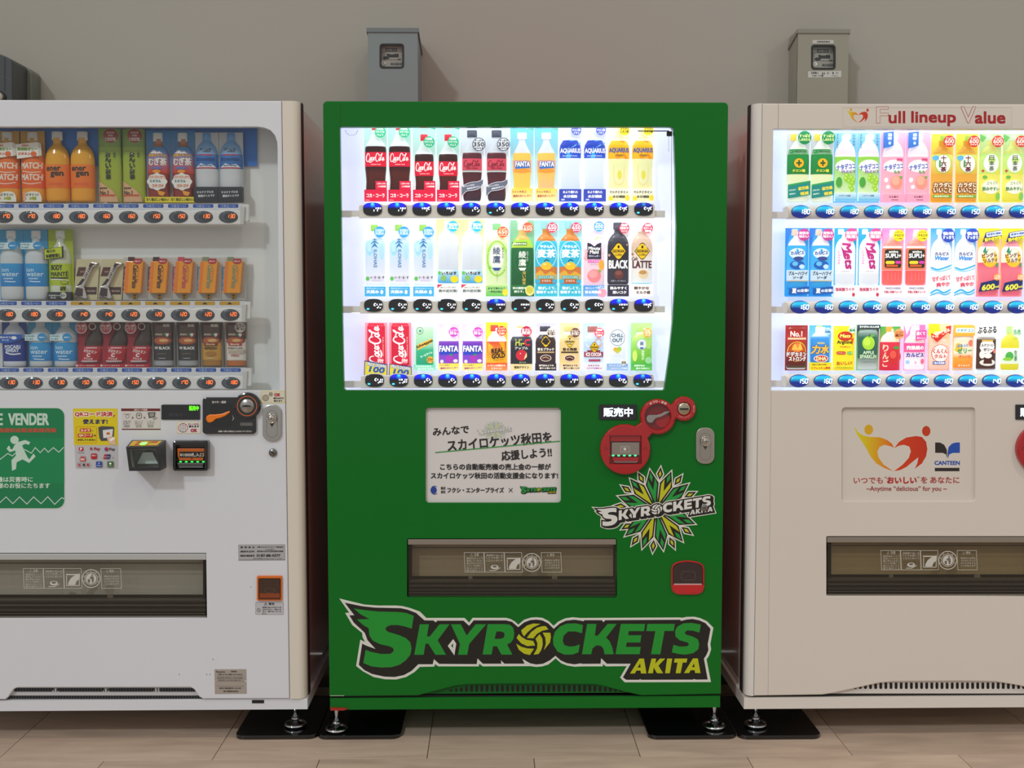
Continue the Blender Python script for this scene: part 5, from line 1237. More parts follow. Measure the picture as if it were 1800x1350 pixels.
def cola_script(b, u, v, w, h, col, th=1.5, rot=0.):
    ca, sa = math.cos(rot), math.sin(rot)
    for st in COLA:
        p = [((x - .5) * w, (y - .5) * h) for x, y in smooth(st, 3)]
        th_ = th * .72; p = [(u + x * ca - y * sa, v + x * sa + y * ca) for x, y in p]
        b.ln(p, [th_ * (.6 + .7 * math.sin(math.pi * min(1, i / max(1, len(p) - 1)))) for i in range(len(p))], col)
def diamond(b, u, v, r, col='#f2c61a', rim='#2a1d10', small=False):
    b.g([(u - r, v), (u - r * .25, v - r * 1.0), (u, v - r * 1.12), (u + r * .25, v - r * 1.0), (u + r, v), (u + r * .25, v + r * 1.0), (u, v + r * 1.12), (u - r * .25, v + r)], rim)
    q = r * .9; b.g([(u - q, v), (u - q * .25, v - q), (u, v - q * 1.1), (u + q * .25, v - q), (u + q, v), (u + q * .25, v + q), (u, v + q * 1.1), (u - q * .25, v + q)], col)
    b.e(u, v + r * .55, r * .14, r * .2, rim, 10); b.t('GEORGIA', u, v + r * .02, r * 1.5, r * .34, rim, .15); b.t('Coffee', u, v - r * .42, r * .9, r * .32, rim, .02, shear=.2)

# ---- green machine, top row
def cola_big(b, small=False):
    H = 96 if small else 112
    b.card(40, 137, '#b9f2e6', '#f4fbff')
    if small: b.g([(-17, 137), (20, 124), (20, 137)], '#35c493'); b.t('350ml', 10, 133.5, 12, 5, '#ffffff', .2)
    v1 = 108 if small else 126; lv = v1 * (.72 if not small else .74)
    b.body('cola', 18.5 if not small else 16.5, 6, v1, [(0, '#2a1216'), (.35, '#5a221e'), (.45, '#35151a'), (.74, '#3a1a1c'), (.745, '#eef4f6'), (1, '#eef4f6')])
    a, c = ((60, 85) if not small else (44, 69)); b.label(a, c, '#e3123a'); cola_script(b, 0, a + 15, 33 if not small else 29, 15, '#ffffff', 1.6); b.t('ORIGINAL TASTE', 1, a + 3.4, 17, 1.8, '#ffd0d6', .05)
    b.cap(6.5, v1 - 3, v1 + 8, '#e8203c'); b.badge(9, 119 if not small else 102, 9.6, '#28c48c', ['100%', 'リサイクル', 'ペット'])
    b.sleeve(0, 20, 39, '#ea1746'); b.t('コカ・コーラ', 0, 10, 31, 6.5, '#ffffff', .4); b.t('500ml', -14, 2, 7, 2, '#ffd0da', 0); b.r(-2 + 2, 20, 19.5, 35, '#ea1746')
    b.t('こだわったな', 10, 30.5, 15, 3, '#ffffff', .12); b.t('この爽快感', 11, 25.5, 14, 3, '#ffffff', .12)
def cola_zero(b):
    b.card(42, 137, '#d8e4f4', '#ffffff')
    b.body('cola', 17, 1, 113, [(0, '#3a2a38'), (.3, '#5a2a34'), (.5, '#4a2028'), (.72, '#5b2a33'), (.74, '#7a3a42'), (.745, '#dfe7ef'), (1, '#dfe7ef')])
    b.label(54, 74, '#d9485e'); cola_script(b, 0, 65, 29, 12, '#6a1a2c', 1.2); b.t('ZERO SUGAR', 0, 57, 20, 2, '#6a1a2c', .1)
    b.label(50.5, 53.5, '#bfc6c6', name='silver_band')
    b.cap(8.8, 111, 123, '#454a5c'); b.badge(12, 98, 11.5, '#f4f6fa', ['すっきり', '350', 'ml'], '#3a4254', rim='#5a6274', th=[3, 7, 2.2])
    m = b.new('ribbon', b.pm); b.curved = False; b.base = b.dm + .0022
    b.g(smooth([(-18, 8), (-10, 17), (2, 19), (12, 22), (19, 30)]) + smooth([(19, 38), (10, 34), (0, 33), (-10, 30), (-18, 25)]), '#6e7488')
    b.ln(smooth([(-18, 25), (-10, 30), (0, 33), (10, 34), (19, 38)]), .8, '#eef0f6'); b.ln(smooth([(-18, 8), (-10, 17), (2, 19), (12, 22), (19, 30)]), .8, '#eef0f6')
    b.t('おいしいゼロ!', -6, 27, 20, 3, '#f4f4f8', .1, rot=.15); b.t('糖類保存料ゼロ', 2, 23.5, 22, 2.6, '#f4f4f8', .08, rot=.2)
def fanta_orange(b, pink=False):
    b.card(41, 133, '#74d8ee', '#e8f6ff'); b.g([(-20, 133), (20.5, 124), (20.5, 133)], '#46c4a4'); b.t('350ml', 13, 129, 13, 5, '#e6fff6', .2)
    lo = '#f4b9a0' if pink else '#f7d25a'; md = '#f8ca72' if pink else '#fbd05e'
    b.body('cola', 16, 3, 112, [(0, lo), (.35, md), (.72, '#fbc85a'), (.74, '#fbc85a'), (.745, '#eef2fb'), (1, '#eef2fb')])
    b.label(50, 71, '#f0a090' if pink else '#ef9f78', '#f6b860'); b.e(0, 53, 14, 4, '#f6a13a'); b.g([(-12, 56), (14, 58), (10, 63), (-12, 62)], '#3a7ad0'); b.t('FANTA', 1, 64.5, 25, 8.5, '#ffffff', .6, outline=('#2b52a8', 1.1))
    b.cap(8.4, 108, 119, '#f6f4ff'); b.sleeve(0, 22, 37, '#f9e254', '#fdf2b8'); b.t('ファンタ史上', -5, 16.5, 25, 4, '#c05a5a', .15, rot=.03); b.t('最高のおいしさへ', 0, 9.5, 31, 4, '#c05a5a', .15, rot=.03)
def aqua_blue(b):
    b.card(40, 138, '#f4f8ff', '#ffffff'); b.r(-6, 128, 12, 138, '#4a78e0')
    b.body('square', 18.5, 4, 124, [(0, '#cfe0f8'), (.4, '#e6f0fb'), (1, '#eef6ff')])
    b.label(75, 106, '#2443c4', '#2a55d4'); b.g([(-8, 75), (0, 75), (8, 106), (0, 106)], '#3fb0ee'); b.g([(0, 92), (18, 100), (18, 104), (4, 95)], '#7fd2f6'); b.t('AQUARIUS', 0, 87, 35, 9, '#ffffff', .6); b.r(-14, 78, 12, 79, '#cfe4ff')
    b.cap(7, 122, 131, '#f2f6ff'); b.badge(10, 122.5, 8.5, '#4b60cc', ['アミノ酸', 'クエン酸', 'イオン'])
    b.sleeve(0, 21, 38.5, '#3b4fc0'); b.t('水より優れた', 0, 16, 26, 4.4, '#ffffff', .3); b.t('水分補給', 0, 8.5, 24, 5, '#ffffff', .35); b.r(-16, 1.5, -10, 4, '#cfd6f6')
def aqua_yellow(b):
    b.card(39, 138, '#fffdf0', '#ffffff')
    b.body('square', 18.5, 4, 124, [(0, '#f4e890'), (.3, '#f6f2c0'), (.5, '#eef0b0'), (1, '#f6f4c8')])
    b.ln(smooth([(-9, 62), (-8, 36), (0, 29), (8, 36), (9, 62)]), 1, '#e2da78'); b.e(1, 46, 4, 8, '#ece258')
    b.label(74, 105, '#ffd018', '#fcb414'); b.g([(-6, 74), (2, 74), (10, 105), (2, 105)], '#f59a1c'); b.g([(10, 74), (16, 74), (4, 90)], '#f08a1c'); b.t('AQUARIUS', 0, 88, 34, 9, '#4a5ea8', .5); b.t('VITAMIN', 0, 79.5, 14, 3, '#6a6a30', .2)
    b.cap(7, 122, 131, '#fff8d8'); b.badge(9, 122.5, 8.8, '#fbe21e', ['すっきり', 'レモン味'], '#6a5a20')
    b.sleeve(0, 22, 37.5, '#fffdf0', '#fff6b8'); b.t('マルチビタミン', 0, 16, 32, 4.2, '#5a5a48', .2); b.t('水分補給', 0, 8, 22, 4.6, '#5a5a48', .25); b.e(-14, 5, 4, 4, '#fbe23a'); b.e(15, 6, 4, 5, '#fbe23a')
# ---- green machine, middle row
def iroha(b):
    b.card(38, 131, '#ffffff', '#ffffff'); b.body('round', 18, 19, 122, [(0, '#f6f8fe'), (.35, '#dce6fb'), (.7, '#bfe4fb'), (.85, '#eaf6ff'), (1, '#ffffff')])
    b.e(-9, 84, 6, 13, '#a2dcf8'); b.e(12, 78, 4, 14, '#b6e2fa')
    for p in ([(-8, 91), (0, 98), (8, 91), (0, 94)], [(-6, 97), (0, 101), (6, 97), (0, 98.5)], [(-6, 84), (0, 94), (6, 84), (0, 88)]): b.g(p, '#3f7fb6')
    b.t('ILOHAS', 1, 66, 31, 5.6, '#5b86b2', .15, rot=-math.pi / 2)
    m = b.new('label', b.pm); b.base = b.dm; b.g([(-17, 26), (17, 26), (17, 37), (-17, 37)], '#ece8f6'); b.e(-13, 31, 3.6, 4, '#63c85a', 7); b.t('い・ろ・は・す', 4, 33, 24, 4.4, '#333640', .2); b.r(-6, 26.6, 12, 30, '#dcd6ee')
    b.cap(6.5, 114, 125, '#9fdc54', u=-1); b.badge(9, 112, 9.6, '#3a9fe2', ['北海道の', '天然水'], '#cfeaff')
    b.sleeve(0, 17, 36, '#45b4ec'); b.t('地元のおいしい', 0, 14, 30, 3, '#c4ecff', .12); b.t('天然水', -4, 8, 22, 5.6, '#ffffff', .3); b.e(12, 7.5, 2.6, 3.6, '#ffffff')
def iroha_lemon(b):
    b.card(42, 135, '#fdf8a4', '#ffffff'); b.body('round', 18.5, 22, 128, [(0, '#ccd4e2'), (.5, '#dfe5ef'), (1, '#e8edf4')])
    b.ln([(-18, 24), (-18.3, 88), (-14, 104)], .6, '#8f9ab0'); b.ln([(18, 24), (18.3, 88), (14, 104)], .6, '#8f9ab0'); b.t('I LOHAS', 0, 70, 34, 3, '#d4d9e4', .05, rot=-math.pi / 2)
    b.g([(-7, 101), (0, 97), (7, 101), (0, 99)], '#d2d8e4')
    b.label(23, 46, '#c6ecfa', '#3fa6dc'); b.r(-18, 39, 8, 46, '#e6f6fb'); b.t('いろはす', 2, 40.5, 26, 5, '#2b3646', .3); b.e(11, 30, 7, 6, '#fbe12a'); b.e(-8, 32, 5, 5, '#8fc46a'); b.e(-15, 41, 3, 3.4, '#63c85a', 7)
    b.cap(6.5, 121, 132, '#f6f8fb'); b.badge(9, 122, 9.4, '#25bde2', ['復刻', 'れもん'])
    b.sleeve(0, 21, 38, '#fffdf8'); b.g([(-19, 21), (-9, 21), (-19, 14)], '#e04a6a'); b.t('おいしくすっきり', 0, 15.5, 26, 2.8, '#6a6a72', .08); b.t('熱中症対策!', 0, 9.5, 32, 5, '#5b6a72', .15); b.t('いろはすれもん', 0, 3, 18, 1.8, '#9a9aa4', 0)
def ayataka(b):
    b.card(40, 131, '#ffffff', '#f4fbe8'); b.body('round', 19, 19, 124, [(0, '#e6f2c4'), (.25, '#d8f0b0'), (.6, '#c8ea94'), (.75, '#e2f0c4'), (1, '#ffffff')])
    b.ring(1, 66, 17, 30, 3.2, '#a3d858'); b.e(0, 68, 12.5, 22, '#f4f8f0'); b.t('綾鷹', 0, 72, 13, 30, '#3a4a74', .15, vert=True); b.t('あやたか', 11, 76, 3, 20, '#4a5a5a', .05, vert=True); b.g([(-8, 50), (8, 50), (4, 45), (-4, 45)], '#34549c'); b.e(-12, 50, 2.4, 3, '#8fd04c')
    b.t('茶匠が選んだ', 1, 34, 2.4, 16, '#6a7a5a', 0, vert=True)
    b.cap(7.2, 116, 127, '#8fdc92', u=0); b.badge(11, 112, 9.6, '#f06a28', ['たっぷり', '650', 'ml'], '#ffe6d0', th=[2.6, 6, 2])
    b.sleeve(0, 19, 38, '#b8e890', '#6cc860'); b.t('まるで淹れたて', 0, 14, 30, 3.6, '#3a6a4a', .15); b.t('一杯目の味わい', 0, 8, 28, 3.6, '#3a6a4a', .15); b.e(15, 7, 5, 6, '#f4e440')
def ayataka_dark(b):
    b.card(42, 133, '#98dcae', '#2f8a4a'); b.g([(-10, 133), (10, 133), (0, 108)], '#dff4e4'); b.body('round', 19.5, 4, 118, [(0, '#2e7440'), (.6, '#24663a'), (.79, '#1e6a3c'), (.795, '#c8a23c'), (1, '#e6d084')])
    b.label(85, 99, '#9ccc36', '#b8d84a'); b.r(-18, 89, 8, 94.5, '#2a6a38'); b.t('機能性表示食品', -5, 91.8, 24, 3.4, '#eef6d0', .12)
    b.label(20, 84, '#1f6a3c', '#1c5a34'); b.t('綾鷹', 0, 66, 13, 28, '#eef4ea', .2, vert=True); b.t('あやたか', 9, 70, 3, 18, '#cfe0cc', .05, vert=True); b.g([(-7, 50), (7, 50), (4, 45), (-4, 45)], '#f2f4ee'); b.t('濃い緑茶', 3, 32, 6, 24, '#c8b054', .15, vert=True); b.ring(0, 62, 14, 22, .5, '#3f8a56')
    b.cap(7.4, 116, 129, '#f4f8f0', u=-1); b.badge(9.5, 120, 9, '#f0603a', ['たっぷり', '650'], '#ffe6d0', th=[2.6, 6])
    b.sleeve(0, 20, 40, '#2f7a44', '#245e38'); b.t('体の脂肪を', -5, 14.5, 24, 4, '#eef6ea', .2); b.t('減らす。', -6, 8.5, 17, 4, '#eef6ea', .2); b.e(13, 10, 8, 9, '#f0e68a'); b.e(13, 11, 6, 6, '#d8d04a')
def mugicha(b):
    b.card(41, 133, '#a8ecec', '#e8fbf8'); b.body('round', 19.5, 20, 119, [(0, '#b4561e'), (.7, '#c46a24'), (.85, '#d4822e'), (1, '#d8924a')])
    b.label(20, 97, '#38bede', '#38bede'); b.r(-19, 22, 19, 52, '#c4602c'); b.g([(-19, 46), (-8, 52), (3, 46), (12, 52), (19, 46), (19, 30), (-19, 30)], '#e8b03c'); b.g([(-19, 40), (-10, 46), (-2, 38), (8, 44), (19, 38), (19, 50), (-19, 52)], '#d47a3a')
    b.e(0, 73, 18.4, 24, '#e8fbff'); b.e(0, 73, 17.4, 23, '#35bcdc'); b.t('やかんの', 0, 87, 22, 5, '#ffffff', .3); b.t('麦茶', 0, 75, 31, 14, '#f2fdff', .6); b.ln(smooth([(-4, 61), (0, 64), (5, 62)]), 1.6, '#23466a'); b.e(0, 53, 9.5, 7, '#f7c832'); b.e(-3, 56, 3, 2, '#fbe07a')
    b.r(-15, 31, 15, 36, '#2fb0cc'); b.t('カフェインゼロ', 0, 33.5, 26, 3.4, '#f0e2a0', .15); b.t('ミネラル', 0, 27, 16, 3.6, '#f4d8c0', .15)
    b.cap(6.6, 118, 130, '#9fe0e2', u=-3); b.badge(10, 120, 9, '#e6365c', ['たっぷり', '650', 'ml'], '#ffffff', th=[2.6, 6.4, 2])
    b.sleeve(0, 20, 38.5, '#3fc2dc'); b.t('香ばしくて、', 1, 14.5, 31, 5, '#ffffff', .3); b.t('後味すっきり', 0, 7.5, 35, 5, '#ffffff', .3)
def peach_tea(b):
    b.card(38, 130, '#fdf6fb', '#fbe6f2'); b.body('round', 18.5, 18, 118, [(0, '#f6d2e2'), (.5, '#f8dae8'), (1, '#f6e2f0')])
    b.e(14, 88, 6, 14, '#f4b4b8'); b.e(-14, 72, 5, 10, '#f4b4b8'); b.ln(smooth([(2, 99), (8, 104), (16, 101)]), 2, '#b8dc78')
    b.g([(-12, 65), (12.5, 65), (12.5, 94), (6, 92), (0, 87), (-6, 92), (-12, 94)], '#2c2c40'); b.t('Minute', 0, 84, 20, 5.6, '#ffffff', .45); b.t('Maid', 0, 77.5, 15, 5.6, '#ffffff', .45); b.t('ゼロシュガー', 0, 70.5, 20, 3.4, '#dcd8f0', .12)
    b.r(-11, 59, 12.5, 64, '#e05ab8'); b.t('リアルもも', 1, 61.5, 20, 3.2, '#fff0fb', .12); b.t('ナタデココ入り', 1, 55.5, 20, 2.4, '#7a4a5a', 0); b.e(13, 55, 5, 9, '#f6b440'); b.e(0, 36, 12, 11.5, '#f48c96'); b.e(-2, 39, 8, 7, '#f8a8a8'); b.g([(6, 48), (13, 45), (10, 40)], '#86b848')
    b.cap(7, 113, 121, '#fbf6fb'); b.badge(8, 122, 9, '#41a2e6', ['無糖でおいしい', '600', 'ml'], th=[2.4, 6, 2])
    b.sleeve(0, 19, 37.5, '#58a2e6', '#7ab4f0'); b.e(14, 6, 8, 8, '#f4a8c0'); b.t('おいしくて、', -4, 14.5, 22, 3.8, '#eaf6ff', .15); b.t('ゼロ', 12, 15.5, 13, 5.5, '#f0f6ff', .3); b.t('香る完熟桃', -2, 7.5, 28, 5, '#ffffff', .25)
def coffee_black(b):
    b.card(38, 130, '#eceaf2', '#f4f2f6'); b.body('round', 19, 21, 121, [(0, '#3c3a48'), (.3, '#3a3540'), (.55, '#2e2a34'), (1, '#4a4a56')])
    diamond(b, 0, 79, 14); b.t('BLACK', 0, 56, 33, 14, '#ffffff', .8); b.e(1, 38, 8.5, 8, '#6a3a36'); b.e(0, 41, 6, 4, '#8a5048'); b.e(-16, 72, 2, 2.6, '#c8a090', 8); b.e(15, 90, 1.6, 2, '#b08a80', 8); b.t('無糖すっきり飲める', 0, 27, 26, 3, '#a8a6b4', .05)
    b.cap(7.8, 117, 129, '#4a4e5e', u=-1); b.badge(9.5, 119, 9, '#e2405c', ['珈琲', '深煎り', 'ブレンド'])
    b.sleeve(0, 20, 37, '#38344a'); b.t('飲みやすく', 0, 14.5, 29, 5, '#ffffff', .35); b.t('深いコク', 2, 7, 24, 5, '#ffffff', .35)
def coffee_latte(b):
    b.card(38, 130, '#fffafc', '#fdf6f4'); b.body('round', 19, 21, 119, [(0, '#eef0f2'), (.45, '#eee6de'), (.62, '#d8bca6'), (1, '#cdb09c')])
    diamond(b, 0, 79, 13.5); b.t('Cafe', -13, 66, 10, 6, '#6a2a34', .15, shear=.2); b.t('LATTE', 0, 56, 33, 12, '#5a2430', .5); b.e(2, 39, 9, 8, '#ecd6b0'); b.e(1, 42, 7, 3.5, '#c89a5a'); b.r(-18, 21.5, 18, 24, '#a8dcf2'); b.e(-17, 74, 1.6, 2.2, '#9a6a5a', 8)
    b.cap(7.6, 113, 124, '#f6f2f2', u=-6); b.badge(9, 119, 9, '#e2405c', ['北海道産', '生クリーム', '使用'])
    b.sleeve(0, 20, 38, '#fffaf8'); b.t('軽やかな', -1, 14.5, 26, 5, '#6a4a40', .25); b.t('ミルク感', 2, 7, 24, 5, '#6a4a40', .25)
# ---- green machine, bottom row
def cola_can(b, tag_=True):
    b.card(38.5, 84, '#f49aa6', '#f07484'); b.body('can', 15.5, 8, 83, '#e01f40', name='can')
    b.label(10, 78, '#d81a3e'); cola_script(b, -1, 46, 68, 21, '#ffffff', 3.0, rot=math.pi / 2); b.t('DELICIOUS TASTE', 12.5, 42, 34, 1.8, '#f8c0c8', .05, rot=math.pi / 2)
    b.badge(8, 17, 6, '#e8405c', ['350ml', 'サイズ'])
    m = b.new('price_tag', b.pm); b.curved = False; b.base = b.dm + .0032
    b.g([(-21, -8), (20, -8), (20.5, 11), (-20, 18)] if tag_ else [(-20, -8), (20, -8), (20.5, 7), (-19, 12)], '#2c4a8c')
    y0 = 0 if tag_ else -4.5
    b.g([(-19.5, -8), (18.6, -8), (19, 9.6 + y0), (-18.6, 16 + y0)] if tag_ else [(-18.5, -8), (18.6, -8), (19, 5.6), (-17.8, 10.5)], '#e8d832')
    b.t('PRICE DOWN', 1, 9.5 + y0 * .9, 32, 5.4, '#e6ecf4', .35, rot=-.15, outline=('#2a3466', .8)); b.t('100', 2, 1.5 + y0, 26, 9, '#2456b4', .7, rot=-.1, shear=.2)
def ginger(b):
    b.card(38, 84, '#e6f8ee', '#b4ecd2'); b.body('can', 15.5, 8, 82, [(0, '#24a078'), (.38, '#3cb888'), (.5, '#a0dcb8'), (.8, '#b8e4bc'), (1, '#dff2e4')], name='can')
    b.g([(-15.5, 34), (15.5, 50), (15.5, 58), (-15.5, 44)], '#f4c24a'); b.t('Schweppes', 0, 46.5, 31, 6, '#3a2a14', .25, rot=.42, shear=.15); b.e(-8, 70, 6, 6.5, '#6a8a5a'); b.e(-8, 70, 5, 5.4, '#cdeed4'); b.e(-7.5, 69.5, 2.5, 2.5, '#3aa084')
    b.t('クールライム', 3, 28, 22, 4, '#eafff4', .2, rot=.42); b.badge(10, 19, 6, '#f8c450', ['350ml', 'サイズ'], '#a05a14'); b.sleeve(0, 10, 38, '#78dcb8', '#a8ecd2'); b.t('かろやかな甘さ', -2, 7.4, 28, 3, '#f2fff8', .15); b.t('香りがひろがる', 2, 3, 28, 3, '#f2fff8', .15)
def fanta_grape(b):
    b.card(38, 82, '#f0dcf4', '#f8f0fc'); b.body('canbottle', 17.5, 8, 76, [(0, '#8a52c8'), (.64, '#8a4ac8'), (.645, '#eeeafc'), (1, '#f6f4ff')])
    b.label(13, 48, '#7a3ac2', '#8a4cd0'); b.g([(-17, 27), (17, 30), (17, 38), (-17, 34)], '#2b4ad0'); b.e(2, 21, 7, 6, '#b03ac0'); b.e(4, 28, 3, 2, '#2a9a5a', 8); b.e(-12, 16, 3, 3, '#f4eaff'); b.e(12, 17, 4, 3, '#f4eaff')
    b.t('FANTA', 0, 38.5, 33, 10, '#ffffff', .8, outline=('#3a3ab0', 1.1)); b.cap(6, 70, 78, '#f6f6ff', u=-4); b.badge(9, 68, 8.6, '#cf4ec0', ['シュワ〜', '搾る!'], '#fff0ff')
    b.sleeve(0, 12.5, 36, '#fbec3c', '#fdf49a'); b.t('ファンタ史上', -7, 9.4, 18, 2.6, '#b0409a', .1, rot=.03); b.t('最高のおいしさへ', 1, 4.8, 31, 3.4, '#b0409a', .12, rot=.05)
def gold_drink(b):
    b.card(38, 85, '#fdf03a', '#fdb43c'); b.body('canbottle', 17, 10, 75, [(0, '#f2962c'), (.62, '#f4b03c'), (.625, '#eef0f4'), (1, '#f6f8fa')])
    b.label(14, 51, '#e04a34', '#f6c22c'); b.g([(-2, 14), (17, 14), (17, 50), (4, 50), (10, 40)], '#f8b01e'); b.g([(-16, 50), (-6, 42), (-14, 30)], '#f6b83a'); b.t('REAL', 2, 35, 22, 8, '#2a2014', .7, rot=.12); b.t('GOLD', 3, 26, 23, 8, '#2a2014', .7, rot=.12); b.t('リアルゴールド', 3, 19, 18, 2.2, '#2a2014', .05, rot=.1)
    b.cap(7, 69, 80, '#ef4a34', u=-4); b.badge(9, 70, 8.6, '#e6402e', ['シュワ', 'スッキリ', '元気!'], '#fff4d8'); b.sleeve(0, 13, 36.5, '#ee4e2e', '#f6a05a'); b.t('レモン30個分の', 0, 9, 31, 3.6, '#fff4e0', .2); b.t('ビタミンC', 0, 4, 18, 3.4, '#fff4e0', .2)
def apple_drink(b):
    b.card(39, 80, '#ffffff', '#fdf6e4'); b.body('jar', 19.5, 8, 75, [(0, '#26262e'), (.6, '#30343e'), (.76, '#4a5260'), (.80, '#eef0f2'), (1, '#eef0f2')])
    b.t('HI-', -3, 49.5, 15, 11, '#d0d85a', .7); b.t('C', 10, 49.5, 9, 11, '#d63040', .8); b.t('アップル', 0, 39.5, 23, 4.6, '#f4f0ea', .15); b.e(0, 27, 10, 9.6, '#d42a3c'); b.g([(4, 19), (9.5, 24), (9, 32), (6, 26)], '#f2dfa0'); b.e(-2, 30, 1, 1, '#ffffff', 8); b.t('果汁20%', 2, 14.5, 12, 3, '#8aa27a', .1)
    b.cap(5.5, 70, 79, '#ecd28a', u=-3); b.badge(8.5, 69, 9.4, '#c42048', ['まさに', '限定'], '#fff4f6'); b.sleeve(0, 11.5, 38.5, '#f2dfa4'); b.t('復刻デザイン', 0, 5.8, 26, 4.4, '#4a3a1c', .3)
def kaoru(b, tone):
    col = {'black': '#3a2c30', 'beige': '#ecd090'}[tone]; tx = {'black': '#f6f0e4', 'beige': '#4a3020'}[tone]
    b.card(36, 84, '#e0deee' if tone == 'black' else '#f6e8b4', '#f6f0ea'); b.body('canbottle', 18, 6, 74, [(0, col), (.84, col), (.845, '#e8e8ee'), (1, '#e8e8ee')])
    diamond(b, 0, 51, 9.5, small=True); b.t('香るブラック' if tone == 'black' else '香る微糖', 0, 37.5, 29 if tone == 'black' else 25, 5, tx, .2); b.r(-15, 31, 15, 33.5, '#c8a878' if tone == 'black' else '#3c2420'); b.e(0, 22, 10, 6, '#e8dccc'); b.e(0, 22, 8.6, 4.8, '#5a2c24'); b.ln([(-6, 22), (0, 24), (6, 21)], .8, '#f0e0cc')
    b.cap(9.4, 69, 78, '#3a3848' if tone == 'black' else '#e6d07c', u=-1); b.badge(9.5, 67, 8.2, '#f0e4da' if tone == 'black' else '#6e4034', ['さらに', '香り高い'], '#5a4438' if tone == 'black' else '#f4e8dc')
    b.sleeve(0, 12.5, 37, '#3a2a32' if tone == 'black' else '#f4d4a4', '#2c2028' if tone == 'black' else '#f8e4c0'); b.t('専門店のような', 1, 9, 26, 3, tx, .15); b.t('香りと深いコク', 3, 4.2, 28, 3.2, tx, .15)
def ice_cocoa(b):
    b.card(37, 84, '#cdeefc', '#eaf8ff'); b.body('canbottle', 18, 6, 74, [(0, '#d6e6f8'), (.5, '#b8d4f2'), (.84, '#c8dcf4'), (.845, '#e8e0f0'), (1, '#e8e0f0')])
    b.e(-3, 50, 12, 10, '#f6eef2'); b.e(8, 48, 7, 9, '#d8b0a8'); b.g([(-12, 36), (12, 36), (8, 26), (-8, 26)], '#8a3a34'); diamond(b, 1, 41, 8.6, small=True); b.r(-17, 24, 17, 33, '#9c3a56'); b.t('ICE COCOA', 0, 28.6, 27, 6, '#ffffff', .4); b.r(-9, 16, 12, 20, '#b04a66')
    b.cap(9, 68, 78, '#b06a64', u=-2); b.badge(9.5, 67, 8.6, '#e64a5a', ['北海道産', '生クリーム', '100%']); b.sleeve(0, 12, 37, '#f2ecfa'); b.t('なめらかな', 0, 9, 20, 2.8, '#9a4a7a', .12); b.t('ココアの味わい', 1, 4.2, 27, 3, '#9a4a7a', .12)
def chill(b):
    b.card(36, 84, '#ffffff', '#f4f8ff'); b.body('can', 15.5, 8, 82, [(0, '#dfe8f6'), (.6, '#f2f6fd'), (1, '#e6edf6')], name='can')
    b.ring(0, 58, 13, 14, .9, '#5a7088'); b.t('CHILL', 0, 62, 21, 6, '#4e6880', .35); b.t('OUT', 0, 53.5, 18, 6, '#4e6880', .35); b.e(-3, 37, 4.4, 4, '#f0ac3a'); b.e(3, 38, 4.4, 4, '#a8d048'); b.g([(-7, 36), (7, 36), (0, 30)], '#d0cc40'); b.t('リラクゼーション', 0, 26, 16, 2, '#8a98a8', 0)
    b.badge(11, 14, 4.8, '#ece8e0', ['微炭酸'], '#7a7060'); b.sleeve(0, 12, 37, '#86aade', '#a8c4ea'); b.t('ストレスオフ', -2, 9, 26, 3, '#eef6ff', .12); b.t('カフェイン不使用', 3, 4, 28, 2.8, '#eef6ff', .1)
def green_tea_sml(b):
    b.card(37, 84, '#c8ec9c', '#58c05a'); b.body('canbottle', 17.5, 8, 75, [(0, '#58b83c'), (.4, '#88d04c'), (.84, '#c4e884'), (.845, '#f0f6ea'), (1, '#f0f6ea')])
    b.e(0, 46, 9, 9.4, '#9fb4d8'); b.e(0, 46, 8.2, 8.6, '#e8f0f2'); b.t('綾', 0, 48, 6, 7, '#4a6494', .1); b.g([(-4, 41), (4, 41), (2, 38), (-2, 38)], '#3a5aa0'); b.t('抹茶ラテ', 2, 27, 5, 18, '#e6fad0', .15, vert=True); b.e(12, 48, 5, 10, '#b4e070'); b.e(-12, 26, 4, 10, '#d6ec70'); b.e(12, 18, 6, 6, '#a4e4a0')
    b.cap(8.6, 68, 78, '#b4dc7c', u=-2); b.badge(9.5, 67, 7.8, '#f2a438', ['国産', '100%', '使用'], '#fff0c8', th=[2.2, 4.6, 2]); b.sleeve(0, 12, 36.5, '#48b848', '#6cc860'); b.t('京都宇治の', -4, 8.8, 19, 3, '#f0ffe8', .15); b.t('豊かな味わい', 2, 4, 24, 3, '#f0ffe8', .15)

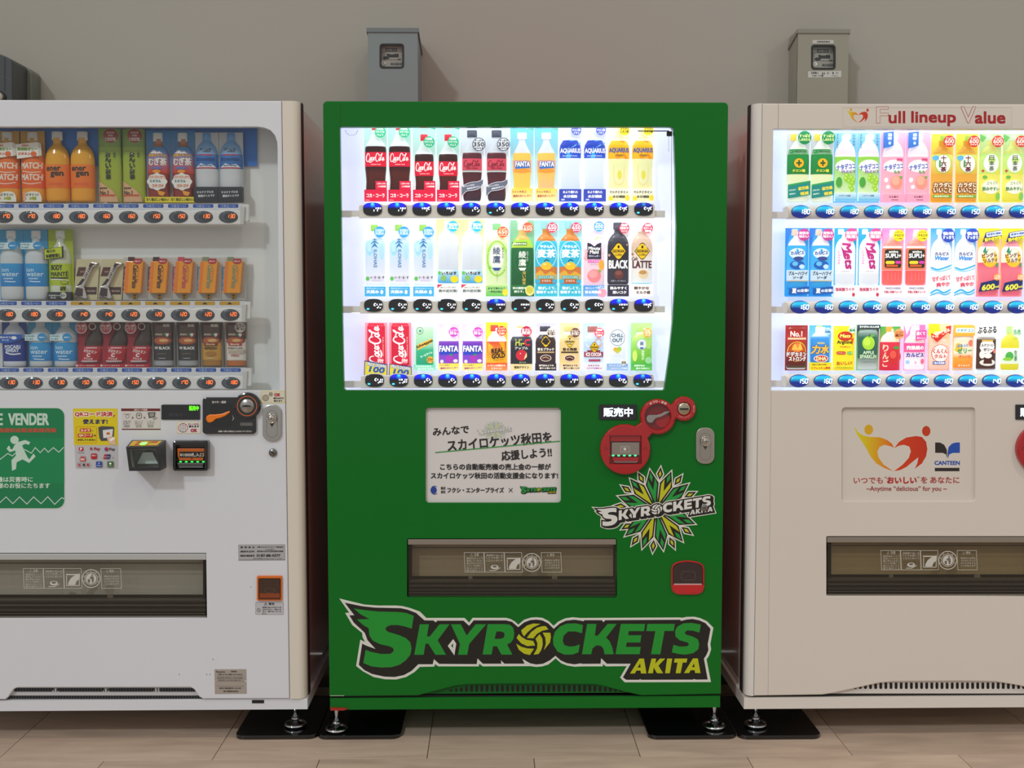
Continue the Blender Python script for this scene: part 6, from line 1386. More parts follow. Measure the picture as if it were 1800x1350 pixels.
# ---- lit white machine
def citric(b):
    b.card(40, 118, '#cfd6dc', '#e8f0ea'); b.body('pet', 19, 4, 114, [(0, '#eef2d4'), (.45, '#e6ecb4'), (.8, '#f2f6e8'), (1, '#ffffff')])
    b.label(48, 91, '#1a8c3c', '#128034'); b.label(82, 91, '#e8f4e6', name='label_band'); b.r(-15, 84.5, -8, 89.5, '#2a9a4a'); b.t('機能性表示食品', 3, 87, 20, 3, '#3a6a4a', .1); b.e(0, 67, 8.5, 8, '#f4b414'); b.r(-1.4, 62, 1.4, 72, '#1a5a20'); b.r(-4.5, 65.6, 4.5, 68.4, '#1a5a20'); b.t('クエン酸', 0, 54, 22, 4.6, '#f0e04a', .25)
    b.cap(6, 106, 117, '#f4d83c', u=-8); b.badge(8.5, 110, 11.5, '#0e8a4c', ['すっぱさ', 'しみわたる'], '#e6f49a')
    m = b.new('ribbon', b.pm); b.curved = False; b.base = b.dm + .0014
    b.g([(-19, 6), (20, 12), (20, 34), (-19, 27)], '#1c8c84'); b.g([(-19, 27), (20, 34), (20, 37), (-19, 30)], '#2ca45c'); b.t('疲労感', 8, 24, 18, 5.6, '#f2e04a', .3, rot=.14); b.t('軽減', 10, 15, 14, 5.4, '#f2e04a', .3, rot=.14); b.t('日常生活の', -11, 20.5, 12, 2.6, '#dff4e8', .05, rot=.14); b.t('運動後の', -11, 14, 11, 2.6, '#dff4e8', .05, rot=.14)
def nata(b, peach=False):
    if peach: b.card(42, 120, '#fdc4da', '#f6aac6')
    else: b.card(39, 119, '#8ed4f0', '#58b8e4')
    b.body('pet', 18.5, 12, 116, [(0, '#f8c4d4' if peach else '#dff0f8'), (.6, '#fbe8f0'), (1, '#fdfdff')])
    b.label(16, 78, '#f6a6bc' if peach else '#8ccc3c', '#f8b4c4' if peach else '#d4ecb4')
    b.e(0, 62, 17.5, 11, '#f6f4fa'); b.t('ナタデココ', 0, 61, 32, 9, '#2c4fb0', .5, rot=.12)
    if peach:
        b.e(5, 34, 11, 12, '#f89a86'); b.e(3, 37, 7, 8, '#fbb49c'); b.g([(9, 44), (16, 45), (14, 39)], '#5cae4c'); b.t('もも', 5, 52, 11, 5, '#54a04c', .25); b.e(-13, 38, 3, 4, '#ffffff'); b.e(-10, 26, 3, 3.4, '#ffffff'); b.r(4, 71, 15, 75, '#d84a80')
    else:
        for x, y in ((2, 46), (10, 42), (5, 36), (12, 33), (8, 27), (0, 40), (14, 38), (11, 22)): b.e(x, y, 4.2, 4.2, '#9cd430', 12); b.e(x - 1, y + 1, 1.8, 1.8, '#d4ee78', 8)
        b.e(-12, 34, 5, 9, '#4aa43c'); b.t('白ぶどう', 4, 52.5, 24, 4.6, '#6a3aa0', .2)
    b.cap(6.5, 108, 118, '#ffffff', u=2 if peach else 3)
    m = b.new('side_strip', b.pm); b.curved = False; b.base = b.dm
    if peach: b.g([(-20, 92), (-20, 119), (-2, 121), (-2, 97), (-10, 94)], '#3f7fd8'); b.t('濃密', -9, 112, 7, 12, '#ffffff', .15, vert=True); b.e(-9, 101, 2.4, 2.8, '#cfe4ff')
    else: b.t('不足しがちな', -16, 104, 3, 24, '#2c3a5a', .05, vert=True); b.t('食物繊維', 12, 106, 4, 20, '#6a8ac0' , .08, vert=True)
    if peach: b.sleeve(0, 14, 39, '#f8a8c2'); b.t('もも果汁', 0, 9, 16, 3.4, '#7a2a4a', .12); b.r(-4, 3.4, 8, 4.4, '#7a2a4a')
    else: b.sleeve(2, 16, 37, '#dff2fa', '#50b8e6', u=0); b.t('ナタデココ食感', -2, 11, 20, 2.6, '#3a5a7a', .08)
def tea16(b):
    b.card(38, 118, '#f8e84a', '#f6c42a'); b.body('round', 18.8, 2, 106, [(0, '#e89a28'), (.2, '#f0b448'), (.4, '#e8a83c'), (.7, '#e8b040'), (1, '#d89a2c')])
    b.label(48, 82, '#d8e46a', '#e0b43c'); b.e(0, 66, 14, 16.4, '#a8bc4c'); b.e(0, 66, 13, 15.4, '#f8f6ea'); b.t('十六茶', 0, 66, 9.5, 29, '#6a2438', .35, vert=True); b.r(-8, 60, -5, 72, '#4a9a54'); b.e(-13, 76, 5, 4.5, '#5ab0dc')
    b.r(-17, 8, 17, 12, '#6ab43c'); b.t('国産素材使用', -2, 10, 24, 2.4, '#f4ffe0', .08); b.t('カラダに', 0, 29.5, 31, 8, '#fbeed0', .5, outline=('#7a3818', 1.5)); b.t('いいこと', 0, 20.5, 31, 8, '#fbeed0', .5, outline=('#7a3818', 1.5))
    b.cap(6.5, 105, 115, '#a8cc3c', u=2); b.badge(8.5, 104, 10, '#da3a30', ['たっぷり', '600', 'ml'], '#fff0e0', th=[2.6, 7, 2.2])
def teajp(b):
    b.card(38, 118, '#bce8a0', '#f4ee7a'); b.body('round', 18.8, 1, 108, [(0, '#e6dc3c'), (.3, '#f0e870'), (.5, '#e8e05a'), (.75, '#d2e070'), (1, '#e0e88a')])
    b.label(49, 84, '#b8dc78', '#c8e070'); b.e(0, 67, 13, 16, '#f6f8f0'); b.t('日本茶', 0, 67, 8.5, 28, '#5a6a54', .2, vert=True); b.e(-14, 54, 2.6, 2.8, '#c84a3a', 4); b.e(11, 52, 2.4, 4, '#e8d83a')
    b.e(0, 26, 15, 12, '#f8f8e4'); b.t('ごくごく', 2, 33, 18, 4.6, '#7a9440', .2, rot=.08); b.t('飲みやすい', 0, 23, 29, 6.4, '#5a8a4a', .3); b.e(13, 10, 5, 7, '#8cc84c', 10); b.e(-11, 43, 4, 3, '#6cb848', 10)
    b.g([(-19, 118), (-8, 112), (-14, 104), (-19, 108)], '#6cc060'); b.cap(6.5, 106, 116, '#cfe8c0', u=-2); b.badge(9, 104, 10, '#d8402e', ['たっぷり', '600', 'ml'], '#fff0e0', th=[2.6, 7, 2.2])
def blue_hawaii(b):
    b.card(40.5, 119, '#3a9ae4', '#28a4e4'); b.g([(-20, 80), (-14, 100), (-8, 119), (-20, 119)], '#2f7ad8'); b.body('round', 17.5, 14, 112, [(0, '#2a9ae0'), (.3, '#4ab4ee'), (.76, '#36a8ea'), (.765, '#e2e0ee'), (1, '#f0eef6')])
    b.e(0, 75, 14, 9, '#e4f2fc'); b.t('カルピス', 0, 76, 23, 6, '#2a3a94', .35, rot=.06); b.e(2, 66, 9, 3.6, '#3a4a8c'); b.e(0, 55, 13, 8, '#1f62b8'); b.e(-4, 57, 5, 4, '#6ac0f2'); b.e(8, 52, 5, 4, '#c8e8fa')
    b.cap(6, 106, 117, '#d8c4b0', u=-4); b.badge(10, 107, 10.5, '#b83a84', ['爽快な', '味わい'], '#fbe0f0')
    m = b.new('label', b.pm); b.curved = False; b.base = b.dm; b.r(-19, 28, 20, 46, '#cfe4f6'); b.t('ブルーハワイ', 1, 40.5, 33, 6.4, '#20344e', .4, shear=.1); b.t('ソーダ', 1, 33, 17, 5, '#20344e', .35, shear=.1); b.r(-19, 26.4, 20, 28, '#c8b48a')
    b.sleeve(0, 1, 40, '#2f9ade'); m = b.new('caption_strip', b.pm); b.curved = False; b.base = b.dm + .001; b.g([(-15, 3), (21, 5), (21, 18), (-14, 14)], '#1c5cae'); b.t('夏', -5, 10, 7.5, 8, '#ffffff', .5); b.t('の定番!', 10, 10.5, 20, 5, '#ffffff', .35, rot=.05)
def mets(b):
    b.card(39, 119, '#2cb4e0', '#f4fbff'); b.r(-19.5, 20, 19.5, 119, '#2aaede'); b.body('round', 18, 20, 112, [(0, '#dfe4ee'), (.22, '#e8ecf4'), (.23, '#f6f6fc'), (.8, '#f6f8ff'), (1, '#ffffff')], k=.3)
    b.t('Mets', 4, 70, 44, 14, '#c42a84', .9, rot=-1.42, shear=.25); b.g([(-9, 88), (0, 76), (-4, 68)], '#c42a84'); b.t('LITCHI', -12, 68, 22, 3.6, '#f08ab8', .1, rot=-math.pi / 2); b.t('炭酸飲料', 0, 44, 16, 2, '#b0a0b4', 0)
    b.cap(5.5, 108, 117, '#ffffff', u=-8); b.badge(8.5, 107, 11.5, '#d8488c', ['自販機', '限定!'], th=[5.4, 5.4]); b.sleeve(0, 19, 38, '#fdf8fb'); b.t('強炭酸ライチ', -1, 12.5, 33, 5.8, '#c84a72', .3); b.e(14, 3.4, 2.6, 3.6, '#d83a5a', 10)
def supli(b):
    b.card(39, 119, '#f08cc8', '#fde8f4'); b.body('round', 17.8, 20, 110, [(0, '#f06a68'), (.28, '#f25a58'), (.285, '#f4e8ea'), (.75, '#f4e0dc'), (.755, '#f08a80'), (.86, '#f0988c'), (1, '#fbf4f6')])
    b.label(46, 84, '#f46a5c', '#f4806c'); b.g(rr(-15.5, 49, 15.5, 83, 3, 2), '#e8883a'); b.g(rr(-14.5, 50, 14.5, 82, 3, 2), '#2a2422'); b.t('amino', 0, 78, 16, 4, '#f4f0ea', .25); b.t('SUPLI+', 0, 71, 27, 7, '#ffffff', .6); b.g(rr(-13, 56.5, 2, 62, 2.4, 3), '#f4d82c'); b.g(rr(3, 57, 13.5, 62, 2, 3), '#e03ab0'); b.r(-12, 51.6, 8, 55.4, '#d85a2a')
    for i in range(4): b.ln([(-9 + i * 6, 28), (-9 + i * 6, 42)], .5, '#f79a94')
    b.cap(5.5, 106, 116, '#fbf4fa', u=0); b.badge(8, 106, 10, '#f8e41c', ['レモンと', 'アセロラ', '(1.5倍)'], '#5a4a28', th=[4, 4, 2.4]); b.sleeve(0, 19, 36, '#fffafd'); b.t('FANCL×KIRIN', 0, 14.5, 26, 3.4, '#7a6a94', .15); b.t('手軽に栄養チャージ', 0, 8, 31, 4.4, '#c84a6a', .2)
def calpis_water(b):
    b.card(38.5, 119, '#38a4e0', '#f6fbff'); b.body('round', 18.5, 2, 112, [(0, '#f2f8fe'), (.4, '#ffffff'), (.8, '#f4f8fc'), (1, '#ffffff')], k=.3)
    b.t('カルピス', 0, 74.5, 24, 5.6, '#2a2a80', .5); b.t('Water', 0, 67, 25, 7, '#3a8ee0', .4, shear=.2)
    for x, y in ((-11, 83), (4, 86), (12, 80), (-14, 64), (13, 62)): b.e(x, y, .9, .9, '#7ab4ea', 6)
    b.ln(smooth([(-18, 51), (-8, 47), (4, 50), (18, 55)]), 2.6, '#3ab4e4'); b.ln(smooth([(-18, 47.5), (-6, 44), (6, 46), (18, 50)]), 1.6, '#8cd4f0'); b.t('甘ずっぱくて', 0, 32, 32, 8, '#e0506a', .3, rot=.12); b.t('爽やか', 3, 21.5, 24, 7, '#e0506a', .3, rot=.1); b.ln(smooth([(-18, 6), (-8, 12), (4, 7), (18, 13)]), 2.6, '#3ab4e4'); b.ln(smooth([(-18, 2), (-6, 7), (6, 3), (18, 8)]), 1.8, '#3ab4e4')
    b.cap(5, 108, 117, '#f8fcff', u=-4); b.badge(9, 106, 12, '#2748b0', ['後味', 'すっきり'], th=[5.6, 5.6])
def grapefruit(b):
    b.card(39, 119, '#f8e41c', '#f48a9c'); b.body('cola', 18.5, 3, 110, [(0, '#e8647c'), (.4, '#f07a8c'), (.52, '#e05a72'), (.53, '#f4ead4'), (.78, '#f6eee0'), (.79, '#f08a9a'), (1, '#f4a4ac')])
    b.e(1, 67, 13.5, 16, '#f8c42a'); b.t('ピングレ', 0, 72, 26, 7, '#6a3a1c', .4, rot=.1); b.t('ソルティ', 2, 63, 25, 7, '#6a3a1c', .4, rot=.1); b.g([(-12, 78), (-7, 88), (-6, 78), (-2, 84), (-6, 74)], '#2a8a6a'); b.e(14, 55, 2.6, 4, '#4aa060', 8)
    m = b.new('ribbon', b.pm); b.curved = False; b.base = b.dm + .001
    b.g([(-14, 94), (19, 100), (19, 116), (-9, 111)], '#1c2e68'); b.g([(-7, 103), (19, 107), (19, 115), (-8, 110)], '#e8f0f8'); b.t('超便利補給', 6, 109, 24, 4, '#3a5a9a', .15, rot=.14); b.t('熱中症対策', 4, 100.5, 29, 6, '#f8e41c', .35, rot=.16)
    b.g([(-19, 8), (17, 13), (17, 31), (-15, 24)], '#1c2e68'); b.t('600', -2, 16.5, 22, 9, '#f8ee4a', .9, rot=.12, shear=.2); b.t('ml', 13, 17.5, 6, 4, '#f8ee4a', .3, rot=.12); b.badge(13, 34, 6, '#f49a4a', ['+100', 'ml'], '#fff2d8')
def dodeka(b):
    b.card(39, 79, '#b8302c', '#8a2420'); b.body('can', 17.5, 2, 78, [(0, '#e6e0da'), (.09, '#5a1c14'), (.1, '#5a1c14'), (.62, '#a83a18'), (.66, '#c03028'), (1, '#8a2018')], name='can')
    b.ring(0, 33, 16, 17, 1.6, '#f4b43a'); b.e(0, 33, 14.5, 15, '#c84a1c'); b.e(0, 40, 9, 8, '#f0883a'); b.g([(-10, 36), (-4, 47), (1, 38), (5, 49), (10, 36)], '#f8c24a'); b.t('ドデカミン', 0, 28.5, 34, 8, '#ffffff', .6, outline=('#7a2010', 1.2)); b.t('ストロング', 1, 20.5, 30, 7.4, '#ffffff', .6, outline=('#7a2010', 1.2)); b.r(-16, 54, 16, 57.5, '#e8c8a0'); b.t('No.1', -2, 64, 20, 9, '#f6e8dc', .6); b.r(-17, 5, 17, 8, '#4a3a1c')
def power_water(b):
    b.card(38, 79, '#58b8ee', '#a8dcf6'); b.body('canbottle', 17, 14, 76, [(0, '#2a78cc'), (.6, '#3a90dc'), (.7, '#3a94dc'), (.78, '#dff0fa'), (1, '#eef6fc')])
    b.t('力水', 0, 37, 30, 15, '#f6c038', .9, outline=('#1a4a98', 1.2), shear=.15); b.t('KIRIN', 0, 48, 12, 3, '#e8d060', .2); b.e(1, 21, 13, 6.5, '#e4ecf4'); b.e(1, 21, 11.5, 5.4, '#c83a44'); b.t('DHA', 1, 21, 17, 6, '#f8e6a0', .5)
    b.cap(5.4, 68, 78, '#e8d050', u=-2); b.badge(11, 69, 6, '#c8ecf8', ['りんご', '味'], '#3a7ab0'); b.sleeve(0, 14, 38, '#f8e21e'); b.t('勉強や仕事の合間に', -2, 10.4, 27, 2.6, '#8a4a14', .08); b.t('リフレッシュ爽快', 0, 4.6, 33, 4, '#c83a1c', .2)
def arginine(b):
    b.card(38, 78, '#f8e83a', '#fbdc1c'); b.body('can', 17.5, 3, 77, [(0, '#fbe82c'), (1, '#f6dc1a')], name='can', k=.25); b.e(1, 60, 13, 8.5, '#c8301c'); b.t('Mets', 1, 60.5, 18, 6, '#f6ee6a', .4, shear=.2); b.t('Arginine', 0, 49, 26, 7.4, '#2a1c10', .6); b.t('アルギニン', 1, 41.5, 18, 2.6, '#c8301c', .15); b.g([(11, 55), (17, 58), (14, 44)], '#e04a1c')
    b.g(rr(-14, 28, 2, 33.4, 2.6, 3), '#c8281c'); b.t('アルギニン', -6, 30.7, 13, 2.4, '#ffeccc', .05); b.g(rr(4, 28, 15, 33.4, 2.6, 3), '#6ab83c'); b.t('クエン酸', 9.5, 30.7, 9, 2.2, '#f4ffe4', .05); b.t('おいしい!', 0, 13, 27, 6, '#b8301c', .45, rot=.04); b.t('バブルスカッシュ', 0, 5, 30, 3.6, '#7a9a1c', .15); b.badge(12, 72, 6.4, '#eef6ec', ['リンゴ', '風味'], '#3a8a5a')
def apple_can(b):
    b.card(39, 80, '#223c36', '#86c48a'); b.body('can', 17.5, 1, 72, [(0, '#c8d0cc'), (.28, '#7a8a82'), (.29, '#2c5a4c'), (.8, '#2a6450'), (1, '#9fb4ac')], name='can'); b.e(0, 48, 11, 12, '#a8d838'); b.e(-3, 50, 6, 7, '#c0e84c'); b.ln([(0, 58), (2, 64)], 1.2, '#5a3a1c'); b.e(6, 61, 4, 2, '#5cae3c', 10)
    b.t('APPLE', 0, 31.5, 19, 5, '#cfe8c0', .25); b.t('SPARKLIN', 0, 24.5, 29, 6, '#cfe8c0', .25); b.t('アップルスパークリング', 0, 15, 26, 2.4, '#4a5a54', .05); b.sleeve(73, 80, 39, '#2c3a3e'); b.t('甘すぎない大人の味', 0, 76.5, 34, 3.6, '#f0f4ee', .2)
def apple_red(b):
    b.card(36, 77, '#4ab04a', '#e03a4a'); b.body('round', 17.5, 0, 73, [(0, '#d8203c'), (.68, '#e0304a'), (.69, '#f4ecd0'), (.88, '#f6f2da'), (1, '#f0e8d0')]); b.e(7, 24, 13, 14, '#d42a2c'); b.e(4, 28, 6, 7, '#e85848'); b.e(10, 40, 6, 3, '#4a9a3a', 10); b.t('りんご', -9, 26, 9, 40, '#f0d8b0', .35, vert=True)
    b.cap(6, 68, 77, '#e8a83a', u=-2); b.badge(13, 64, 9, '#f4a060', ['つくりたて', '果汁'], '#8a3414')
def kanjuku(b):
    b.card(37.5, 80, '#f07ab8', '#f49cc8'); b.g([(-19, 80), (-6, 80), (-14, 62)], '#fbdcee'); b.body('jar', 18, 1, 73, [(0, '#fbeaf2'), (.13, '#fbeef6'), (.14, '#fdf4f8'), (.66, '#fbc4dc'), (.68, '#e8dcd4'), (1, '#f2ece8')]); b.label(32, 48, '#ee4f96', '#f06aa4'); b.t('完熟桃の', 0, 40, 30, 7, '#ffffff', .45, outline=('#d83a7c', 1)); b.t('カルピス', 0, 27.5, 31, 7, '#2c3aa0', .6); b.e(13, 16, 3.6, 5, '#f06a8c', 10); b.e(-13, 15, 3.4, 3.4, '#9fd0f2'); b.e(0, 14, 2, 2, '#f4a8c4', 8)
    b.cap(7.5, 70, 79, '#f8f6f8', u=1); m = b.new('price_flash', b.pm); b.curved = False; b.base = b.dm + .002; b.g([(-1, 52), (18, 55), (18, 71), (-1, 70)], '#e8529c'); b.t('濃くて', 8, 65, 15, 6, '#ffffff', .35); b.t('おいしい', 9, 57, 15, 4, '#ffe0f0', .15)
def kungkun(b):
    b.card(37.5, 82, '#f0ecb0', '#f0887c'); b.g([(-19, 60), (-19, 82), (0, 82), (2, 70)], '#f8e41c'); b.body('jar', 18, 0, 68, [(0, '#f4b49c'), (.1, '#f6c4ac'), (.4, '#f8d4bc'), (.8, '#f4c4a8'), (1, '#f4e0d0')]); b.e(1, 30, 15.5, 16, '#d8423a'); b.e(1, 30, 14.4, 15, '#f8f0ea'); b.t('くんくん', 1, 34, 26, 8, '#d23a34', .55); b.t('クルト', 1, 25, 21, 6.4, '#d23a34', .5); b.r(-12, 10.6, 10, 16, '#2a5ab0'); b.t('1億の乳酸菌', -1, 13.3, 19, 3, '#ffffff', .15)
    m = b.new('arrow_flash', b.pm); b.curved = False; b.base = b.dm + .002; b.g([(-17, 66), (-10, 58), (-2, 62), (10, 70), (8, 66), (18, 77), (17, 64), (14, 68), (2, 57), (-6, 50), (-17, 58)], '#c8281c'); b.g([(-17, 58), (-5, 51), (-1, 57), (12, 66), (16, 64), (18, 79), (8, 77), (10, 72), (-2, 64), (-8, 61), (-17, 66)], '#d8301c'); b.t('やっぱ', -10, 60, 11, 4.6, '#fff2d8', .25, rot=.1); b.t('このは', 8, 68.5, 15, 5.4, '#fff2d8', .3, rot=.5)
def orange_jelly(b):
    b.card(36, 80, '#f4b438', '#f8c87a'); b.body('can', 17, 2, 60, [(0, '#c8ccd0'), (.06, '#f08a2a'), (.35, '#f4a43a'), (.5, '#fbe8cc'), (.9, '#f4e0c4'), (1, '#d8d4cc')], name='can'); b.e(-10, 40, 7, 8, '#f6c23c'); b.e(12, 48, 5, 6, '#f4785c'); b.e(12, 18, 5, 7, '#f49a3a'); b.t('ぷるっと', -3, 44, 20, 5, '#3a8ac8', .3, rot=.1); b.t('ゼリー', 1, 35, 26, 9, '#2c9a5a', .7, rot=.05); b.t('オレンジ', 1, 25, 20, 4.2, '#d8621c', .25); b.t('よくふって', 0, 9, 20, 3, '#fff4e0', .15)
    b.sleeve(61, 78, 35, '#f2b83e', '#f0a838'); b.r(-16, 66.5, 16, 74.5, '#f6f4ee'); b.t('ナタデココ', 0, 70.5, 28, 5, '#2a9ab0', .4)
def coffee_jelly(b):
    b.card(35, 80, '#fdfdfb', '#f6f4f0'); b.body('can', 17.5, 1, 59, [(0, '#c8c4c0'), (.05, '#4a2c24'), (.9, '#4a3028'), (1, '#c0bcb8')], name='can'); b.e(0, 42, 13, 12, '#f6f4f0'); b.t('ミルクコーヒー', 0, 44.5, 28, 5, '#3a2820', .3); b.t('ゼリー', 1, 37, 16, 5, '#3a2820', .35); b.r(-10, 51, 10, 54, '#d8b048'); b.e(1, 14, 14, 6, '#ece4da'); b.g([(-7, 12), (9, 12), (7, 24), (-5, 24)], '#4a2018'); b.e(1, 26, 7, 4.6, '#f4f0ea'); b.e(-9, 28, 4.6, 7, '#f2eee8'); b.e(13, 34, 3, 4, '#e07a6a')
    m = b.new('caption_strip', b.pm); b.curved = False; b.base = b.dm; b.t('ぶるぶる', -2, 71, 33, 11, '#2a2420', .6, rot=.05); b.g([(-14, 60), (-4, 66), (8, 60)], '#f6f2ee')
def green_mini(b):
    b.card(34, 79, '#f4f8ee', '#fdfff8'); b.body('round', 16.5, 1, 70, [(0, '#d8cc28'), (.15, '#e0d42c'), (.16, '#f2f6e4'), (.55, '#f4f8e8'), (.56, '#e4d82c'), (.8, '#d8d440'), (1, '#cfe470')]); b.label(12, 38, '#f2f6ec', '#eaf4dc'); b.e(-3, 25, 7, 8, '#4ab04a'); b.e(-6, 20, 8, 3, '#8cd040'); b.t('生茶', 8, 26, 6, 20, '#3a8a4c', .2, vert=True)
    b.cap(5.8, 65, 78, '#b8dc84', u=-2); b.badge(8, 67, 8, '#e4f4dc', ['生茶', 'さわやか'], '#5aa06a')

# ---- unlit white machine: real bottles, cans and boxes
def match(b):
    b.card(42, 124, '#c8961c', '#d88a1c'); b.body('pet', 20, 0, 112, [(0, '#f0a81c'), (.3, '#f0981c'), (.75, '#e8a41c'), (1, '#d89a1c')], k=.6)
    b.label(24, 78, '#f0761a', '#ee5c14'); b.t('MATCH', 0, 63, 36, 10, '#fbe4d0', .5, shear=.08); b.ln(smooth([(-17, 54), (0, 51), (16, 52.5)]), 1.4, '#fbe4d0'); b.t('MATCH', 0, 43, 36, 10, '#fbe4d0', .5, shear=.08); b.ln(smooth([(-17, 34), (0, 31), (16, 34)]), 1.4, '#fbe4d0')
    b.cap(9, 107, 122, '#f2f0ea')
    m = b.new('neck_card', b.pm); b.curved = False; b.base = b.dm + .003; b.g([(-24, 99), (15, 103), (15, 79), (-22, 74)], '#f2eee2'); b.g([(15, 103), (20, 100), (21, 80), (15, 79)], '#d8d2c4'); b.t('期間限定', -7, 97, 12, 3, '#e0704a', .15); b.t('微炭酸ゼリー', -4, 91, 34, 5, '#7aa01c', .5); b.t('ビタミン', -9, 83, 20, 4, '#e0562a', .25); b.e(7, 82.5, 5, 4.6, '#ee6a24')
    m = b.new('caption_strip', b.pm); b.base = b.dm + .001; b.g(smooth([(-12, 0), (-12, 12), (-4, 17), (4, 18), (14, 16), (18, 8), (18, 0)]), '#f0ecdc'); b.t('ビタミンC', 3, 12.5, 21, 4.4, '#3a5a4a', .2); b.t('3種', 3, 6, 12, 5, '#9ab01c', .4)
    for i in range(5): b.e(-12 + (i % 2) * 2.4, 3 + i * 3, 2, 2, '#f0a890', 6)
def energen(b):
    b.body('round', 21, 0, 112, [(0, '#f0a01a'), (.35, '#f2a41a'), (.6, '#eeaa1c'), (1, '#e8a820')], k=.7); b.label(24, 65, '#f5821e', '#f2741a'); b.t('ener', -3, 57, 25, 6.5, '#3a2c20', .7); b.t('gen', 3, 47, 21, 9.5, '#3a2c20', .7); b.r(-12, 29, 12, 33, '#e86818'); b.cap(9.5, 108, 123, '#f4f2ea')
def oicha(b):
    b.body('carton', 20, 0, 127, [(0, '#a8b02c'), (.5, '#a4b82e'), (.75, '#8ea830'), (.76, '#7c9a34'), (1, '#86a238')], k=.4, name='carton'); b.g([(-20, 88), (20, 88), (20, 89), (-20, 89)], '#6a8a2c'); b.e(4, 115, 12.5, 12, '#a02a30'); b.t('国産茶葉', 4, 120.5, 13, 3, '#e8c8b8', .1); b.t('茶葉', 4, 115.5, 8, 3, '#e8c8b8', .1); b.t('100%', 4, 109, 18, 5.6, '#ecd4c4', .35)
    b.t('お〜いお茶', -1, 63, 9, 48, '#2c3418', .55, vert=True); b.t('緑茶', 10, 82, 4, 9, '#4a5a1c', .1, vert=True); b.g([(-20, 0), (-20, 38), (6, 20), (14, 8), (15, 0)], '#e0b084'); b.t('緑茶飲料', -10, 24, 14, 3.4, '#4a3a1c', .12); b.t('No.1', -9, 16, 15, 7.4, '#3a2c18', .4); b.r(-18, 10, 10, 13, '#d4562c')
def mugi(b):
    b.card(43, 125, '#2c84c4', '#8a7a6a'); b.body('round', 19, 4, 110, [(0, '#8a2a20'), (.45, '#a03020'), (.78, '#b04030'), (.79, '#b86a40'), (1, '#b87448')], k=.6); b.label(50, 96, '#3c9cd8', '#d8401c'); b.r(-19, 51, 19, 84, '#cc3c20'); b.g([(-14, 84), (-6, 91), (0, 86), (4, 88), (10, 84)], '#f2ece4'); b.t('健康ミネラル', 0, 81, 32, 4, '#e8b41c', .35); b.t('むぎ茶', 0, 70, 31, 13, '#f8f0e6', .8); b.r(-10, 57, 8, 60.5, '#5a78c8'); b.e(-1, 53, 7, 3, '#f09c2a')
    m = b.new('caption_strip', b.pm); b.curved = False; b.base = b.dm + .001
    pts = [(17 * math.cos(t) * (1 + .06 * math.cos(8 * t)), 35 + 14.5 * math.sin(t) * (1 + .06 * math.cos(8 * t))) for t in [2 * math.pi * i / 48 for i in range(48)]]; b.g(pts, '#f2ece2'); b.t('ゴクゴクいけて', 0, 43, 27, 5, '#e06a2a', .35); b.t('ミネラル', -3, 36, 19, 4.4, '#3a8a9a', .25); b.t('ゴクゴク', 1, 28, 20, 5, '#e06a2a', .35); b.g([(0, 20), (3, 12), (10, 10), (14, 16), (8, 18)], '#f0a024')
    b.cap(8.6, 106, 121, '#f4f4ee', u=-1); b.sleeve(-1, 8.6, 43, '#f0dc1c'); b.t('甘く香ばしい味わい', 0, 4, 39, 5.2, '#3a341c', .35)
def water(b):
    b.card(42, 122, '#c8ccd0', '#d0d4d6'); b.body('round', 20, 2, 118, [(0, '#c0c6cc'), (.35, '#d4d8da'), (.6, '#cfd6da'), (.62, '#8ab4dc'), (.8, '#86b4e0'), (1, '#5a9ee0')], k=.6)
    b.t('おいしい水', 0, 92, 19, 5, '#4a5a6a', .2); b.t('天然水', 2, 88, 14, 4, '#4a5a6a', .15)
    for i in range(6): b.ln([(-17, 30 + i * 5), (17, 30 + i * 5)], .5, '#b4bcc2')
    b.label(58, 83, '#3a7cc0', '#2c68b0'); b.r(-20, 80.6, 20, 83, '#c02c4a'); b.r(-20, 58, 20, 60, '#c02c4a'); b.g([(-18, 60), (-8, 67), (0, 64), (10, 66), (18, 60)], '#e8ecf0'); b.t('富士山の天然水', 0, 74, 32, 6, '#1c4a94', .3); b.t('EARTH WATER', 0, 63, 22, 2.6, '#2a4a80', .1)
    b.cap(7, 110, 121, '#6aa8e8'); b.sleeve(0, 26, 42, '#262c34', '#1c2026'); b.t('サステナブルな', -1, 17, 29, 4, '#e4e6e8', .12, rot=.04); b.t('環境ボトルです', 1, 10.5, 29, 4, '#e4e6e8', .12, rot=.04)
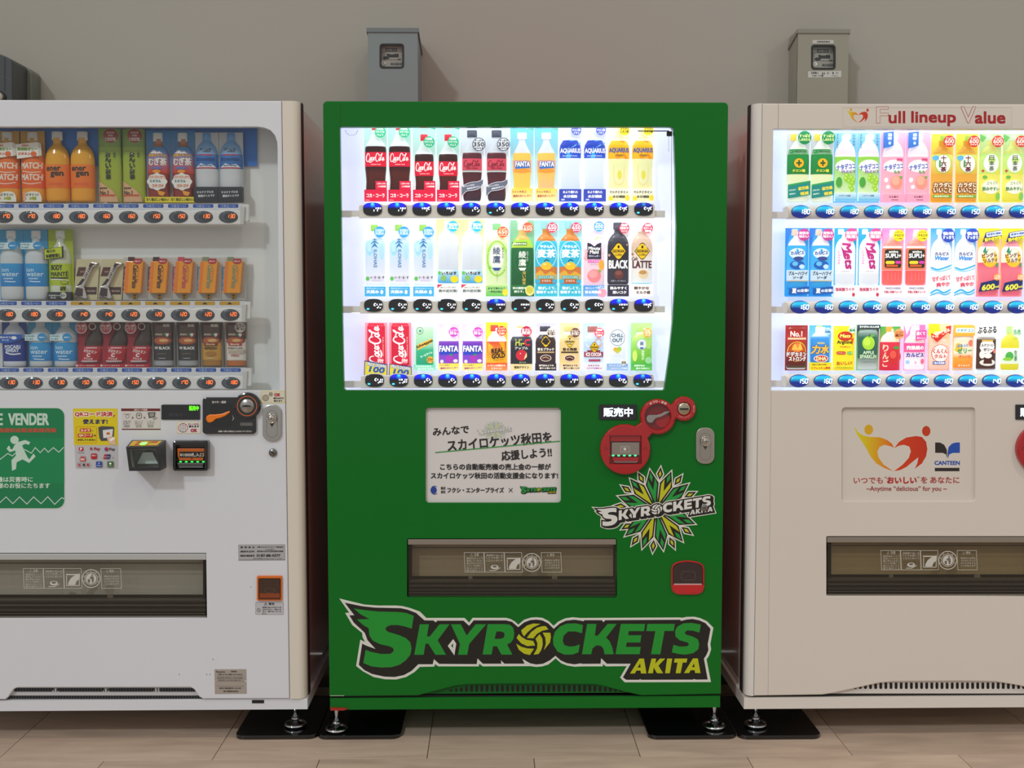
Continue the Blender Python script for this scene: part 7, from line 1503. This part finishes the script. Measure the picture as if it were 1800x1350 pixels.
def ion(b, small=False):
    k = .66 if small else 1; H = 124 * k + (0 if not small else 6)
    b.card(43, H if not small else 80, '#3c9cc8', '#2c8cc0'); b.body('pet', 20, 0, H - 12 if not small else 80, [(0, '#c4c8ca'), (.2, '#d4d8d8'), (.6, '#ccd4d8'), (.8, '#cfd8da'), (1, '#c8d0d2')], k=.6)
    if small: b.label(11, 44, '#2f9cd8', '#1c88cc'); y = 35
    else: b.label(24, 64, '#2f9cd8', '#1a84cc'); y = 53
    b.t('ion', -8, y, 14, 7, '#cfeaf8', .12); b.t('water', 0, y - 8, 30, 6.5, '#dcf2fc', .12); b.t('POCARI SWEAT', -2, y - 15.5, 17, 2.6, '#dcf2fc', .1); b.ln(smooth([(-9, y - 20), (0, y - 21), (10, y - 21)]), 1.4, '#eef8fc')
    if not small: b.cap(8.6, 108, 122, '#f0f0ec')
    else: b.cap(8, 66, 81, '#f0f0ec')
    v = 89 if not small else 47
    m = b.new('neck_card', b.pm); b.curved = False; b.base = b.dm + .002; b.g([(-22, v), (14, v), (14, v + 11), (-22, v + 11)], '#d4e8ec'); b.t('カラダに近い', -13, v + 8, 16, 3, '#3a8aa0', .15); b.t('すっきり', -14, v + 3, 12, 3, '#3a8aa0', .15); b.g(ell(8, v + 6, 8, 7, 18), '#2a94d0'); b.t('無駄なく', 8, v + 6, 10, 2.4, '#e4f4fa', .1)
def body_mainte(b):
    b.card(44, 124, '#a4b41c', '#b0c41c'); b.body('pet', 19, 0, 112, [(0, '#c8ccb8'), (.2, '#d8dcc8'), (.6, '#ccd4b4'), (1, '#d0d4c0')], k=.6); b.label(26, 64, '#b8cc1e', '#b4c81c'); b.t('BODY', -4, 57, 20, 9, '#2a3020', .5); b.t('MAINTÉ', 0, 46.5, 30, 9.5, '#2a3020', .5); b.ln(smooth([(-16, 39), (0, 38.5), (15, 39)]), 2.4, '#2a2c28'); b.ln(smooth([(-16, 36), (0, 36), (15, 34)]), 2.2, '#e8ecd8'); b.e(9, 31, 6, 3.6, '#3a4420'); b.e(9, 31, 5.2, 2.9, '#b4c81c')
    b.cap(8.4, 108, 122, '#f0f2ea')
    m = b.new('neck_card', b.pm); b.curved = False; b.base = b.dm + .002; b.g([(-24, 70), (10, 74), (10, 94), (-24, 89)], '#24261e'); b.g([(-23, 71.4), (7, 75), (7, 93), (-23, 88)], '#c4d41c'); b.t('毎日の', -12, 85.5, 15, 5.6, '#1c1e14', .4, rot=.1); b.t('体調管理に', -8, 77.5, 26, 6.4, '#1c1e14', .45, rot=.1)
    b.sleeve(-1, 14, 40, '#2a2c2c'); b.t('乳酸菌B240', -8, 8, 20, 2.6, '#c8ccc8', .1); b.t('配合', -10, 4, 10, 2.6, '#c8ccc8', .1); b.badge(8, 20, 6, '#b8cc1e', ['乳酸菌', '配合'], '#1c1e14'); b.badge(8, 8, 5.6, '#c8ccc4', ['低カロリー'], '#1c1e14')
def snack_bar(b):
    m = b.new('backing_card', b.pm); b.curved = False; b.base = .001
    m.prism(b.T, [(-21, 0), (21, 0), (27, 72), (-13, 72)], -.001, .001, '#cfc49c'); b.g([(-15, 42), (0, 42), (3, 58), (-10, 58)], '#5a3430'); b.t('濃厚', -4, 50, 8, 3, '#b89a8a', .05); b.g([(-2, 10), (20, 10), (21, 23), (0, 23)], '#4a302c'); b.t('MILK CHOCO', 11, 16, 15, 3, '#c8b0a0', .1)
    b.dm = .012; m = b.new('wrapper', 'metal'); b.base = .0
    T = lambda u, v, d=0.: b.T(u, v, d)
    o = [(-19, 3), (-11, 6), (3, 0), (6, 5), (1, 22), (6, 34), (17, 57), (24, 61), (26, 65), (14, 67), (11, 59), (4, 45), (-6, 27), (-14, 24), (-17, 10)]
    m.prism(T, o, .001, .012, '#d8d0cc', b=.003, k=1 / b.sc); m.lay = .0122
    m.flat(T, [(-12, 24), (-4, 27), (3, 36), (11, 52), (16, 60), (22, 64), (13, 65), (9, 56), (0, 40)], '#2c1c18', mat='gloss'); m.flat(T, [(-16, 8), (-2, 6), (-1, 20), (-12, 22)], '#3a201a', mat='gloss')
    m.text(T, 'SOYJOY', 6, 48, 24, 5.6, '#d8cfc8', .3, rot=1.12, yd=1, mat='print')
def snack_box(b, col='#4a2c28', side='#6a2c38'):
    m = b.new('backing_card', b.pm); b.curved = False; b.base = .001
    m.prism(b.T, [(-22, 0), (21, 0), (24, 75), (-18, 75)], -.001, .001, '#c8c4bc')
    b.g([(-22, 17), (-18, 17), (-14.5, 59), (-18.5, 59)], side); b.t('チーズ味 CALORIE', -18, 38, 36, 2.4, '#f0d8dc', .05, rot=1.47)
    b.dm = .02; m = b.new('carton', b.bm); b.base = 0
    o = [(-17, 12), (13, 12), (18.5, 68), (-11.5, 68)]
    m.prism(b.T, o, .001, .019, '#f09a18', b=.0015, k=1 / b.sc); b.base = .0192; m.mat = b.pm
    b.g([(-16, 13), (-11, 13), (-6, 67), (-11, 67)], '#ee7e14'); b.t('CalorieMate', 4, 41, 41, 8.4, col, .35, rot=-1.66 , shear=.1); b.t('BALANCED FOOD', 9.5, 44, 24, 1.8, '#b86a10', 0, rot=-1.66)
    m = b.new('carton_flap', b.pm); b.base = .004; b.g([(-11, 68), (1, 68), (1, 76), (-10, 76)], col); b.g([(1, 68), (14, 68), (14, 73), (1, 73)], '#a83a30'); b.base = .0198; b.e(9, 68, 7.4, 4.6, '#b82430'); b.t('2本入り', 9, 68, 10, 2.8, '#fbe8e0', .2)
    m = b.new('arrow_tag', b.pm); b.base = .003; b.g([(-5, 2), (4, 2), (4, 12), (-5, 12)], '#d4a01c')
    for y in (2.6, 7): b.g([(-3.4, y), (2.4, y), (-.5, y + 3.2)], '#2a2418')
def pocari(b):
    b.card(43, 80, '#1c4aa0', '#14408c'); b.body('pet', 20, 0, 84, [(0, '#c8ccd4'), (.12, '#d4d8de'), (.13, '#1c48a8'), (.6, '#1c44a0'), (.62, '#c8d0dc'), (1, '#d8dce2')], k=.6); b.label(11, 43, '#1c3c9c', '#1a3488'); b.t('POCARI', 0, 36, 27, 6, '#dce4f2', .35); b.t('SWEAT', 0, 29.5, 23, 5.6, '#dce4f2', .35); b.ln(smooth([(-12, 26), (0, 23), (14, 24)]), 2.2, '#eef2f8'); b.cap(8, 67, 81, '#e4e8ee')
    m = b.new('neck_card', b.pm); b.curved = False; b.base = b.dm + .002; b.g(smooth([(-24, 44), (-10, 42), (2, 44), (20, 52)]) + [(20, 58), (-24, 58)], '#1f5cb8'); b.t('飲みきり', -10, 53, 18, 3.4, '#dfe8f4', .15); b.t('サイズ', -10, 48, 12, 3, '#dfe8f4', .15); b.g(ell(5, 52, 5, 3, 14), '#eef2f6')
def oronamin(b):
    b.card(42, 80, '#8c2430', '#b02434'); b.sh = lambda v: (v - 4) * .22 * b.sc
    b.body('tilt', 17, 8, 78, [(0, '#d8c8c8'), (.08, '#c02c3a'), (.42, '#b82c3a'), (.43, '#3c2c24'), (1, '#4a382c')], k=.6); b.hw = 17
    b.label(10, 35, '#c83040', '#c22c3c'); b.r(-17, 33.4, 17, 35, '#ecdcdc'); b.r(-17, 10, 17, 11.6, '#ecdcdc'); b.e(0, 22.5, 14, 10, '#b8202e'); b.t('オロナミン', -1, 28, 24, 5, '#f4ece8', .35, rot=-.15); b.t('C', -2, 21.5, 6, 6, '#f4ece8', .5); b.t('ドリンク', -1, 15, 15, 4, '#f4ece8', .25, rot=-.1)
    b.sh = lambda v: 0.
    m = b.new('ring_pull', b.pm); b.curved = False; b.base = b.dm + .001; b.ring(10, 72, 5.8, 5.6, 1.6, '#c8c0bc'); b.badge(-9, 70, 10.4, '#b02838', ['元気', 'ハツラツ'], '#f0d0cc', rim='#d4ccc8')
    m = b.new('caption_strip', b.pm); b.base = b.dm; b.g([(-21, 0), (21, 0), (21, 6), (-21, 6)], '#c41f30'); b.t('ビタミン 生きる力', -2, 3, 30, 2.2, '#f4e0dc', .08); b.e(-19, 3, 1.8, 1.8, '#f4ece8', 10)
def coffee_can(b, tone):
    c = {'black': ('#38363a', '#2f2e30', '#a8a8ac'), 'gold': ('#b8862c', '#d09a34', '#b07a24'), 'white': ('#ece6dc', '#e8e0d4', '#c8702c')}[tone]
    b.card(40, 80, '#55524e' if tone == 'black' else ('#4a463c' if tone == 'gold' else '#b49c8c'), '#8c8a86'); b.body('can', 17.5, 1, 80, [(0, '#a8a4a0'), (.03, c[2]), (.13, c[2]), (.14, c[1]), (.5, c[1]), (.6, c[0]), (.62, '#4a2c20'), (.8, '#5a4030'), (1, '#6a4a3c')], k=.6, name='can')
    b.e(0, 47, 17, 7.6, '#7a2c1c'); b.e(0, 47, 15, 6, '#b05a2c'); b.e(3, 47.5, 8, 2.6, '#e0b070'); b.g([(6, 60), (12, 60), (11, 55), (8, 54)], '#f0e8dc'); b.g([(2, 58), (7, 60), (6, 55)], '#2c8a4c'); b.g([(12, 60), (16, 59), (13, 55)], '#b03030'); b.t('ESPRESSO', -5, 58, 13, 3, '#d8c8b0', .1)
    if tone == 'black': b.t('W BLACK', 0, 34, 27, 4.6, '#e6e4de', .3); b.t('無糖', 8, 74, 10, 5, '#d0ccc4', .25); b.t('premium', 0, 24, 14, 2.6, '#8a7a58', .1)
    elif tone == 'gold': b.r(-12, 38, 12, 43, '#7a1c1c'); b.t('Blendy', 0, 40.5, 16, 3, '#e8c890', .2); b.t('ESPRESSO', 0, 34, 22, 4.6, '#4a3414', .3); b.t('微糖', 7, 74, 12, 5, '#e0d8c8', .25); b.e(0, 24, 10, 4, '#a8742a')
    else: b.r(-12, 38, 12, 43, '#b02c2c'); b.t('Blendy', 0, 40.5, 16, 3, '#f0dcc0', .2); b.t('コクのカフェオレ', 0, 34, 27, 3.8, '#3a2c24', .25); b.t('PRESSO', 3, 27, 29, 7, '#c8b8a4', .3); b.t('Milano', 0, 21, 14, 3, '#c04040', .15); b.badge(10, 71, 9.4, '#d8d0c4', ['カフェ', 'オレ'], '#3a2c24')
    b.r(-6, 15.6, 6, 16.4, '#d8d4cc'); b.r(-17, 12, 17, 12.6, '#6a6460'); b.cap(6.6, 68, 80.5, '#c8c8c8' if tone == 'black' else '#c8b89c', u=-6, name='ring_top') if tone != 'white' else None

ORD = ['first', 'second', 'third', 'fourth', 'fifth', 'sixth', 'seventh', 'eighth', 'ninth', 'tenth', 'eleventh', 'twelfth']
PCACHE = {}
def show_row(items, centers, by, Y, lit, where, scpx, group):
    sc = SCALE(scpx, 450, Y)
    for i, (c, it) in enumerate(zip(centers, items)):
        fn, kw, name, cat, desc = it; key = (fn.__name__, tuple(sorted(kw.items())), lit, scpx)
        if key not in PCACHE:
            b = PB(lit, sc); fn(b, **kw); PCACHE[key] = [(n, m.mesh(n)) for n, m in b.parts]
        p = PW(c, by, Y)
        r = root(name, p, desc + ', ' + ORD[i] + ' from left in ' + where, cat, group)
        for n, me in PCACHE[key]: place(me, n, r, p)
B = 'drink_bottle'
row = lambda fn, desc, name=B, cat='bottle', **kw: (fn, kw, name, cat, desc)
show_row([row(cola_big, 'tall dark cola bottle with red label')] * 2 + [row(cola_big, 'small dark cola bottle with red label', small=True)] * 2 + [row(cola_zero, 'black-capped cola bottle with grey ribbon')] * 2 +
         [row(fanta_orange, 'orange soda bottle on sky-blue card'), row(fanta_orange, 'orange-pink soda bottle on sky-blue card', pink=True)] + [row(aqua_blue, 'clear sports drink with blue label')] * 2 + [row(aqua_yellow, 'pale yellow drink with yellow label')] * 2,
         [661, 703, 746, 788, 830, 873, 917.5, 960, 1002, 1045, 1087, 1129], 354.5, .078, True, 'the green machine\'s top row', 900, 'drinks in the green machine, top row')
show_row([row(iroha, 'pale blue water bottle with blue badge')] * 3 + [row(iroha_lemon, 'clear bottle with lemon label')] * 2 + [row(ayataka, 'light green tea bottle'), row(ayataka_dark, 'dark green tea bottle')] + [row(mugicha, 'barley tea bottle with turquoise label')] * 2 +
         [row(peach_tea, 'pink peach drink bottle'), row(coffee_black, 'black coffee bottle with yellow diamond'), row(coffee_latte, 'beige milk coffee bottle')],
         [660, 702.5, 745, 788, 830, 873, 918, 960, 1002, 1043.6, 1086, 1127.6], 521, .078, True, 'the green machine\'s middle row', 900, 'drinks in the green machine, middle row')
CN = dict(name='drink_can', cat='can')
show_row([row(cola_can, 'red cola can behind upper price tag', **CN), row(cola_can, 'red cola can behind lower price tag', tag_=False, **CN), row(ginger, 'pale green lime soda can', **CN)] + [row(fanta_grape, 'purple grape soda bottle')] * 2 + [row(gold_drink, 'red-capped bottle with flame label'), row(apple_drink, 'black bottle with red apple'),
         row(kaoru, 'dark coffee bottle can', tone='black'), row(kaoru, 'cream coffee bottle can', tone='beige'), row(ice_cocoa, 'light blue cocoa bottle'), row(chill, 'white can with round lettering', **CN), row(green_tea_sml, 'small lime-green tea bottle')],
         [661.7, 704, 746.7, 789, 831, 873, 916.5, 959, 1001, 1043, 1084.5, 1127], 651, .078, True, 'the green machine\'s bottom row', 900, 'drinks in the green machine, bottom row')
show_row([row(citric, 'green-labelled drink bottle')] * 2 + [row(nata, 'pale blue bottle with green grapes')] * 2 + [row(nata, 'pink bottle with peach picture', peach=True)] * 2 + [row(tea16, 'amber blended tea bottle')] * 2 + [row(teajp, 'yellow-green tea bottle with leaves')] * 2,
         [1401.4, 1443, 1484, 1525, 1568, 1611.5, 1654, 1697, 1738, 1779], 356, .078, True, 'the lit white machine\'s top row', 1600, 'drinks in the lit white machine, top row')
show_row([row(blue_hawaii, 'bright blue soda bottle')] * 2 + [row(mets, 'white bottle with magenta script')] * 2 + [row(supli, 'red drink bottle with black label')] * 2 + [row(calpis_water, 'white bottle with blue waves')] * 2 + [row(grapefruit, 'pink grapefruit drink bottle')] * 2,
         [1399, 1441, 1484, 1526, 1566.7, 1608, 1652, 1694, 1735, 1776], 521.5, .078, True, 'the lit white machine\'s middle row', 1600, 'drinks in the lit white machine, middle row')
show_row([row(dodeka, 'brown can with flame emblem', **CN), row(power_water, 'blue bottle with golden characters'), row(arginine, 'yellow can with red oval', **CN), row(apple_can, 'dark green can with green apple', **CN), row(apple_red, 'red apple juice bottle'), row(kanjuku, 'pink milk drink bottle'),
          row(kungkun, 'cream bottle with red arrow'), row(orange_jelly, 'orange jelly drink can', **CN), row(coffee_jelly, 'brown and white coffee jelly can', **CN), row(green_mini, 'small yellow tea bottle')],
         [1399, 1440.5, 1482.5, 1524, 1563, 1606, 1649, 1691.6, 1732, 1774], 651, .078, True, 'the lit white machine\'s bottom row', 1600, 'drinks in the lit white machine, bottom row')
CT = dict(name='drink_carton', cat='carton')
show_row([row(match, 'orange drink bottle with neck card')] * 2 + [row(energen, 'amber bottle with orange label')] * 2 + [row(oicha, 'tall green tea carton', **CT)] * 2 + [row(mugi, 'barley tea bottle with cloud caption')] * 2 + [row(water, 'clear water bottle with blue label')] * 2,
         [16, 60.5, 103.5, 147.5, 195.5, 237.5, 280.7, 324, 365.3, 408], 356, .083, False, 'the unlit machine\'s top row', 250, 'drinks in the unlit machine, top row')
show_row([row(ion, 'light blue water bottle')] * 2 + [row(body_mainte, 'lime-green sports drink bottle'), row(snack_bar, 'shiny wrapped chocolate bar', name='snack_bar', cat='snack bar'), row(snack_bar, 'shiny wrapped chocolate bar', name='snack_bar', cat='snack bar'),
          row(snack_box, 'orange snack box, brown lettering', name='snack_box', cat='snack box'), row(snack_box, 'orange snack box, brown lettering', name='snack_box', cat='snack box'), row(snack_box, 'orange snack box, pink lettering', name='snack_box', cat='snack box', col='#c84a5c', side='#b0487c'),
          row(snack_box, 'orange snack box, grey-green lettering', name='snack_box', cat='snack box', col='#8a9470', side='#3a94c4'), row(snack_box, 'orange snack box, grey-green lettering', name='snack_box', cat='snack box', col='#8a9470', side='#3a94c4')],
         [23, 66.5, 109, 150, 193, 238, 281.5, 325, 368, 411.5], 527.5, .083, False, 'the unlit machine\'s middle row', 250, 'drinks and snacks in the unlit machine, middle row')
show_row([row(pocari, 'dark blue sports drink bottle')] + [row(ion, 'small light blue water bottle', small=True)] * 2 + [row(oronamin, 'tilted brown bottle, red label')] * 3 + [row(coffee_can, 'black coffee can', tone='black', **CN)] * 2 + [row(coffee_can, 'golden coffee can', tone='gold', **CN), row(coffee_can, 'white coffee can', tone='white', **CN)],
         [27, 73, 116.5, 158, 201, 244, 288.5, 331.5, 373.5, 416], 645, .083, False, 'the unlit machine\'s bottom row', 250, 'drinks in the unlit machine, bottom row')
